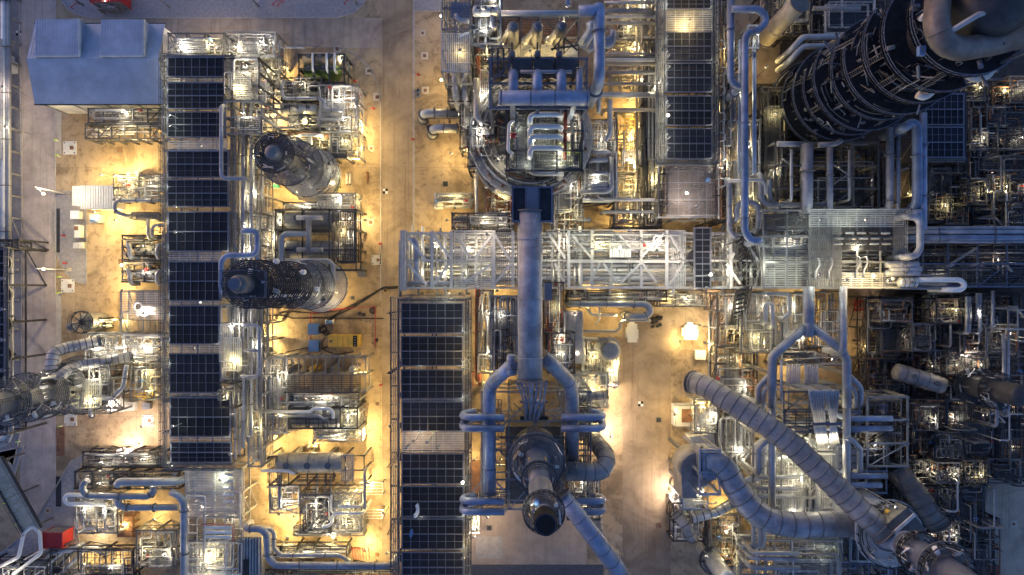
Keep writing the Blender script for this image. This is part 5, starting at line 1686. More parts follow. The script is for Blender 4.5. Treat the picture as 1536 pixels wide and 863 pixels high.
for side, (xa, xb, xr) in enumerate(((757, 693, 700), (842, 905, 912))):
    for k, (ya, yb) in enumerate(((626, 643), (752, 768))):
        sgn = -1 if side == 0 else 1
        pts = [(xa, ya, 19), (xb + sgn * 2, ya, 19), (xb + sgn * 2, ya - 14, 14), (xb - sgn * 8, ya - 18, 11)]
        pipe([(xa, ya, 19), (xb, ya, 19), (xb - sgn * 3, ya - 6, 15), (xb - sgn * 22, ya - 9, 15)], .62, 'pipe_blue', 'upper blue manifold bar at the heater', n=14)
        pipe([(xa, yb, 19.5), (xb, yb, 19.5), (xb - sgn * 3, ya + 4, 15), (xb - sgn * 22, ya + 2, 15)], .62, 'pipe_blue', 'lower blue manifold bar at the heater', n=14)
        for j in range(4):
            p = W(xa + (xb - xa) * (j + .5) / 4, yb, 19)
            o = M().bar((p.x, p.y, 12), (p.x, p.y + 1, 18.9), .2).bar((p.x, p.y + 2, 12), (p.x, p.y + 2, 18.9), .2).build('bracket', 'blue_steel', None, (p.x, p.y, 12))
            reg(o, 'blue bracket under a heater manifold bar', 'bracket')
# fan of tubes
t = thing('tube_fan', 'fan of slim blue tubes spreading below the big cylinder duct', 'tube fan', W(800, 600, 10))
for k in range(8):
    a = W(774 + 6.5 * k, 571, 23)
    b_ = W(786 + 4.2 * k if k < 4 else 772 + 6.2 * k, 602, 19.5)
    c = W(789 + 3.8 * k, 628, 14)
    M().tube(fillet([a, b_, c], .8), .2, 8).build('tube', 'pipe_blue' if k % 2 else 'duct_grey', t)
for k in range(4):
    M().tube([W(790 + 6.5 * k + 2 * k, 600, 19), W(789 + 5.5 * k, 629, 17.5)], .3, 10).build('header_tube', 'duct_grey', t)
M().bar(W(780, 603, 18), W(822, 603, 18), .4).build('support_beam', 'blue_steel', t)
M().bar(W(780, 628, 15), W(822, 628, 15), .8, .8).build('header', 'steel_dark', t)

# stack
b = W(799, 650, 0)
t = thing('stack', '', 'stack', (b.x, b.y, 0), None, 'tall leaning stack with a black mouth and two round platforms')
M().tube([(b.x, b.y, z) for z in (14, 22, 22.1, 24.5, 25, 38)] , 1, 36, rs=[4.1, 4.1, 2.3, 1.75, 1.6, 1.6]).build('shell', 'blue_steel', t)
M().tube([(b.x, b.y, z) for z in (38, 47.5, 48.5, 54, 54, 50)], 1, 32, rs=[1.75, 1.75, 1.32, 1.32, 1.18, 1.18], caps=False).build('chimney', 'blue_steel', t)
M().cyl((b.x, b.y, 50.5), (b.x, b.y, 54.03), 1.21, 28).build('mouth', 'black', t)
M().tube([(b.x, b.y, 51), (b.x, b.y, 54.08)], 1.4, 32, caps=False).build('soot_band', 'black', t)
for zz, ro, ri in ((22.4, 4.6, 2.2), (33, 2.7, 1.7), (48.6, 2.7, 1.4)):
    p = M()
    k = 0
    q = ri
    while q < ro:
        p.arc((b.x, b.y), q, q + .22, zz, 0, 360)
        q += .3
    for k in range(20):
        a = math.radians(18 * k)
        p.bar((b.x + ri * math.cos(a), b.y + ri * math.sin(a), zz - .25), (b.x + ro * math.cos(a), b.y + ro * math.sin(a), zz - .2), .1, .2)
    po = p.build('platform', 'grate', t)
    gear(t, b, random.Random(int(zz)), zz, ri + .3, ro - .3, 40 if zz < 30 else 16, ('clad', 'steel_mid', 'pipe_white', 'steel_dark', 'hide_tan'))
    h = M()
    h.rail([Vector((b.x + ro * math.cos(a * .2618), b.y + ro * math.sin(a * .2618), zz)) for a in range(24)], 1.2, True, .1)
    h.build('handrail', 'steel_dark', po)
for k in range(6):
    v = Vector((b.x + (-3.2 + 1.0 * k), b.y - 2.6 - (k % 2), 22.4))
    M().cyl(v, v + Vector((0, 0, .6 + .2 * (k % 3))), .3, 10).build('instrument', ('pipe_white', 'clad')[k % 2], t)
for dx in (-.8, .8):
    v = W(806, 690, 24.5)
    M().drum((v.x + dx - .5, v.y, 24.6), (v.x + dx + .5, v.y, 24.6), .5, 12).build('actuator', 'yellow', t)
M().box(*(W(803, 697, 23).x - 1.2, W(803, 697, 23).y - .8, 22.4), *(W(803, 697, 23).x + 1.2, W(803, 697, 23).y + .6, 23.6)).build('damper_box', 'white_dirty', t)
M().ladder((b.x + 2.0, b.y - .6, 23), (b.x + 2.0, b.y - .6, 49.5)).build('ladder', 'steel_dark', t)
M().drum(W(805, 752, 49), W(805, 752, 49) + Vector((0, 0, .8)), .4, 12).build('valve', 'blue_paint', t)
# deck plate right of the stack
o = M().box(*R(818, 692, 846, 703, 19)[:2], 18.6, *R(818, 692, 846, 703, 19)[2:], 19).build('cover_plate', 'red_oxide', None, (W(830, 697, 19).x, W(830, 697, 19).y, 18.6))
reg(o, 'dark red-brown plate beside the stack platform', 'plate')
duct([(880, 646, 9), (892, 662, 12), (906, 678, 15), (911, 692, 17), (903, 706, 18), (893, 708, 18), (844, 707, 19)], 1.6, 'duct_tan', 'bent ringed duct curling into the heater side', 1.7, 3.2, n=28)
duct([(842, 742, 23), (895, 812, 23), (905, 826, 22), (925, 852, 20), (940, 885, 17)], 1.45, 'pipe_blue', 'straight blue ringed duct slanting down from the stack', 3.4, n=28, bandm='blue_steel')
duct([(893, 752, 6), (896, 790, 7), (905, 822, 8), (930, 838, 8)], 1.1, 'duct_tan', 'dim tan ringed duct behind the blue slanting one', 1.2, n=24)
duct([(868, 597, 9), (912, 592, 9)], .85, 'duct_tan', 'pale ringed stub duct by the bright floodlight', 1.3)
module(870, 560, 912, 612, 6, 121, 18, look='pale piping by the heater corner', fm='galv', nx=1, ny=2, decks=2, dm='grate_light')
module(838, 560, 870, 600, 8, 122, 14, look='brown-lit skid under the duct leg', fm='galv', nx=1, ny=1, decks=1, drums=1)
module(857, 612, 900, 660, 10, 123, 14, look='dark skid right of the heater', fm='steel_mid', nx=1, ny=2, decks=1)
module(852, 705, 900, 780, 8, 124, 16, look='dark pipework at the heater foot', fm='steel_dark', nx=1, ny=2, decks=2, dm='grate_dark')

# ------------------------------------------------------------------ flank structures along the big duct
module(735, 445, 776, 560, 15, 131, 30, look='dark blue piping tower beside the big duct', fm='blue_steel', nx=2, ny=4, decks=3, dm='grate_dark', mats=('pipe_blue', 'steel_dark', 'pipe_dark', 'duct_grey'), railm='blue_steel', drums=1)
module(716, 436, 740, 560, 7, 132, 16, look='narrow piping strip beside the red fire main', fm='steel_mid', nx=1, ny=4, decks=1)
module(818, 424, 845, 500, 15, 133, 14, look='dark blue cabinet stack beside the duct', fm='steel_dark', nx=1, ny=2, decks=2, dm='grate_dark', mats=('pipe_blue', 'red_oxide'))
x0, y0, x1, y1 = R(817, 425, 828, 451, 17)
t = thing('tall_cabinet', 'tall blue-grey cabinet with a rust brown foot', 'cabinet', ((x0 + x1) / 2, (y0 + y1) / 2, 0))
M().box(x0, y0, 8, x1, y1, 17).build('body', 'blue_steel', t)
M().box(x0 + .1, y0 + .1, 0, x1 - .1, y1 - .1, 8).build('foot', 'red_oxide', t)
x0, y0, x1, y1 = R(847, 467, 874, 545, 6.5)
t = thing('louvre_house', 'pale lamp-lit louvred house beside the big duct', 'louvre house', ((x0 + x1) / 2, (y0 + y1) / 2, 0))
M().box(x0, y0, 0, x1, y1, 6).build('wall', 'white_dirty', t)
s = M()
n = 32
for k in range(n):
    y = y0 + (y1 - y0) * (k + .5) / n
    s.box(x0 + .3, y - .09, 6.02, x0 + 1.9, y + .09, 6.5)
    s.box(x0 + 2.1, y - .09, 6.02, x1 - .1, y + .09, 6.35)
s.build('louvre', 'white_dirty', t)
M().rail([(x0, y0, 6), (x1, y0, 6), (x1, y1, 6), (x0, y1, 6)], closed=True).build('handrail', 'galv_light', t)
module(826, 466, 848, 545, 9, 134, 16, look='lamp-lit service strip by the louvred house', fm='steel_mid', nx=1, ny=3, decks=2, dm='grate_light', mats=('rust', 'pipe_alu', 'pipe_white'))
module(822, 500, 862, 560, 13, 135, 16, look='dark reddish equipment bay beside the duct', fm='steel_dark', nx=1, ny=2, decks=2, dm='grate_dark', mats=('red_oxide', 'pipe_dark', 'pipe_blue'))
# red fire main
pipe([(719, 432, 2.5), (719, 578, 2.5)], .3, 'red_oxide', 'long dull red pipe beside the air coolers', flange=4)
pipe([(714, 432, 2.2), (714, 570, 2.2), (720, 574, 2.2)], .2, 'red_oxide', 'thin dull red pipe beside the long red one', flange=4)
t, q = frame(709, 560, 721, 578, 2.4, 1, 1, (), 'little red frame at the end of the red pipe', 'valve_frame', 'red_oxide', .16, .14, True)
o = M().box(*R(705, 690, 722, 758, 0)[:2], .03, *R(705, 690, 722, 758, 0)[2:], .06).build('cover_plate', 'rust', None, (W(713, 724, 0).x, W(713, 724, 0).y, 0))
reg(o, 'rusty floor plate beside the air coolers', 'plate')
module(704, 765, 718, 800, 3, 136, 5, look='small pink-lit stair landing', fm='galv_light', nx=1, ny=2, decks=1, dm='grate_light')

# ------------------------------------------------------------------ right of the duct, below the rack
pipe([(856, 456, 10), (968, 456, 10), (975, 462, 10), (975, 470, 10), (968, 475, 10), (946, 475, 10)], .62, 'pipe_alu', 'silver hairpin pipe below the pale rack', n=14, flange=5, drop=(3, 2))
pipe([(883, 464, 5), (886, 472, 5), (925, 473, 5)], .3, 'pipe_white', 'thin bent white pipe under the silver hairpin', drop=(1, 1))
pipe([(899, 460, 6), (899, 478, 6), (893, 488, 4)], .2, 'pipe_white', 'thin white down-pipe under the silver hairpin')
pipe([(876, 497, 5), (924, 497, 5), (930, 492, 5), (930, 483, 5), (940, 481, 5), (975, 481, 5)], .3, 'galv', 'thin grey pipe stepping over the yard', drop=(1, 1))
module(852, 436, 1000, 452, 9, 141, 20, look='dark pipe shelf below the pale rack', fm='steel_dark', nx=5, ny=1, decks=2, dm='grate_dark')
module(990, 436, 1060, 460, 6, 142, 16, look='yellow-lit piping below the rack', fm='steel_mid', nx=3, ny=1, decks=1, drums=1)
for (a, b, c, d, lk, ang) in ((939, 486, 958, 514, 'white stepped concrete block standing upright', 0), (1024, 488, 1048, 510, 'white stepped concrete block lying broad', 1)):
    x0, y0, x1, y1 = R(a, b, c, d, 1.2)
    t = thing('equipment_block', lk, 'block', ((x0 + x1) / 2, (y0 + y1) / 2, 0))
    w, h = x1 - x0, y1 - y0
    M().box(x0 + w * .15, y0, 0, x1 - w * .1, y1, 1.2).build('main_block', 'white', t)
    M().box(x0, y0 + h * .25, 0, x0 + w * .148, y1 - h * .2, .9).build('side_block', 'white', t)
    M().box(x1 - w * .098, y0 + h * .2, 0, x1, y1 - h * .3, 1.0).build('side_block', 'white', t)
    M().box(x0 + w * .3, y1 + .01, 0, x1 - w * .3, y1 + .5, .8).build('side_block', 'white', t)
x0, y0, x1, y1 = R(1044, 526, 1058, 539, 1.3)
t = thing('cabinet', 'small pale square cabinet alone on the yard', 'cabinet', ((x0 + x1) / 2, (y0 + y1) / 2, 0))
M().box(x0, y0, .1, x1, y1, 1.2).build('body', 'white_dirty', t)
M().box(x0 - .08, y0 - .08, 1.2, x1 + .08, y1 + .08, 1.3).build('lid', 'white', t)
b = W(908, 521, 0)
t = thing('round_tank', '', 'tank', b, None, 'small round tank with a grey domed roof on the yard')
M().tube([(b.x, b.y, z) for z in (0, 7, 7.3)], 1, 28, rs=[1.85, 1.85, 1.75]).build('shell', 'clad_bright', t)
M().tube([(b.x, b.y, z) for z in (7.3, 7.6, 7.8)], 1, 28, rs=[1.95, 1.3, .1]).build('roof', 'galv', t)
h = M()
h.rail([Vector((b.x + 2.3 * math.cos(a * .3 + .5), b.y + 2.3 * math.sin(a * .3 + .5), 5)) for a in range(14)])
h.build('handrail', 'galv_light', t)
M().arc((b.x, b.y), 1.9, 2.4, 5, 20, 260).build('platform', 'grate_light', t)
module(876, 508, 902, 560, 4.5, 143, 18, look='cluttered white pump stand by the round tank', fm='galv_light', nx=1, ny=2, decks=1, drums=2, mats=('pipe_white', 'pipe_alu', 'pipe_tan'))
module(904, 536, 928, 580, 4, 144, 12, look='lamp-lit pipe stand below the round tank', fm='galv', nx=1, ny=2, decks=1, dm='grate_light')
t = thing('cable_heap', 'dark heap of gear by the silver hairpin', 'gear heap', W(982, 480))
for k in range(10):
    p = W(982 + random.uniform(-7, 7), 482 + random.uniform(-9, 9), 0)
    M().drum(p + Vector((0, 0, .3)), p + Vector((.5, .2, .5)), random.uniform(.2, .4), 8).build('gear_bag', 'rubber', t)
for k, (px, y0_, y1_) in enumerate(((1068, 452, 530), (1072, 452, 560), (1064, 470, 610))):
    pipe([(px, y0_, 4), (px, y1_, 4)], .2, 'galv', 'thin straight pipe at the yard edge', flange=6)
module(1076, 440, 1110, 520, 9, 145, 30, look='rusty pink-lit piping tower', fm='steel_mid', nx=1, ny=3, decks=2, mats=('rust', 'pipe_tan', 'galv'))
module(1074, 520, 1136, 600, 7, 146, 34, look='tangled brown piping block', fm='steel_mid', nx=2, ny=3, decks=2, mats=('pipe_tan', 'pipe_dark', 'galv', 'rust'), drums=1)
module(1112, 440, 1160, 530, 11, 147, 34, look='yellow-lit multi-level piping block', fm='steel_mid', nx=2, ny=3, decks=2, mats=('pipe_alu', 'pipe_tan', 'galv'))
pipe([(1076, 610, 4), (1076, 540, 4), (1080, 536, 4), (1105, 536, 4)], .2, 'pipe_white', 'thin white square-bent pipe round a yellow slab', drop=(1, 1))
x0, y0, x1, y1 = R(1078, 556, 1106, 580, 1.5)
t = thing('sump_tank', 'open yellow-brown sump box', 'sump', ((x0 + x1) / 2, (y0 + y1) / 2, 0))
M().box(x0, y0, 0, x1, y1, 1.3).build('wall', 'hide_tan', t)
M().box(x0 + .2, y0 + .2, 1.3, x1 - .2, y1 - .2, 1.4).build('lid', 'yellow', t)
M().rail([(x0, y0, 1.3), (x1, y0, 1.3), (x1, y1, 1.3), (x0, y1, 1.3)], closed=True).build('handrail', 'galv_light', t)
# ------------------------------------------------------------------ reactor block, top centre
b = W(793, 230, 0)
t = thing('reactor_vessel', '', 'reactor', (b.x, b.y, 0), None, 'huge round vessel under the blue header with curved ring decks')
M().tube([(b.x, b.y, z) for z in (3, 13, 14.5, 15.5, 16)], 1, 44, rs=[9, 9, 7.5, 4.5, .5]).build('shell', 'steel_mid', t)
for k in range(22):
    a, q = .286 * k, 6.2 + 1.7 * (k % 3)
    M().bar((b.x + 3 * math.cos(a), b.y + 3 * math.sin(a), 16.6), (b.x + q * math.cos(a), b.y + q * math.sin(a), 16.2 + .3 * (k % 2)), .16).build('radial_beam', ('galv', 'steel_dark')[k % 2], t)
gear(t, b, random.Random(4), 16.2, 1.5, 8.8, 70, ('clad', 'steel_mid', 'pipe_alu', 'steel_dark', 'galv', 'rust'))
for k, (zz, ri, ro) in enumerate(((8, 9.1, 11.2), (14.5, 9.1, 11), (16.4, 6.6, 8.6), (15.2, 8.7, 9.6))):
    p = M()
    q = ri
    while q < ro:
        p.arc((b.x, b.y), q, q + .24, zz, 0, 360, seg=60)
        q += .32
    po = p.build('platform', 'grate_light' if k < 2 else 'grate', t)
    gear(t, b, random.Random(k), zz, ri + .2, ro - .2, 60, ('clad', 'steel_mid', 'pipe_white', 'steel_dark', 'galv', 'rust'))
    h = M()
    h.rail([Vector((b.x + ro * math.cos(a * .1745), b.y + ro * math.sin(a * .1745), zz)) for a in range(36)], 1.15, True, .1)
    h.build('handrail', 'galv_light', po)
for k in range(14):
    a = math.radians(150 + 18 * k)
    v = Vector((b.x + 10 * math.cos(a), b.y + 10 * math.sin(a), 0))
    M().tube([(v.x, v.y, 1), (v.x, v.y, 15)], .3, 8).build('riser_pipe', ('pipe_alu', 'steel_mid', 'rust')[k % 3], t)
for k in range(12):
    a = math.radians(30 * k)
    M().bar((b.x + 8.5 * math.cos(a), b.y + 8.5 * math.sin(a), 0), (b.x + 8.5 * math.cos(a), b.y + 8.5 * math.sin(a), 4), .6).build('leg', 'concrete', t)
# frame above it
t, q = frame(760, 166, 873, 256, 24, 3, 3, (), '', 'reactor_structure', 'steel_dark', .4, .32, False, zb=4, label='dark square frame over the huge round vessel')
for q_ in ((778, 190), (820, 200), (860, 185), (840, 240), (790, 244)):
    part_lamp(t, W(*q_, 25.5), 90, (.95, 1, .8))
deck(t, 775, 176, 800, 252, 24.1, 'grate', 'steel_dark', 'grating', 'w')
deck(t, 800, 176, 850, 252, 22.5, 'grate', None, pitch=.4)
deck(t, 850, 215, 872, 254, 24.1, 'grate_dark', 'steel_dark')
for k, y in enumerate((172, 190, 205, 222)):
    pipe([(795, y + 12, 25.5), (795, y + 4, 26), (800, y, 26), (842, y, 26)], .45, 'pipe_white', 'pale hooked pipe on the reactor frame', n=12, drop=(22, 22))
pipe([(770, 182, 25), (764, 186, 25), (762, 226, 25), (768, 230, 25)], .3, 'pipe_white', 'white loop pipe with a red valve on the reactor frame', drop=(20, 20))
o = M().drum(W(770, 203, 26.2) - Vector((.3, 0, 0)), W(770, 203, 26.2) + Vector((.3, 0, 0)), .45, 12).cyl(W(770, 203, 25), W(770, 203, 26.2), .12, 8).build('relief_valve', 'red', None, W(770, 203, 25))
reg(o, 'bright red valve on the reactor frame', 'valve')
pipe([(793, 250, 22), (800, 259, 22), (842, 259, 22)], .6, 'pipe_alu', 'thick pale pipe along the bottom of the reactor frame', n=12, drop=(18, 16))
for k, (px, a_, b_) in enumerate(((790, 170, 240), (775, 165, 225), (848, 165, 240), (858, 165, 235))):
    pipe([(px, a_, 23), (px, b_, 23)], .3, ('steel_dark', 'pipe_blue', 'red_oxide', 'steel_mid')[k], 'straight pipe inside the reactor frame')
module(764, 170, 872, 254, 21, 170, 60, look='greenish piping floor inside the reactor frame', fm='steel_dark', nx=3, ny=3, decks=3, dm='grate', levels=(), zlow=16, brace=False, mats=('pipe_alu', 'pipe_white', 'galv', 'moss'), drums=0)
module(704, 168, 742, 236, 16, 1701, 30, look='jumbled gear on the curved reactor decks', fm='steel_mid', nx=1, ny=2, decks=2, mats=('pipe_alu', 'galv', 'pipe_dark', 'blue_steel'))
# blue header with stubs
zH = 34
t = thing('header_drum', '', 'header drum', (W(816, 147, zH).x, W(816, 147, zH).y, 20), None, 'big blue horizontal header drum with four upright stubs')
M().drum(W(749, 147, zH), W(883, 147, zH), 1.15, 28, .12).build('shell', 'pipe_blue', t)
for px in (770, 806, 842, 869):
    M().tube(fillet([W(px, 146, zH), W(px, 112, zH - 1), W(px, 104, zH - 8)], 1.5), .78 if px < 860 else .55, 18).build('stub_pipe', 'pipe_blue', t)
for f in (.02, .35, .62, .98):
    p = W(749, 147, zH).lerp(W(883, 147, zH), f)
    M().tube([p - Vector((.1, 0, 0)), p + Vector((.1, 0, 0))], 1.18, 28, caps=False).build('band_ring', 'blue_steel', t)
for f in (.15, .85):
    p = W(749, 147, zH).lerp(W(883, 147, zH), f)
    M().bar((p.x, p.y, 20), (p.x, p.y, zH - .6), .8, 1.6).build('saddle', 'blue_steel', t)
t, q = frame(735, 88, 880, 162, 30, 4, 2, (), '', 'header_structure', 'blue_steel', .45, .36, True, zb=6, label='dark blue frame under the blue header drum', xbrace=4)
deck(t, 738, 72, 764, 116, 32, 'grate_dark', 'blue_steel', pitch=.8, w=.3)
deck(t, 764, 90, 868, 116, 31, 'grate_dark', 'blue_steel', 'grating', 'ns', .3, .2)
x0, y0, x1, y1 = R(766, 94, 864, 112, 31)
for k in range(3):
    xa, xb = x0 + (x1 - x0) * (k + .06) / 3, x0 + (x1 - x0) * (k + .94) / 3
    M().box(xa, y0, 31.1, xb, y1, 32.6).build('duct_box', 'steel_dark', t)
for px in (768, 806, 838):
    M().drum(W(px, 84, 32), W(px, 84, 32) + Vector((0, 0, 1.2)), .5, 10).build('hoist', 'steel_mid', t)
    M().bar(W(px, 92, 32.5), W(px, 64, 32.5), .25).build('jib', 'steel_dark', t)
pipe([(780, 108, 33), (858, 108, 33)], .3, 'duct_grey', 'long grey bar pipe on the dark header frame')
# angled domes
for k, px in enumerate((770, 806, 842)):
    t = thing('dome_exchanger', ('angled silver dome with a slanting pipe, nearest the tan concrete', 'angled silver dome with a slanting pipe, middle of the three', 'angled silver dome with a slanting pipe, last of the three by the big blue bend')[k], 'dome', (W(px, 42, 22).x, W(px, 42, 22).y, 14))
    p = W(px, 41, 24)
    M().drum((p.x, p.y, 16), (p.x, p.y, 24), 1.0, 20, .7).build('shell', 'steel_mid', t)
    M().tube([p + Vector((0, 0, .6)), W(px - 17, 60, 19)], .5, 12).build('slanting_pipe', 'pipe_alu', t)
    M().cyl(W(px - 17, 60, 19), W(px - 20, 63, 18), .7, 12).build('end_flange', 'clad_bright', t)
t, q = frame(752, 26, 868, 88, 18, 4, 2, (9,), '', 'dome_structure', 'steel_mid', .4, .3, True, label='rust-stained frame holding three angled domes', xbrace=5)
deck(t, 755, 68, 868, 86, 16, 'grate_light', 'galv_light', 'grating', 's', .3, .28)
deck(t, 752, 30, 868, 66, 14, 'rust', None, pitch=.4, w=.3)
for (a, b_) in (((826, 74), (868, 68)), ((818, 30), (866, 76)), ((866, 30), (828, 76)), ((846, 26), (846, 80))):
    M().bar(W(*a, 21), W(*b_, 21), .25).build('brace', 'steel_dark', t)
drum_vessel(712, 17, 745, 17, 22, .9, 'clad_bright', 'pale drum at the top edge', zb=10)
pipe([(868, 17, 26), (893, 16, 26), (899, 10, 26), (899, 122, 26)], .0 + .95, 'pipe_blue', 'long fat blue pipe dropping from the top edge', n=18, flange=12, drop=(None, 12))
pipe([(752, 20, 24), (890, 20, 24)], .5, 'pipe_alu', 'silver pipe along the top edge')
pipe([(886, 34, 20), (889, 44, 20), (880, 58, 19), (872, 70, 18)], .9, 'pipe_blue', 'curved blue duct beside the fat blue pipe', n=16)
pipe([(852, 10, 25), (852, -20, 25)], .4, 'pipe_blue', 'short blue pipe at the top edge')
pipe([(683, 22, 22), (690, 32, 22), (704, 32, 22)], .5, 'pipe_alu', 'silver bend in the glassy platform', n=12)
pipe([(738, 20, 22), (738, 40, 22), (744, 44, 22)], .4, 'pipe_alu', 'silver down-bend by the domes', n=12)
pipe([(683, 62, 16), (700, 54, 16), (730, 48, 16)], .65, 'pipe_blue', 'fat blue pipe slanting through the glassy platform', n=14)
# tall platform beside the tan concrete
t, q = frame(663, -20, 704, 108, 22, 2, 4, (8, 15), '', 'tall_platform', 'galv', .35, .26, True, label='tall pale grated platform at the edge of the tan concrete', cat='platform')
deck(t, 663, 50, 704, 108, 22.1, 'grate_light', 'galv_light', 'grating', 'swe', .34, .15)
deck(t, 663, -20, 704, 48, 22.1, 'grate', 'galv_light', 'grating', 'w', .4, .12)
deck(t, 676, 5, 704, 25, 22.4, 'blue_steel', None, pitch=.3, w=.25)
for k, px in enumerate((682, 696)):
    pipe([(px, 96, 15), (px + 2, 150, 12)], .6, 'duct_grey', 'thick grey pipe under the tall pale platform', drop=(None, 2), n=12)
module(706, -20, 752, 66, 21, 151, 26, look='crowded dark blue piping at the top edge', fm='blue_steel', nx=2, ny=3, decks=3, dm='grate_dark', mats=('pipe_blue', 'pipe_dark', 'pipe_alu'), railm='blue_steel')
module(672, 108, 706, 152, 12, 152, 14, look='dark lower frame below the tall pale platform', fm='steel_dark', nx=1, ny=2, decks=1, dm='grate_dark')
module(708, 66, 736, 168, 15, 153, 20, look='rust brown riser strip beside the reactor', fm='steel_dark', nx=1, ny=3, decks=1, mats=('rust', 'red_oxide', 'pipe_dark'))
pipe([(715, 118, 17), (715, 175, 17), (722, 184, 17)], .55, 'pipe_alu', 'slim silver pipe with a bent foot beside the reactor', n=12, drop=(None, 8))
# horizontal pipes from the concrete to the reactor
for k, y in enumerate((173, 196)):
    pipe([(634 + 14 * k, y + 4, 3), (634 + 14 * k, y - 1, 4.5), (642 + 14 * k, y - 3, 5), (688, y - 3, 5)], .85, 'pipe_alu', ('silver feed pipe with a white elbow, upper of two', 'silver feed pipe with a white elbow, lower of two')[k], flange=2.5, n=14, drop=(.4, None))
t, q = frame(640, 178, 690, 190, 3.4, 3, 1, (), 'low grey support under the silver feed pipes', 'pipe_support', 'steel_mid', .25, .2, False)
module(690, 150, 722, 222, 9, 154, 26, look='dark curved-edge piping against the reactor', fm='steel_dark', nx=1, ny=3, decks=2)
module(702, 190, 745, 250, 12, 155, 22, look='slanted dark gear beside the reactor decks', fm='steel_dark', nx=1, ny=2, decks=2, dm='grate_dark', mats=('pipe_dark', 'pipe_alu', 'blue_steel'))
pipe([(715, 250, 6), (715, 345, 6)], .3, 'pipe_white', 'thin straight white pipe down to the pale rack')
pipe([(652, 302, 3), (708, 302, 3), (713, 298, 3), (713, 250, 3)], .3, 'pipe_alu', 'L-shaped silver pipe at the white panel cabinet', drop=(.5, None), flange=4)
module(655, 290, 706, 310, 3.5, 156, 10, look='low pump skid with a white panel', fm='galv', nx=2, ny=1, decks=1, dm='grate_light')
module(728, 280, 768, 346, 8, 157, 22, look='rust-lit piping between reactor and rack', fm='steel_mid', nx=1, ny=3, decks=2, mats=('rust', 'pipe_alu', 'red_oxide'))
module(678, 320, 770, 348, 13, 158, 24, look='dark top piping along the pale rack', fm='steel_dark', nx=4, ny=1, decks=2, mats=('pipe_dark', 'pipe_alu', 'steel_mid'))
module(830, 258, 875, 345, 11, 159, 26, look='orange-lit piping right of the duct hood', fm='steel_mid', nx=1, ny=3, decks=2, mats=('pipe_alu', 'rust', 'galv'), drums=1)
pipe([(864, 308, 9), (864, 326, 9), (868, 330, 9), (886, 330, 9)], .45, 'pipe_alu', 'silver elbow pipe by the duct hood', n=12)
module(874, 180, 925, 300, 12, 160, 34, look='blue-grey rung piping beside the reactor', fm='steel_dark', nx=1, ny=4, decks=2, mats=('duct_grey', 'pipe_alu', 'pipe_blue'))
for k, y in enumerate((241, 260, 277, 283, 228)):
    pipe([(886, y, 13), (914, y, 13)], .4, 'duct_grey', 'short silver rung pipe beside the reactor', n=12, drop=(6, 6))
pipe([(915, 150, 14), (915, 200, 14), (910, 208, 14), (908, 212, 14)], .45, 'pipe_alu', 'silver upright pipe right of the reactor', n=12)
pipe([(917, 236, 13), (917, 282, 13), (912, 288, 13), (870, 288, 13)], .45, 'duct_grey', 'grey pipe hooking under the rung pipes', n=12)
pipe([(924, 255, 12), (924, 295, 12), (918, 301, 12), (874, 301, 12)], .4, 'pipe_alu', 'silver pipe hooking under the grey hook', n=12)
for k, y in enumerate((66, 72, 76)):
    pipe([(880, y + 2, 16), (888, y - 4, 16), (918, y - 8, 16), (920, y - 20, 16)], .5, 'duct_grey', 'looped grey pipe near the fat blue pipe', n=12)
# yellow-lit pipe street between reactor and lamp-lit coolers
for k, (y, r) in enumerate(((4, .3), (17, .5), (25, .35), (35, .3), (81, .2), (86, .25), (90, .3), (96, .4), (109, .4), (126, .25), (143, .45), (165, .35), (300, .3), (318, .3))):
    pipe([(906, y, 13 - (k % 3)), (982, y, 13 - (k % 3))], r, ('pipe_alu', 'galv', 'pipe_white', 'pipe_tan')[k % 4], 'cross pipe over the yellow-lit pipe street', drop=(8, 8) if k % 2 else None)
pipe([(898, 170, 14), (898, 146, 14), (904, 142, 14), (975, 142, 14)], .42, 'pipe_alu', 'silver square-cornered pipe over the yellow-lit street', n=12)
module(916, -10, 984, 60, 6, 161, 30, look='low yellow-lit piping at the top edge', fm='galv', nx=2, ny=2, decks=2, mats=('pipe_tan', 'pipe_alu', 'galv'), drums=1)
module(916, 62, 984, 140, 6, 162, 30, look='low amber-lit piping in the pipe street', fm='galv', nx=2, ny=2, decks=1, mats=('pipe_tan', 'pipe_alu', 'galv'), drums=2)
module(924, 168, 968, 260, 4, 163, 22, look='sparse amber-lit skid with yellow covers', fm='galv', nx=1, ny=2, decks=1, mats=('pipe_tan', 'yellow', 'galv'), drums=2)
module(920, 262, 980, 342, 6, 164, 34, look='glowing amber piping above the pale rack', fm='steel_mid', nx=2, ny=3, decks=1, mats=('pipe_tan', 'pipe_alu', 'galv'))
module(966, 60, 992, 340, 10, 165, 40, look='dark riser strip beside the lamp-lit coolers', fm='steel_dark', nx=1, ny=9, decks=3, mats=('pipe_dark', 'pipe_tan', 'steel_mid'))
for px in (955, 962):
    pipe([(px, 40, 7), (px, 330, 7)], .25, 'pipe_tan', 'long thin pipe down the yellow-lit street', flange=10)
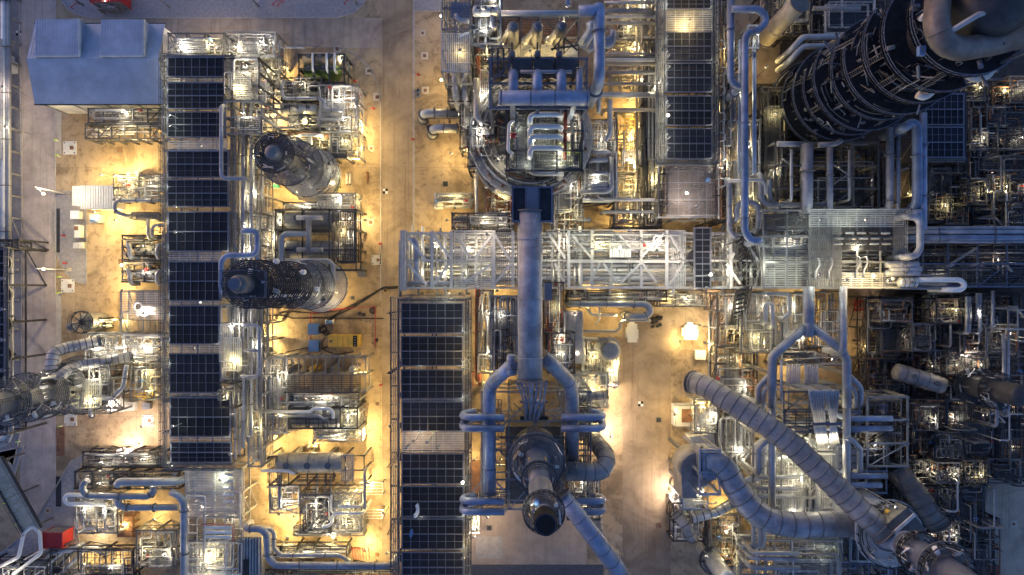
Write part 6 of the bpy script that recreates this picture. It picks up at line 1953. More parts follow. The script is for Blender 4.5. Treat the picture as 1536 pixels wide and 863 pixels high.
# pale sheeted roof below the coolers
t, q = frame(988, 248, 1078, 326, 12.6, 3, 3, (6,), '', 'sheeted_platform', 'galv_light', .35, .26, False, label='broad pale slatted platform below the lamp-lit air coolers', cat='platform')
deck(t, 998, 250, 1078, 324, 12.8, 'duct_tan', 'galv_light', 'grating', 's', .34, .2)
deck(t, 988, 262, 1000, 320, 12.8, 'grate_dark', 'steel_dark', pitch=.5)
o = M().cyl(W(1060, 271, 12.9), W(1060, 271, 12.9) + Vector((0, 0, 1)), .35, 12).build('drum_can', 'blue_paint', None, W(1060, 271, 12.9))
reg(o, 'small blue drum on the pale slatted platform', 'drum')
module(1074, 0, 1096, 330, 14, 166, 50, look='brown riser strip right of the lamp-lit coolers', fm='steel_dark', nx=1, ny=9, decks=3, mats=('pipe_tan', 'rust', 'pipe_white', 'pipe_dark'), posts=6)
for k in range(7):
    y = 60 + k * 33 + (k * 7) % 11
    pipe([(1078, y, 15.5), (1088, y + 2, 15.5), (1088, y + 12, 15.5), (1080, y + 14, 15.5)], .12, 'pipe_alu', 'small white hairpin pipe right of the lamp-lit coolers', drop=(13, 13))
# blue looped pipes
pipe([(1096, -30, 22), (1096, 118, 22), (1102, 128, 22), (1112, 130, 22)], .62, 'pipe_blue', 'straight blue pipe left of the looped one', n=16, flange=14, drop=(None, 14))
pipe([(1098, 14, 23), (1138, 14, 23), (1148, 24, 23), (1148, 34, 23), (1138, 46, 23), (1124, 48, 23), (1117, 56, 23), (1117, 345, 23), (1125, 361, 23), (1142, 361, 23)], .62, 'pipe_blue', 'long blue pipe with a wide top loop', n=16, bend=2, flange=16, drop=(None, 16))
for px in (1109, 1130, 1133):
    pipe([(px, 60, 18), (px, 260, 18)], .2, 'pipe_blue', 'thin blue pipe beside the looped one')
module(1098, 110, 1112, 180, 17, 167, 10, look='narrow dark blue cage beside the looped pipe', fm='blue_steel', nx=1, ny=3, decks=2, dm='grate_dark', mats=('pipe_blue', 'pipe_dark'), railm='blue_steel')
module(1122, 38, 1138, 72, 19, 168, 6, look='small dark blue cage at the pipe loop', fm='blue_steel', nx=1, ny=1, decks=1, dm='grate_dark', mats=('pipe_blue', 'pipe_dark'), railm='blue_steel')
module(1096, 180, 1140, 340, 11, 169, 40, look='pale lit piping field beside the looped blue pipe', fm='galv', nx=2, ny=5, decks=3, dm='grate_light', mats=('pipe_tan', 'pipe_alu', 'pipe_white'))
pipe([(1092, 272, 16), (1142, 270, 16), (1148, 278, 16), (1148, 292, 16)], .3, 'pipe_alu', 'thin silver pipe bending by the looped blue one')
for k, (pts, r) in enumerate((([(1094, 268, 15), (1094, 345, 15), (1100, 355, 15), (1106, 356, 15)], .5), ([(1105, 330, 15), (1105, 312, 15), (1112, 304, 15), (1130, 304, 15), (1138, 312, 15), (1138, 345, 15)], .55), ([(1142, 262, 15), (1142, 300, 15), (1152, 308, 15), (1170, 308, 15)], .6))):
    pipe(pts, r, 'duct_grey', 'hooked grey pipe by the rack crossing', n=12, drop=(8, 8))
# ------------------------------------------------------------------ fat dark column, upper right
t, b = tower(1206, 172, 4.3, 56, [(5, 9.2, 110, 400), (10, 8.6, 90, 300), (15, 8.6, 100, 360), (19, 8.4, 160, 330), (24, 8.8, 150, 420), (29, 8.2, 90, 330), (34, 8.6, 170, 330), (39, 8.2, 140, 420), (44, 8, 60, 300), (50, 7.6, 0, 360)], 'steel_dark', label='fat dark column crowded with ring decks in the upper corner', deckm='black_steel', railm='blue_steel', solid=True, gears=38, gmats=('steel_dark', 'steel_mid', 'pipe_dark', 'blue_steel', 'steel_mid', 'black_steel', 'galv'))
for k in range(16):
    a = .39 * k + .1
    rr = 5.3 + .5 * (k % 3)
    v = Vector((b.x + rr * math.cos(a), b.y + rr * math.sin(a), 0))
    z1 = 16 + (k * 11) % 36
    M().tube(fillet([Vector((v.x, v.y, 1)), Vector((v.x, v.y, z1)), Vector((b.x + 4 * math.cos(a), b.y + 4 * math.sin(a), z1 + .4))], .9), .22 + .1 * (k % 3), 8).build('riser_pipe', ('pipe_dark', 'steel_mid', 'blue_steel', 'pipe_dark')[k % 4], t)
for k in range(16):
    a = random.uniform(0, 6.28)
    z = random.choice((7, 14, 21, 28, 35, 42, 50))
    v = Vector((b.x + 6.4 * math.cos(a), b.y + 6.4 * math.sin(a), z))
    d = Vector((-math.sin(a), math.cos(a), 0)) * random.uniform(.5, 1.2)
    M().tube([v - d + Vector((0, 0, .8)), v + d + Vector((0, 0, 1.2))], .11, 8).build('instrument_pipe', random.choice(('pipe_white', 'pipe_alu', 'galv', 'galv')), t)
for k in range(70):
    a = 1.6 + 4.2 * random.random()
    z = random.uniform(4, 50)
    q = random.uniform(4.6, 8.4)
    p = Vector((b.x + q * math.cos(a), b.y + q * math.sin(a), z))
    u = random.random()
    if u < .4:
        e = p + Vector((0, 0, random.uniform(3, 9)))
    elif u < .75:
        a2 = a + random.choice((-1, 1)) * random.uniform(.15, .5)
        e = Vector((b.x + q * math.cos(a2), b.y + q * math.sin(a2), z + random.uniform(-3, 3)))
    else:
        e = Vector((b.x + 9 * math.cos(a), b.y + 9 * math.sin(a), z + random.uniform(-2, 2)))
    M().bar(p, e, random.choice((.12, .18, .3))).build('scaffold_bar', random.choice(('blue_steel', 'steel_dark', 'blue_steel', 'duct_grey')), t)
for k in range(18):
    a = 2 + 3.4 * random.random()
    z = random.choice((5, 10, 15, 19, 24, 29, 34, 39, 44))
    M().ladder((b.x + 8 * math.cos(a), b.y + 8 * math.sin(a), z), (b.x + 7.4 * math.cos(a), b.y + 7.4 * math.sin(a), z + 5.5), .7, .5, .1).build('ladder', 'steel_mid', t)
for k in range(7):
    a = 2.2 + .45 * k
    z = 5 + 7 * k
    M().tube([(b.x + 4.4 * math.cos(a), b.y + 4.4 * math.sin(a), z), (b.x + 5.6 * math.cos(a), b.y + 5.6 * math.sin(a), z)], .6, 14).build('manway', 'duct_tan', t)
M().tube([(b.x, b.y, z) for z in (9, 20, 20.5, 33, 33.5, 40)], 1, 36, rs=[4.36, 4.36, 4.42, 4.42, 4.36, 4.36], caps=False).build('insulation_band', 'duct_dim', t)
v = W(1385, 75, 51)
M().box(v.x - .4, v.y - .6, 50.2, v.x + .4, v.y + .6, 50.9).build('instrument_box', 'blue_paint', t)
for k in range(2):
    v = W(1511 + 8 * k, 30, 52)
    M().cbox((v.x, v.y, 51), .6, .5, .8).build('white_box', 'pipe_white', t)
duct([(1408, -20, 54), (1404, 40, 56), (1416, 66, 56), (1440, 74, 55), (1490, 66, 54), (1560, 48, 50)], 1.45, 'duct_dim', 'huge tan overhead duct sweeping from the dark column', 14, 4.2, n=28, bandm='duct_dim')
duct([(1560, 66, 45), (1510, 84, 46), (1490, 92, 45)], .7, 'duct_dim', 'tan side pipe below the huge overhead duct', 8)
pipe([(1446, 96, 46), (1448, 110, 46), (1462, 118, 46), (1480, 114, 46), (1490, 100, 46)], .6, 'white_dirty', 'pale U-shaped pipe hanging by the dark column', n=16)
pipe([(1402, 122, 42), (1400, 136, 42), (1386, 146, 42), (1376, 142, 42)], .55, 'white_dirty', 'pale elbow pipe below the U-shaped one', n=16)
pipe([(1426, 47, 57), (1468, 22, 57), (1512, 14, 57)], .35, 'pipe_alu', 'pale slanting pipe over the dark column', n=10)
duct([(1490, 2, 50), (1530, -4, 50), (1550, 14, 48)], 1.3, 'duct_grey', 'grey bend at the top corner', 9)
pipe([(1425, 92, 45), (1440, 104, 44)], .3, 'pipe_white', 'short white strut pipe by the dark column')
pipe([(1380, 30, 52), (1392, 16, 52)], .3, 'pipe_white', 'short bright pipe on the dark column')
# tan leaning cylinder and brown floor near the top
duct([(1146, 60, 6), (1178, 26, 12), (1200, 4, 16)], 1.7, 'pipe_tan', 'tan leaning cylinder at the top edge', 7, n=26, bandm='pipe_tan')
o = M().box(*R(1134, 66, 1170, 124, 1)[:2], 0, *R(1134, 66, 1170, 124, 1)[2:], .3).build('brown_slab', 'hide_tan', None, W(1152, 95, 0))
reg(o, 'plain brown slab left of the dark column', 'slab')
for k, y in enumerate((56, 70)):
    pipe([(1186, y + 20, 14), (1204, y, 14), (1262, y - 1, 14)], .55, 'pipe_alu', 'silver bent pipe above the dark column foot', n=12, drop=(8, 8))
pipe([(1220, 13, 14), (1290, 13, 14)], .4, 'galv', 'grey pipe at the top edge by the dark column')
dkm = ('pipe_dark', 'black_steel', 'steel_mid', 'steel_dark', 'steel_dark', 'galv')  # dark tones that put the unlit area's shade into the pipework
module(1150, -20, 1215, 50, 8, 171, 36, look='dim piping at the top edge', fm='steel_dark', nx=2, ny=2, decks=2, mats=('pipe_tan', 'pipe_dark', 'steel_mid'), dm='grate_dark')
module(1216, -20, 1330, 60, 10, 172, 44, look='black pipe tangle behind the dark column', fm='steel_dark', nx=3, ny=2, decks=3, mats=dkm, dm='grate_dark')
module(1140, 130, 1180, 300, 8, 173, 50, look='dark piping strip left of the dark column', fm='steel_dark', nx=1, ny=5, decks=3, mats=('pipe_tan', 'pipe_dark', 'steel_mid'), dm='grate_dark', railm='steel_mid')
# frames below the dark column
t, q = frame(1164, 214, 1318, 318, 13, 4, 3, (6,), '', 'dark_rack', 'steel_mid', .4, .3, True, label='dim steel rack just below the dark column', xbrace=5, cat='steel frame')
module(1166, 216, 1316, 316, 8, 174, 60, look='dim pipework inside the rack below the dark column', fm='steel_dark', nx=3, ny=2, decks=3, mats=dkm, dm='grate_dark')
pipe([(1166, 216, 16), (1215, 217, 16)], .5, 'duct_grey', 'grey stub pipe at the dark column foot', n=12)
pipe([(1228, 218, 16), (1255, 216, 16), (1262, 210, 16)], .5, 'duct_grey', 'bent grey pipe at the dark column foot', n=12)
for k, (px, ya, yb, r, m) in enumerate(((1211, 216, 322, .95, 'duct_grey'), (1245, 222, 322, .5, 'duct_grey'), (1335, 192, 315, .65, 'duct_grey'), (1347, 196, 315, .4, 'duct_grey'), (1274, 225, 300, .25, 'galv'), (1187, 225, 300, .25, 'pipe_alu'))):
    pipe([(px, ya, 17), (px, yb, 17)], r, m, 'upright grey pipe below the dark column', n=14, flange=8, drop=(None, 10))
pipe([(1356, 192, 19), (1368, 184, 19), (1376, 190, 19), (1376, 315, 19)], .85, 'pipe_blue', 'fat blue pipe bent at its top', n=16, flange=9, drop=(12, 12))
pipe([(1385, 170, 19), (1385, 345, 19)], .6, 'pipe_blue', 'straight blue pipe beside the fat bent one', n=14, flange=9)
pipe([(1154, 270, 14), (1154, 298, 14), (1162, 308, 14), (1232, 308, 14), (1242, 302, 14), (1247, 290, 14)], .5, 'duct_grey', 'wide U-shaped grey pipe above the big grey deck', n=12)
for (a, c) in (((1248, 246), (1272, 262)), ((1248, 278), (1272, 262)), ((1338, 206), (1360, 200)), ((1338, 262), (1362, 252)), ((1174, 238), (1186, 248))):
    pipe([(*a, 14), (*c, 14)], .16, 'galv', 'thin slanting strut below the dark column', cat='strut', name='strut')
# ------------------------------------------------------------------ big grey deck
t, q = frame(1146, 316, 1356, 432, 17, 6, 3, (6, 11), '', 'deck_structure', 'galv', .42, .32, True, label='steel frame carrying the big grey deck', cat='steel frame')
t = thing('grey_deck', '', 'deck', (W(1280, 370, 17).x, W(1280, 370, 17).y, 17), None, 'big grey grated deck right of the pale rack')
deck(t, 1214, 315, 1356, 340, 17.1, 'grate_light', 'galv_light', 'grating', 'ne', .3, .18)
deck(t, 1214, 340, 1262, 432, 17.1, 'grate', 'galv_light', 'grating', '', .3, .2)
deck(t, 1262, 342, 1340, 375, 17.1, 'grate_dark', None, 'grating', '', .3, .2)
deck(t, 1340, 340, 1356, 432, 17.1, 'grate', 'galv_light', 'grating', 'e', .3, .2)
deck(t, 1262, 410, 1340, 432, 17.1, 'grate_light', 'galv_light', 'grating', 's', .32, .17)
deck(t, 1146, 322, 1212, 345, 17.1, 'grate_dark', 'steel_dark', 'grating', 'nsw', .3, .18)
deck(t, 1146, 368, 1212, 430, 14, 'grate_light', 'galv_light', 'grating', 's', .32, .17)
for y in (350, 358, 366):
    for k in range(5):
        a = W(1258 + 18 * k + (y % 5), y, 17.8)
        M().drum(a - Vector((.9, 0, 0)), a + Vector((.5, 0, 0)), .2, 10).build('valve_body', ('pipe_alu', 'galv', 'steel_mid')[(k + y) % 3], t)
for k, (px, y) in enumerate(((1224, 400), (1243, 400), (1285, 398), (1296, 398))):
    pipe([(px + 5, y - 12, 17.8), (px + 5, y - 2, 17.8), (px, y + 8, 17.6), (px, y + 18, 17.4)], .17, 'pipe_alu', 'small white elbow pipe on the big grey deck', drop=(12, 12))
module(1214, 376, 1345, 412, 15, 181, 40, look='silver pipework sunk in the big grey deck', fm='galv', nx=3, ny=1, decks=1, mats=('pipe_alu', 'clad_bright', 'steel_mid', 'galv'), levels=(11,), zlow=9, brace=False)
module(1144, 340, 1214, 372, 15, 182, 22, look='dark blue pipework left of the big grey deck', fm='blue_steel', nx=2, ny=1, decks=1, mats=('pipe_blue', 'pipe_dark', 'pipe_alu'), levels=(10,), zlow=8, brace=False)
pipe([(1360, 325, 20), (1374, 326, 20), (1380, 334, 20), (1380, 372, 20), (1374, 384, 20), (1360, 386, 20)], .6, 'duct_grey', 'C-shaped grey pipe at the edge of the big grey deck', n=14, drop=(14, 14))
pipe([(1376, 315, 19), (1376, 330, 19)], .85, 'pipe_blue', 'short blue end pipe at the C-shaped one', n=14)
for y, xa, xb in ((397, 1330, 1376), (404, 1336, 1380), (410, 1330, 1378)):
    drum_vessel(xa, y, xb, y, 19, .55, 'duct_grey', 'slim grey tapering vessel at the deck edge', noz=1, bands=1, zb=12)
t = drum_vessel(1350, 424, 1372, 424, 19, .9, 'clad_bright', 'lamp-lit silver pump casing at the deck edge', noz=1, bands=3, zb=14)
pipe([(1372, 420, 19), (1440, 420, 19), (1446, 426, 19), (1446, 431, 19), (1440, 435, 19), (1420, 435, 19)], .45, 'pipe_white', 'white hairpin pipe running right from the deck', n=12, drop=(14, 14))
for y in (412, 424, 432):
    pipe([(1330, y, 18), (1420, y + 2, 18)], .2, 'galv', 'thin grey pipe from the deck edge')
# horizontal pipes to the right photo edge
for k, (y, r, m) in enumerate(((342, .3, 'duct_grey'), (348, .42, 'duct_grey'), (357, .55, 'pipe_blue'), (363, .25, 'duct_grey'))):
    pipe([(1356, y, 16), (1600, y, 16)], r, m, 'blue pipe running to the right photo edge', n=14, flange=10)
t, q = frame(1378, 362, 1600, 430, 14, 5, 2, (6,), '', 'dark_rack', 'blue_steel', .4, .3, True, label='dim blue steel rack at the right photo edge', cat='steel frame', xbrace=4)
deck(t, 1376, 402, 1600, 426, 14.1, 'grate_dark', 'blue_steel', 'grating', 'ns', .6, .14)
module(1380, 364, 1600, 430, 11, 183, 44, look='dim pipework in the rack at the right photo edge', fm='steel_dark', nx=4, ny=1, decks=1, mats=dkm + ('duct_grey',), dm='grate_dark')
for (a, c) in (((1420, 400), (1465, 372)), ((1422, 400), (1430, 397)), ((1458, 399), (1468, 395)), ((1510, 398), (1518, 408))):
    pipe([(*a, 15), (*c, 15)], .22, 'galv', 'bright slanting strut over the dim rack', cat='strut', name='strut')

# ------------------------------------------------------------------ forked pipe and second heater
zF = 20
t = thing('forked_pipe', '', 'forked pipe', (W(1213, 500, zF).x, W(1213, 500, zF).y, zF), None, 'thick grey forked pipe splitting into two legs below the big grey deck')
M().tube([W(1213, 430, zF), W(1213, 500, zF)], .95, 20).build('stem', 'duct_grey', t)
M().drum(W(1213, 486, zF), W(1213, 502, zF), 1.0, 20, .5).build('junction', 'duct_grey', t)
for pts in ([(1211, 489, zF), (1159, 534, zF), (1158, 545, zF), (1158, 612, zF)], [(1216, 489, zF), (1264, 527, zF), (1270, 540, zF), (1270, 612, zF)]):
    M().tube(fillet(path(pts), 2.2), .75, 18).build('leg', 'duct_grey', t)
for px in (1158, 1270):
    a = W(px, 560, zF)
    M().bar((a.x, a.y, 0), (a.x, a.y, zF - .4), .5).build('support_post', 'steel_mid', t)
pipe([(1265, 430, 21), (1265, 530, 21)], .6, 'duct_grey', 'straight grey pipe right of the forked one', n=16, drop=(None, 14))
for sgn, xs in ((-1, 1158), (1, 1270)):
    pipe([(xs, 560, 19), (xs + sgn * 14, 574, 18.5), (xs + sgn * 21, 582, 18), (xs + sgn * 21, 606, 17)], .5, 'duct_grey', 'grey branch bend outside the fork leg', n=14, drop=(None, 9))
    pipe([(xs, 576, 19), (xs + sgn * 10, 584, 18.5), (xs + sgn * 13, 592, 18), (xs + sgn * 13, 612, 17)], .42, 'duct_grey', 'inner grey branch bend beside the fork leg', n=14, drop=(None, 9))
    pipe([(xs, 655, 19), (xs + sgn * 12, 664, 18.5), (xs + sgn * 20, 674, 18), (xs + sgn * 20, 712, 17)], .5, 'pipe_alu', 'pale lower branch bend of the second heater', n=14, drop=(None, 9))
    pipe([(xs, 612, 19), (xs, 760, 17)], .65, 'pipe_alu', 'long grey side pipe of the second heater', n=14)
pipe([(1172, 540, 21), (1172, 604, 21)], .22, 'duct_grey', 'thin grey pipe inside the fork')
# finned tube bundle and fan
t = thing('tube_bundle_rack', 'two combs of pale tubes with a drooping tube fan below', 'tube bundle', (W(1210, 570, 18).x, W(1210, 570, 18).y, 12))
for g in range(2):
    for k in range(6):
        px = 1181 + 27 * g + k * 3.6
        M().tube(fillet([W(px, 547, 16), W(px, 549, 21), W(px, 575, 22)], .5), .16, 8).build('comb_tube', 'pipe_alu', t)
    x = [W(1181 + 27 * g, 575, 22), W(1181 + 27 * g + 20, 575, 22), W(1214 + 24 * g + 20, 586, 24), W(1214 + 24 * g, 586, 24)]
    M().quad(*x).quad(*[p - Vector((0, 0, .3)) for p in reversed(x)]).build('tube_cover', 'grate', t)
for k in range(12):
    px = 1214 + 3.9 * k
    tx = 1222 + 3.0 * k + (6 if k > 5 else 0) - (8 if k > 8 else 0)
    M().tube(fillet([W(px, 585, 24), W(px + .6, 590, 24), W(tx, 633, 21)], .6), .2, 8).build('fan_tube', 'duct_grey', t)
    M().tube([W(tx, 640, 20), W(1228 + 2.9 * k, 672, 13)], .2, 8).build('lower_tube', 'pipe_white', t)
M().bar(W(1218, 635, 20.5), W(1262, 635, 20.5), .5).build('support_beam', 'blue_steel', t)
M().bar(W(1225, 673, 13), W(1264, 673, 13), .7).build('support_beam', 'galv', t)
t, q = frame(1176, 588, 1290, 648, 18, 3, 2, (9,), '', 'heater_structure', 'blue_steel', .4, .3, True, label='blue-grey frame of the second heater under the tube fan', xbrace=6)
deck(t, 1178, 614, 1226, 640, 18.1, 'grate_dark', 'blue_steel', pitch=.5)
t, q = frame(1130, 648, 1300, 780, 13, 4, 4, (6,), '', 'heater_structure', 'galv', .4, .3, True, label='lit lower frame of the second heater below the long diagonal duct', xbrace=8)
deck(t, 1225, 680, 1262, 760, 13.1, 'grate_light', 'galv_light', pitch=.34)
deck(t, 1160, 690, 1200, 770, 9, 'grate', 'galv_light')
module(1140, 690, 1215, 800, 9, 191, 44, look='white-lit piping under the second heater', fm='galv_light', nx=2, ny=3, decks=3, dm='grate_light', mats=('pipe_white', 'pipe_alu', 'galv'))
module(1215, 660, 1262, 800, 10, 192, 40, look='bright tube nest in the second heater', fm='galv_light', nx=1, ny=4, decks=2, dm='grate_light', mats=('pipe_white', 'pipe_alu', 'galv'))
x0, y0, x1, y1 = R(1256, 668, 1290, 720, 15)
t = thing('heater_casing', 'stepped blue-grey casing beside the long diagonal duct', 'casing', ((x0 + x1) / 2, (y0 + y1) / 2, 0))
M().poly([(x0, y0 + 2), (x0 + 2, y0), (x1, y0), (x1, y1 - 1), (x1 - 2, y1), (x0, y1)], 0, 15).build('wall', 'blue_steel', t)
for k in range(5):
    y = y0 + (y1 - y0) * (k + .5) / 5
    M().box(x0 + .3, y - .08, 15, x1 - .3, y + .08, 15.2).build('roof_seam', 'steel_dark', t)
for k, (ya, xa, xb) in enumerate(((628, 1270, 1338), (643, 1272, 1338), (714, 1276, 1330), (728, 1276, 1322))):
    pipe([(xa, ya, 18), (xb, ya, 18)], .5, 'pipe_blue', 'blue manifold bar right of the second heater', n=14, drop=(10, None))
for k, (ya, xa, xb) in enumerate(((733, 1136, 1196), (744, 1130, 1192), (838, 1128, 1196), (830, 1130, 1198), (852, 1126, 1200), (716, 1140, 1200))):
    pipe([(xa, ya, 15), (xb, ya, 15)], .38, 'pipe_alu' if k % 2 else 'duct_grey', 'grey rung bar left of the second heater', n=12, drop=(8, None))
t, q = frame(1284, 608, 1330, 740, 13, 1, 4, (6,), '', 'side_structure', 'blue_steel', .35, .26, True, label='blue side frame at the end of the manifold bars', xbrace=3)
module(1262, 780, 1345, 880, 8, 193, 40, look='dim blue bars at the bottom edge', fm='blue_steel', nx=2, ny=3, decks=3, dm='grate_dark', mats=('pipe_blue', 'pipe_dark', 'duct_grey'))
module(1110, 810, 1262, 890, 9, 194, 60, look='pale rung piping at the bottom edge', fm='galv', nx=4, ny=2, decks=3, mats=('pipe_alu', 'galv', 'pipe_white', 'duct_grey'))
for k, px in enumerate((1130, 1139, 1146)):
    pipe([(px + 20, 655, 12), (px + 2, 670, 12), (px, 680, 12), (px, 716, 12), (px - 12, 720, 12), (px - 20, 720, 12)], .42, 'pipe_white', 'white stepped pipe left of the second heater', n=12)
    pipe([(px, 730, 11), (px, 815, 11), (px - 6, 820, 11), (px - 20, 820, 11)], .4, 'pipe_alu', 'grey down-pipe left of the second heater', n=12)

# ------------------------------------------------------------------ long diagonal duct, curved duct, hood
duct([(1037, 573, 13), (1058, 579, 15.5), (1100, 606, 19), (1150, 638, 21.5), (1190, 669, 23), (1232, 709, 24.5), (1280, 756, 26), (1330, 803, 28)], 1.95, 'duct_tan', '', 1.7, 14, bw=.11, label='long ringed duct running diagonally to the second stack', n=30)
duct([(1052, 690, 17), (1072, 691, 18), (1088, 704, 18), (1104, 732, 18.5), (1124, 760, 19), (1150, 780, 19.6), (1184, 788, 20), (1280, 786, 20)], 2.15, 'duct_grey', '', 2.3, 14, bw=.11, label='thick ringed duct curving below the diagonal one', n=30)
t, q = frame(1050, 676, 1080, 742, 19.5, 1, 2, (), '', 'duct_flange_box', 'duct_grey', .4, .35, False, zb=8, label='grey flanged box at the start of the curved ringed duct', cat='duct box')
x0, y0, x1, y1 = q
M().box(x0 + .5, y0 + 2.4, 12, x1 - .6, y1 - .4, 19.2).build('box_panel', 'duct_grey', t)
b = W(1047, 700, 14)
t = thing('fan_scroll', '', 'fan', (b.x, b.y, 0), None, 'grey scroll-shaped fan housing at the open yard edge')
M().tube([(b.x - .2, b.y - .4, 8), (b.x - .2, b.y - .4, 15)], 3.1, 32).build('scroll', 'duct_tan', t)
M().tube([(b.x - .2, b.y - .4, 15), (b.x - .2, b.y - .4, 15.4)], 1.2, 24).build('inlet_ring', 'steel_mid', t)
M().poly([(b.x - 3.0, b.y - 5.5), (b.x - .4, b.y - 5.5), (b.x - .4, b.y - .2), (b.x - 3.2, b.y - .2)], 8, 14.8).build('outlet', 'duct_tan', t)
for dx in (-2, 1.6):
    for dy in (-2, 2):
        M().bar((b.x + dx, b.y + dy, 0), (b.x + dx, b.y + dy, 8), .5).build('leg', 'steel_mid', t)
module(1020, 725, 1062, 765, 9, 195, 16, look='lit fan platform beside the open yard', fm='galv', nx=1, ny=2, decks=3, dm='grate_light', mats=('blue_paint', 'pipe_alu', 'pipe_white'))
module(1010, 755, 1056, 812, 6, 196, 18, look='slanting dark motor skid by the yard', fm='steel_dark', nx=1, ny=2, decks=2, dm='grate', drums=2)
duct([(1100, 754, 8), (1072, 770, 8), (1036, 778, 8)], .9, 'clad_bright', 'short bright ringed duct by the yard', 1.4)
duct([(1012, 768, 6), (1030, 790, 7), (1040, 812, 7)], 1.0, 'duct_tan', 'dull bent duct by the dark motor skid', 2)
b = W(1060, 838, 0)
t, b = tower(1056, 822, 1.6, 15, [(6, 2.6, 90, 330)], 'clad_bright', label='short bright round tower at the bottom edge by the yard', deckm='grate')
module(1062, 772, 1110, 850, 5, 197, 26, look='dim rusty skid left of the curved duct', fm='steel_mid', nx=1, ny=2, decks=1, mats=('rust', 'pipe_dark', 'galv'))
o = M().box(*R(1094, 830, 1101, 848, 1)[:2], 0, *R(1094, 830, 1101, 848, 1)[2:], 1).build('blue_locker', 'blue_paint', None, W(1097, 839, 0))
reg(o, 'small bright blue locker in the dim skid yard', 'locker')
# yard-side house group left of the diagonal duct
x0, y0, x1, y1 = R(1012, 608, 1044, 640, 3)
t = thing('louvre_box', 'pale box with a rusty top opening by the yard', 'louvre box', ((x0 + x1) / 2, (y0 + y1) / 2, 0))
M().box(x0, y0, 0, x1, y1, 2.8).build('wall', 'white_dirty', t)
M().box(x0 + 1.4, y0 + .8, 2.8, x1 - .6, y1 - .8, 3.0).build('top_opening', 'rust', t)
M().rail([(x0, y0, 2.8), (x1, y0, 2.8), (x1, y1, 2.8), (x0, y1, 2.8)], closed=True).build('handrail', 'galv', t)
module(1042, 600, 1076, 650, 6, 198, 16, look='pale ducted skid under the diagonal duct', fm='galv', nx=1, ny=2, decks=2, dm='grate_light', drums=1, mats=('pipe_white', 'pipe_alu'))
b = W(1052, 660, 0)
t = thing('funnel_hopper', 'white slanting hopper with a round lid', 'hopper', b)
p = [W(1034, 656, 5), W(1070, 650, 5), W(1074, 672, 5), W(1046, 678, 5)]
M().poly([(q.x, q.y) for q in reversed(p)], 1, 5).build('body', 'white_dirty', t)
M().cyl((b.x + .6, b.y - .6, 5), (b.x + .6, b.y - .6, 5.5), 1.2, 20).build('lid', 'white', t)
o = M().box(*R(1084, 612, 1098, 662, 1)[:2], 0, *R(1084, 612, 1098, 662, 1)[2:], .5).build('brown_slab', 'hide_tan', None, W(1091, 637, 0))
reg(o, 'narrow brown slab under the diagonal duct', 'slab')
for k, px in enumerate((1102, 1110, 1117, 1124)):
    pipe([(px, 560 + 10 * k, 6), (px, 680, 6), (px - 5, 686, 6), (px - 5, 700, 6)], .22, 'pipe_alu', 'thin grey pipe passing under the diagonal duct', drop=(1, 1))
module(1076, 600, 1130, 700, 6, 199, 40, look='dense piping under the diagonal duct', fm='steel_mid', nx=2, ny=3, decks=2, mats=('pipe_alu', 'galv', 'pipe_tan'))
x0, y0, x1, y1 = R(1104, 678, 1130, 704, 5)
t = thing('duct_trap', 'dark ringed duct box with a tan tank beside it', 'tank', ((x0 + x1) / 2, (y0 + y1) / 2, 0))
M().drum((x0 + .6, (y0 + y1) / 2, 3.2), (x1 - .6, (y0 + y1) / 2, 3.2), 1.7, 22, .2).build('shell', 'pipe_tan', t)
M().box(x0 + .4, y0 + .6, 0, x1 - .4, y1 - .6, 1.8).build('saddle', 'steel_mid', t)
# second stack
b = W(1232, 734, 0)
t = thing('stack', '', 'stack', (b.x, b.y, 0), None, 'second leaning stack with a D-shaped lit platform')
M().tube([(b.x, b.y, z) for z in (10, 25, 25.1, 28, 30)], 1, 32, rs=[4.2, 4.2, 2.6, 2.0, 2.0]).build('shell', 'duct_grey', t)
M().tube([(b.x, b.y, z) for z in (30, 44, 46, 56)], 1, 30, rs=[2.0, 2.0, 1.8, 1.8], caps=False).build('chimney', 'blue_steel', t)
M().cyl((b.x, b.y, 50), (b.x, b.y, 55.8), 1.7, 26).build('mouth', 'black', t)
for zz, ro, ri, mm in ((25.3, 5.4, 3.0, 'grate_light'), (33, 3.2, 2.1, 'grate'), (40, 3.9, 2.1, 'grate')):
    p = M()
    q = ri
    while q < ro:
        p.arc((b.x, b.y), q, q + .22, zz, 0, 360)
        q += .3
    po = p.build('platform', mm, t)
    gear(t, b, random.Random(int(zz)), zz, ri + .3, ro - .3, 26, ('pipe_alu', 'steel_mid', 'pipe_white', 'steel_dark'))
    h = M()
    h.rail([Vector((b.x + ro * math.cos(a * .2618), b.y + ro * math.sin(a * .2618), zz)) for a in range(24)], 1.2, True, .12)
    h.build('handrail', 'steel_dark', po)
for k in range(2):
    v = W(1334 + 9 * k, 769 + 6 * k, 27)
    M().drum(v - Vector((.5, -.2, 0)), v + Vector((.5, -.2, 0)), .45, 12).build('actuator', 'yellow', t)
v = W(1352, 786, 28)
M().bar(v - Vector((1.5, -1.8, 0)), v + Vector((1.5, -1.8, 0)), 4.2, 3).build('damper_box', 'steel_mid', t)
M().bar(W(1340, 800, 29.6), W(1372, 772, 29.6), .5, .3).build('box_rail', 'galv_light', t)
pipe([(1356, 820, 34), (1388, 836, 36), (1410, 858, 38)], .4, 'duct_grey', 'thin pipe along the second stack', n=10)
duct([(1340, 700, 10), (1374, 740, 11), (1410, 790, 12)], 2.0, 'duct_dim', 'dim ringed duct behind the second stack', 1.8, n=26)

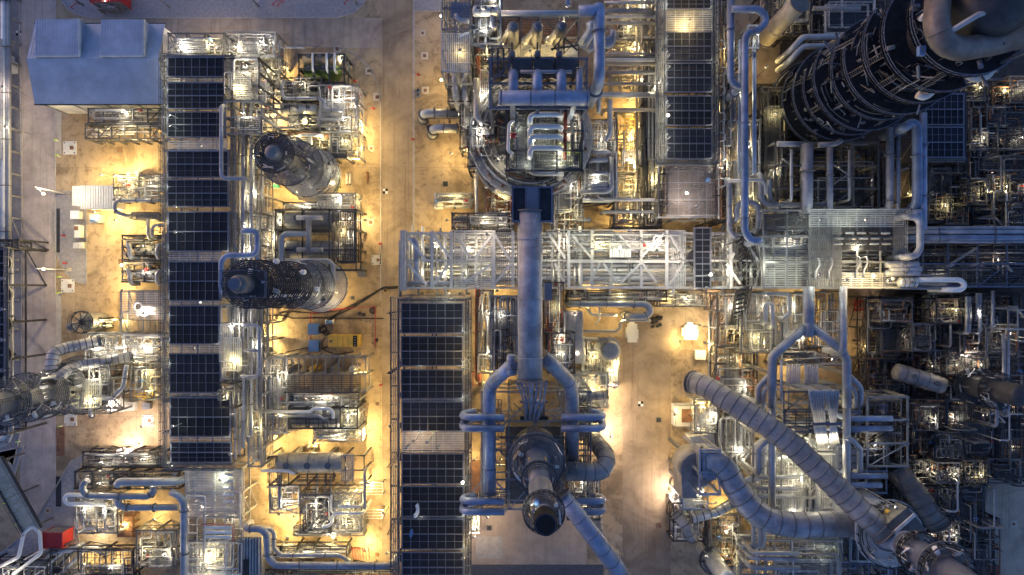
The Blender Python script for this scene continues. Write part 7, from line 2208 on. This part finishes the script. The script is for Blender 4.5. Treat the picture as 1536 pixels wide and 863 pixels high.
# ------------------------------------------------------------------ dim far right field, its shade put into darker materials
drum_vessel(1346, 558, 1412, 578, 9, 1.6, 'duct_tan', '', label='pale round-ended drum lying in the dim right field', noz=2, bands=4)
t, b = tower(1400, 566, 1.9, 24, [(6, 3.4, 0, 360), (12, 3.4, 0, 360), (18, 3.2, 0, 360)], 'steel_dark', label='dim ring-decked column at the end of the pale drum')
o = M().box(*R(1372, 448, 1392, 545, 5)[:2], 4.4, *R(1372, 448, 1392, 545, 5)[2:], 5).build('roof_panel', 'red_oxide', None, (W(1382, 496, 5).x, W(1382, 496, 5).y, 4))
reg(o, 'long dark red roof strip in the dim right field', 'roof strip')
o = M().box(*R(1288, 448, 1302, 467, 2)[:2], 0, *R(1288, 448, 1302, 467, 2)[2:], 2).build('red_locker', 'red', None, (W(1295, 457, 2).x, W(1295, 457, 2).y, 0))
reg(o, 'small red locker beside the brown slab', 'locker')
cells = [(1300, 446, 1370, 540, 7), (1394, 440, 1452, 530, 9), (1454, 440, 1530, 520, 8), (1420, 500, 1470, 560, 10), (1472, 520, 1560, 600, 9), (1300, 600, 1352, 700, 13), (1352, 600, 1420, 690, 9), (1422, 596, 1490, 690, 8), (1492, 600, 1570, 700, 8), (1352, 690, 1420, 740, 6), (1420, 690, 1475, 790, 7), (1430, 780, 1500, 870, 6),
         (1386, 245, 1450, 335, 9), (1452, 120, 1560, 200, 8), (1452, 200, 1560, 270, 9), (1452, 270, 1560, 340, 8), (1300, 540, 1345, 600, 6), (1320, 318 - 90, 1334, 312, 8)]
for k, (a, b_, c, d, z) in enumerate(cells):
    fm = 'galv' if k in (5,) else 'steel_mid' if k % 2 else 'steel_dark'
    module(a, b_, c, d, z, 300 + k, 40, look=('dim pipework block', 'dim caged pipework', 'dark pipe tangle')[k % 3] + (' with pale frame' if k == 5 else ''), fm=fm, nx=2, ny=2, decks=2, mats=('pipe_dark', 'steel_mid', 'galv', 'steel_dark', 'black_steel', 'pipe_dark', 'rust'), dm='grate_dark', drums=2, posts=8, valves=4, railm='steel_mid')
for k in range(46):
    x = random.uniform(1400, 1530)
    y = random.choice((random.uniform(440, 500), random.uniform(600, 800), random.uniform(150, 330)))
    l = random.uniform(18, 60)
    z = random.uniform(8, 15)
    m = random.choice(('pipe_alu', 'galv', 'steel_mid', 'steel_mid', 'pipe_dark', 'duct_tan'))
    if random.random() < .6:
        pts = [(x, y, z), (x, y + l, z)]
    else:
        pts = [(x, y, z), (x + l * .7, y, z)]
    if random.random() < .45:
        pts.append((pts[-1][0] + random.choice((-14, 14)), pts[-1][1] + (0 if pts[1][0] == pts[0][0] else 14), z))
    pipe(pts, random.uniform(.09, .24), m, random.choice(('thin', 'slim', 'slender')) + ' grey pipe standing over the dim right field', drop=(2, 2))
for k, (px, ya, yb) in enumerate(((1450, 445, 500), (1454, 445, 500), (1466, 440, 480), (1470, 440, 500), (1489, 436, 492), (1495, 560, 640), (1506, 500, 620), (1512, 505, 625))):
    pipe([(px, ya, 13), (px, yb, 13)], .3, 'duct_grey', 'straight upright grey pipe in the dim right field', n=10, drop=(None, 4))
t, q = frame(1302, 596, 1362, 700, 14.5, 1, 3, (7,), '', 'open_structure', 'galv', .4, .3, True, label='tall open pale frame right of the second heater', xbrace=3, zb=0)
o = M().box(*R(1282, 447, 1322, 600, 0)[:2], .0, *R(1282, 447, 1322, 600, 0)[2:], .05).build('brown_slab', 'hide_tan', None, W(1300, 520, 0))
reg(o, 'long bare brown slab right of the forked pipe', 'slab')
module(1158, 440, 1210, 530, 8, 201, 40, look='amber-lit piping left of the forked pipe', fm='steel_mid', nx=1, ny=3, decks=2, mats=('pipe_tan', 'pipe_alu', 'galv'))
module(1218, 438, 1262, 520, 8, 202, 40, look='yellow-lit piping right of the forked pipe', fm='steel_mid', nx=1, ny=3, decks=2, mats=('pipe_tan', 'yellow', 'pipe_alu', 'galv'))
module(1166, 520, 1264, 548, 7, 203, 40, look='amber-lit piping inside the fork', fm='steel_mid', nx=3, ny=1, decks=2, mats=('pipe_tan', 'pipe_alu', 'rust'))
pipe([(1148, 485, 13), (1148, 458, 13), (1153, 454, 13), (1159, 458, 13), (1159, 492, 13)], .42, 'pipe_alu', 'small silver hoop pipe left of the forked pipe', n=12, drop=(6, 6))
pipe([(1145, 440, 13), (1182, 441, 13), (1184, 448, 13), (1184, 470, 13), (1176, 478, 13)], .42, 'pipe_alu', 'silver square-bent pipe left of the forked pipe', n=12, drop=(8, 8))
x0, y0, x1, y1 = R(1220, 437, 1244, 452, 4)
t = thing('canopy', 'yellow canopy roof tucked below the big grey deck', 'canopy', ((x0 + x1) / 2, (y0 + y1) / 2, 0))
M().box(x0, y0, 3.8, x1, y1, 4).build('roof', 'yellow', t)
for x in (x0 + .2, x1 - .2):
    for y in (y0 + .2, y1 - .2):
        M().bar((x, y, 0), (x, y, 3.8), .15).build('post', 'yellow', t)
# bare corner ground
rect_sheet('gravel_path', [(1478, 880), (1560, 880), (1560, 724), (1478, 724)], .016, 'worn_paving')
pipe([(1470, 720, 5), (1540, 720, 5)], .3, 'duct_grey', 'pale pipe bounding the bare corner ground', drop=(1, 1))
module(1432, 782, 1478, 850, 4, 204, 16, look='white valve stand in the dark corner', fm='steel_dark', nx=1, ny=2, decks=1, dm='grate_dark', mats=('pipe_white', 'pipe_alu', 'steel_mid'))
x0, y0, x1, y1 = R(1440, 848, 1500, 880, 3)
t = thing('red_roof', 'dark red roof at the bottom corner', 'roof', ((x0 + x1) / 2, (y0 + y1) / 2, 0))
M().box(x0, y0, 2.8, x1, y1, 3).build('roof', 'red_oxide', t)
for x in (x0 + .3, x1 - .3):
    for y in (y0 + .3, y1 - .3):
        M().bar((x, y, 0), (x, y, 2.8), .2).build('post', 'steel_dark', t)
# dense dim process blocks: a jittered grid of small framed modules over the right field
rng0 = random.Random(77)
gcells = []
gx = [1288, 1326, 1366, 1404, 1442, 1484, 1530]
gy = [446, 486, 528, 566, 606, 646, 690, 730, 776, 822, 866]
kk = 0
for i in range(len(gx) - 1):
    for j in range(len(gy) - 1):
        if (i >= 4 and j >= 7) or (i == 0 and j < 4) or (i < 2 and j > 5) or (i == 1 and j == 2):
            continue
        gcells.append((gx[i], gy[j], gx[i + 1], gy[j + 1]))
for i in range(3):
    for j in range(6):
        gcells.append((1452 + 30 * i, 118 + 37 * j, 1482 + 30 * i, 155 + 37 * j))
for q in ((1390, 246, 1420, 290), (1420, 246, 1450, 290), (1390, 290, 1420, 336), (1420, 290, 1450, 336)):
    gcells.append(q)
if 1:
    for (ga, gb, gc, gd) in gcells:
        kk += 1
        z = rng0.uniform(4, 13)
        a, b_, c, d = ga + rng0.uniform(-4, 5), gb + rng0.uniform(-4, 5), gc - rng0.uniform(-4, 5), gd - rng0.uniform(-4, 5)
        module(a, b_, c, d, z, 900 + kk, 30, look=('dim narrow piping cage', 'dark piping crate', 'shadowy pipe nest', 'dim railed piping block')[kk % 4], fm=rng0.choice(('steel_dark', 'steel_mid', 'black_steel', 'steel_mid')), nx=1, ny=1, decks=1, mats=('pipe_dark', 'steel_mid', 'galv', 'pipe_alu', 'pipe_dark', 'rust', 'duct_tan'), dm='grate_dark', railm='steel_dark', posts=5, rr=(.07, .17), lit=(150 if kk % 2 == 0 else 0))
# ------------------------------------------------------------------ lamps the photograph shows
LL = [
    # shed yard and left yard
    (192, 262, 5, 4200, 'w'), (150, 262, 5, 1200, 'w'), (225, 190, 4, 700, 'w'), (160, 192, 4, 350, 'w'), (255, 100, 13, 260, 'n'), (253, 172, 15.5, 140, 'g'), (253, 188, 15.5, 140, 'g'), (320, 62, 8, 900, 'k'), (282, 66, 8, 500, 'k'), (362, 112, 8, 900, 'n'),
    (140, 318, 5, 600, 'w'), (172, 330, 4, 2600, 'w'), (225, 345, 4, 900, 'w'), (183, 436, 5, 1500, 'w'), (182, 398, 6, 2200, 'w'), (215, 470, 8, 900, 'k'), (198, 534, 5, 2800, 'n'), (180, 480, 5, 1200, 'w'), (228, 520, 4, 700, 'n'), (185, 674, 5, 4200, 'k'), (212, 640, 5, 900, 'k'), (160, 610, 4, 1200, 'k'),
    (140, 800, 3, 1000, 'n'), (200, 745, 4, 700, 'w'), (230, 780, 4, 800, 'w'), (185, 790, 4, 700, 'w'), (125, 848, 3, 700, 'w'), (168, 849, 3, 700, 'w'), (150, 708, 4, 600, 'n'), (8, 190, 8.4, 500, 'n'), (4, 130, 8, 300, 'k'), (60, 560, 8, 400, 'n'),
    # rack flank
    (330, 720, 9.5, 500, 'g'), (300, 760, 9, 700, 'k'), (345, 780, 9, 500, 'n'), (310, 840, 8, 1200, 'n'), (350, 640, 8, 600, 'n'), (355, 540, 8, 500, 'g'), (345, 470, 8, 500, 'g'), (258, 640, 15.6, 120, 'g'), (347, 622, 15.6, 160, 'n'), (345, 682, 15.6, 160, 'n'), (300, 453, 12, 220, 'n'), (290, 523, 12, 260, 'k'), (300, 218, 11, 500, 'n'), (300, 384, 11, 260, 'w'), (262, 310, 15.5, 90, 'g'), (262, 348, 15.5, 90, 'g'), (256, 700, 12, 300, 'g'),
    # between rack and blocks
    (398, 132, 6, 2200, 'n'), (400, 168, 5, 2000, 'n'), (400, 206, 5, 1700, 'w'), (405, 240, 5, 1400, 'w'), (400, 280, 5, 900, 'w'), (398, 345, 6, 1400, 'n'), (408, 392, 5, 900, 'w'), (400, 505, 5, 3200, 'w'), (398, 555, 5, 1400, 'n'), (402, 600, 5, 1200, 'k'), (405, 665, 5, 2000, 'w'), (402, 730, 5, 1700, 'w'), (418, 772, 4, 1200, 'w'), (425, 108, 4, 800, 'w'), (455, 140, 5, 700, 'n'), (440, 184, 6, 700, 'n'), (530, 150, 7, 700, 'k'), (542, 192, 5, 3000, 'w'), (520, 190, 4, 500, 'n'), (512, 88, 8, 300, 'g'), (534, 235, 5, 900, 'w'), (500, 275, 5, 900, 'w'), (440, 290, 5, 1200, 'w'),
    (512, 346, 10, 700, 'w'), (528, 330, 6, 800, 'k'), (420, 330, 6, 500, 'n'), (548, 330, 6, 1400, 'w'), (480, 420, 4, 900, 'g'), (505, 440, 4, 600, 'w'), (470, 552, 5, 400, 'w'), (530, 552, 6, 400, 'w'), (545, 560, 5, 900, 'w'), (450, 602, 5, 800, 'k'), (500, 598, 5, 700, 'g'), (520, 628, 6, 500, 'g'), (546, 652, 5, 2600, 'w'), (470, 665, 4, 1500, 'w'), (520, 700, 8, 500, 'w'), (552, 725, 5, 2200, 'w'), (500, 770, 5, 700, 'k'), (470, 740, 4, 600, 'k'), (530, 752, 4, 500, 'n'), (500, 806, 4, 1500, 'w'), (547, 826, 4, 2200, 'w'), (430, 806, 4, 1000, 'w'), (440, 775, 3, 500, 'w'), (575, 770, 5, 1000, 'w'),
    # road lights
    (584, 470, 9, 600, 'w'), (540, 300, 6, 500, 'w'), (662, 120, 7, 900, 'w'), (676, 230, 6, 900, 'w'), (546, 222, 6, 700, 'w'), (670, 330, 8, 1500, 'w'), (584, 560, 8, 700, 'w'), (584, 640, 8, 800, 'w'), (580, 830, 8, 700, 'w'), (662, 24, 9, 700, 'k'),
    # lower bank
    (694, 500, 15.6, 160, 'n'), (694, 541, 15.6, 260, 'w'), (694, 553, 15.6, 200, 'w'), (694, 640, 15.6, 160, 'n'), (640, 664, 16.5, 260, 'w'), (620, 662, 16, 160, 'k'), (694, 724, 15.6, 200, 'n'), (694, 838, 15.6, 260, 'w'), (665, 450, 15.6, 260, 'g'), (702, 600, 10, 300, 'n'), (702, 760, 8, 500, 'k'), (594, 700, 8, 400, 'w'),
    # reactor block
    (690, 75, 23.5, 160, 'w'), (700, 30, 15, 500, 'n'), (752, 66, 20, 350, 'w'), (795, 76, 17, 350, 'w'), (836, 74, 17, 300, 'w'), (716, 172, 12, 500, 'n'), (702, 235, 8, 900, 'w'), (752, 238, 17, 250, 'n'), (800, 210, 25, 160, 'g'), (858, 200, 20, 600, 'k'), (838, 240, 20, 250, 'g'), (815, 268, 12, 700, 'w'), (770, 268, 12, 600, 'n'), (690, 168, 6, 500, 'n'), (660, 170, 6, 700, 'w'), (850, 20, 20, 400, 'n'), (875, 66, 16, 500, 'n'), (725, 12, 23, 200, 'n'),
    # yellow street
    (945, 12, 8, 900, 'w'), (952, 70, 6, 2600, 'w'), (960, 118, 6, 1600, 'w'), (958, 156, 5, 2200, 'w'), (947, 207, 4, 3600, 'w'), (955, 250, 4, 1600, 'w'), (957, 288, 6, 3200, 'w'), (945, 325, 5, 2000, 'w'), (1002, 82, 17, 120, 'n'), (1002, 100, 17, 150, 'n'), (1002, 158, 17, 120, 'n'), (1002, 173, 17, 90, 'g'), (1002, 206, 17, 120, 'n'), (1002, 222, 17, 150, 'n'), (1035, 30, 15, 600, 'w'), (1083, 160, 10, 500, 'w'), (1083, 230, 10, 500, 'w'), (1083, 90, 10, 300, 'w'), (1030, 290, 14.5, 500, 'k'), (1045, 310, 14.5, 300, 'k'), (1110, 250, 7, 400, 'g'), (1108, 322, 8, 700, 'w'), (1165, 310, 6, 500, 'w'),
    # long rack
    (632, 384, 5, 800, 'w'), (650, 400, 8, 700, 'n'), (703, 372, 12, 700, 'n'), (730, 352, 14.6, 380, 'k'), (722, 410, 8, 900, 'n'), (757, 380, 12, 600, 'k'), (836, 378, 14.6, 420, 'n'), (846, 356, 12, 700, 'k'), (870, 362, 14.8, 260, 'g'), (930, 372, 15, 420, 'g'), (960, 358, 14.8, 380, 'k'), (985, 376, 14.8, 420, 'n'), (890, 412, 8, 700, 'g'), (940, 415, 8, 800, 'n'), (985, 412, 10, 600, 'g'), (1018, 380, 14.8, 420, 'k'), (1066, 412, 15.5, 340, 'g'), (1060, 432, 15.5, 300, 'n'), (1092, 380, 14.6, 380, 'k'), (1110, 410, 14, 380, 'n'), (1160, 400, 15.2, 360, 'g'), (906, 440, 5, 1500, 'w'), (880, 442, 4, 700, 'w'), (1005, 438, 6, 2600, 'w'), (690, 440, 8, 600, 'n'), (745, 436, 5, 900, 'w'),
    # big deck
    (1232, 330, 18.6, 250, 'g'), (1300, 330, 18.6, 300, 'g'), (1230, 412, 18.6, 450, 'g'), (1270, 420, 18.6, 450, 'n'), (1310, 414, 18.6, 380, 'n'), (1334, 421, 19.6, 700, 'w'), (1340, 418, 19, 400, 'w'), (1290, 372, 15, 400, 'n'), (1180, 420, 10, 600, 'g'),
    # beside the duct
    (832, 476, 9, 900, 'w'), (862, 470, 8, 700, 'k'), (866, 530, 8, 900, 'k'), (736, 562, 6, 1600, 'w'), (730, 500, 5, 500, 'w'), (882, 560, 4, 900, 'g'), (905, 590, 4, 1500, 'w'), (922, 582, 5, 1900, 'k'), (916, 655, 5, 2900, 'k'), (1006, 742, 5, 2800, 'k'), (936, 478, 7, 900, 'w'), (1062, 515, 6, 1000, 'w'), (1020, 512, 3, 500, 'w'), (1050, 488, 6, 1200, 'n'), (1014, 690, 6, 500, 'w'), (1012, 622, 6, 700, 'w'), (926, 545, 6, 500, 'w'), (1086, 462, 7, 2600, 'k'), (1098, 492, 6, 1000, 'k'), (750, 690, 8, 500, 'w'), (838, 650, 6, 400, 'w'), (710, 806, 7, 800, 'k'), (730, 776, 7, 700, 'k'), (880, 772, 6, 250, 'k'), (712, 690, 4, 500, 'w'), (800, 705, 24.5, 50, 'g'), (800, 765, 51, 40, 'g'), (880, 660, 5, 700, 'w'),
    # second heater and fork
    (1128, 480, 7, 1100, 'w'), (1150, 515, 6, 1000, 'w'), (1190, 470, 5, 1200, 'w'), (1222, 462, 6, 1600, 'w'), (1236, 500, 6, 1400, 'w'), (1196, 545, 5, 2000, 'w'), (1250, 540, 6, 1400, 'k'), (1106, 570, 5, 1500, 'w'), (1090, 545, 6, 700, 'n'), (1056, 610, 6, 900, 'w'), (1048, 640, 5, 900, 'n'), (1230, 650, 14.5, 900, 'n'), (1245, 672, 14.5, 900, 'n'), (1190, 664, 10, 1500, 'g'), (1205, 720, 8, 1300, 'g'), (1240, 735, 14.2, 500, 'n'), (1170, 760, 6, 600, 'n'), (1234, 808, 8, 900, 'g'), (1175, 688, 9, 900, 'n'), (1345, 762, 30, 60, 'n'), (1022, 718, 10, 500, 'w'), (1090, 762, 4, 900, 'w'), (1156, 846, 6, 700, 'w'), (1115, 690, 6, 500, 'w'), (1060, 836, 17, 300, 'n'),
    # dim right field
    (1330, 470, 5, 340, 'k'), (1345, 640, 5, 272, 'k'), (1380, 620, 5, 374, 'k'), (1440, 470, 5, 374, 'k'), (1500, 470, 5, 272, 'k'), (1470, 620, 5, 442, 'k'), (1450, 680, 5, 272, 'w'), (1400, 720, 5, 272, 'k'), (1520, 520, 5, 442, 'k'), (1385, 520, 5, 272, 'w'), (1470, 300, 5, 510, 'k'), (1425, 250, 5, 442, 'k'), (1520, 240, 5, 374, 'k'), (1200, 260, 5, 272, 'w'), (1260, 250, 5, 204, 'w'), (1310, 270, 5, 272, 'k'),
    (1420, 415, 12, 350, 'n'), (1500, 390, 12, 250, 'k'), (1453, 535, 11.5, 1360, 'k'), (1460, 524, 8, 680, 'k'), (1500, 570, 8, 1190, 'k'), (1522, 600, 6, 1530, 'k'), (1440, 604, 6, 510, 'w'), (1402, 268, 6, 1530, 'k'), (1364, 290, 6, 595, 'w'), (1490, 262, 7, 595, 'k'), (1442, 228, 7, 595, 'k'), (1504, 312, 6, 1530, 'k'), (1480, 318, 6, 680, 'w'), (1300, 520, 7, 425, 'w'), (1315, 600, 6, 425, 'w'), (1530, 640, 6, 510, 'k'), (1150, 100, 9, 595, 'w'),
]
for (px, py, z, p, c) in LL:
    if z >= 13.5 and z < 21:
        z, p = z + (1.6 if p < 200 else 3.2), p * (1.2 if p < 200 else 1.9)
    lamp(px, py, z * .8 if z < 9.5 else z, p * (.75 if z < 9.5 else .5), c, pole=True)

# ------------------------------------------------------------------ sky, sun, camera
sun_el, sun_az = math.radians(5.0), math.radians(300)
w = bpy.data.worlds.new('World')
SC.world = w
w.use_nodes = True
nt = w.node_tree
bg = nt.nodes['Background']
sk = nt.nodes.new('ShaderNodeTexSky')
sk.sky_type = 'NISHITA'
sk.sun_disc = False
sk.sun_elevation = sun_el
sk.sun_rotation = sun_az
sk.ozone_density = 3.0
tint = nt.nodes.new('ShaderNodeVectorMath')
tint.operation = 'MULTIPLY'
tint.inputs[1].default_value = (1.0, 0.84, 1.03)
nt.links.new(sk.outputs[0], tint.inputs[0])
nt.links.new(tint.outputs[0], bg.inputs[0])
bg.inputs[1].default_value = 0.14
sl = bpy.data.lights.new('sun', 'SUN')
sl.energy = 0.05
sl.angle = math.radians(10)
sl.color = (1, .78, .7)
so = bpy.data.objects.new('sun', sl)
d = Vector((math.sin(sun_az) * math.cos(sun_el), math.cos(sun_az) * math.cos(sun_el), math.sin(sun_el)))
so.rotation_euler = d.to_track_quat('Z', 'Y').to_euler()
so.location = (0, 0, 80)
C.objects.link(so)
cd = bpy.data.cameras.new('camera')
cd.sensor_width = 36
cd.lens = 36 * FP / 1536
cd.clip_start = 1
cd.clip_end = 1500
co = bpy.data.objects.new('camera', cd)
co.location = (0, 0, HC)
C.objects.link(co)
SC.camera = co
SC.view_settings.view_transform = 'Standard'
SC.view_settings.look = 'None'
SC.view_settings.exposure = 1.42
SC.view_settings.gamma = 1
SC.view_settings.use_curve_mapping = False
SC.cycles.use_denoising = True
SC.cycles.max_bounces = 5
SC.cycles.diffuse_bounces = 3
SC.cycles.glossy_bounces = 2
SC.cycles.sample_clamp_indirect = 4
# ------------------------------------------------------------------ labels: look plus the nearest landmark, with a rank where several look alike
LM = [((150, 95), 'the blue-roofed shed'), ((515, 512), 'the yellow generator'), ((795, 450), 'the big cylinder duct'), ((88, 800), 'the red container'), ((140, 295), 'the white hut'), ((808, 740), 'the black-mouthed stack'),
      ((1213, 500), 'the forked pipe'), ((1320, 110), 'the fat dark column'), ((1180, 650), 'the long diagonal duct'), ((816, 147), 'the blue header drum'), ((915, 527), 'the round grey tank'), ((60, 585), 'the leaning roadside column'), ((1285, 370), 'the big grey deck'),
      ((1117, 150), 'the blue looped pipe'), ((1385, 565), 'the pale round-ended drum'), ((1035, 140), 'the lamp-lit air coolers'), ((648, 560), 'the lower air coolers'), ((295, 420), 'the upper rack air coolers'), ((470, 352), 'the paired exchangers'), ((465, 694), 'the long pale drum'), ((440, 245), 'the squat ring-decked column'),
      ((1350, 790), 'the second stack'), ((935, 385), 'the pale pipe rack'), ((1470, 355), 'the blue edge pipes'), ((430, 430), 'the tall leaning tower'), ((1047, 700), 'the grey fan scroll'), ((230, 745), 'the hooked silver pipes')]
RK = ['nearest', 'second nearest', 'third nearest', 'fourth nearest', 'fifth nearest', 'sixth nearest', 'seventh nearest', 'eighth nearest', 'ninth nearest', 'tenth nearest', 'eleventh nearest', 'twelfth nearest', 'thirteenth nearest', 'fourteenth nearest', 'fifteenth nearest', 'sixteenth nearest', 'seventeenth nearest', 'eighteenth nearest', 'nineteenth nearest', 'twentieth nearest']
looks = {}
for o, look, pos, cat in REG:
    looks.setdefault(look, []).append((o, pos, cat))
used = set()
for look, it in looks.items():
    byl = {}
    for o, pos, cat in it:
        d, nm = min(((pos[0] - x) ** 2 + (pos[1] - y) ** 2, n) for (x, y), n in LM)
        byl.setdefault(nm, []).append((d, o, pos))
    for nm, ls in byl.items():
        ls.sort(key=lambda q: q[0])
        bare = nm.replace('the ', '', 1)
        for k, (d, o, pos) in enumerate(ls):
            if bare in look:
                lb = look if len(ls) == 1 else '%s, %s the photo centre' % (look, RK[min(k, 19)] + ' to')
            elif len(ls) == 1 and len(it) == 1:
                lb = look if len(look.split()) > 9 else '%s near %s' % (look, nm)
            elif len(ls) == 1:
                lb = '%s, the one by %s' % (look, nm)
            else:
                lb = '%s, %s to %s' % (look, RK[min(k, 19)], nm)
            o['label'] = lb
            if len(it) > 1 and 'group' not in o:
                o['group'] = look + ' group'
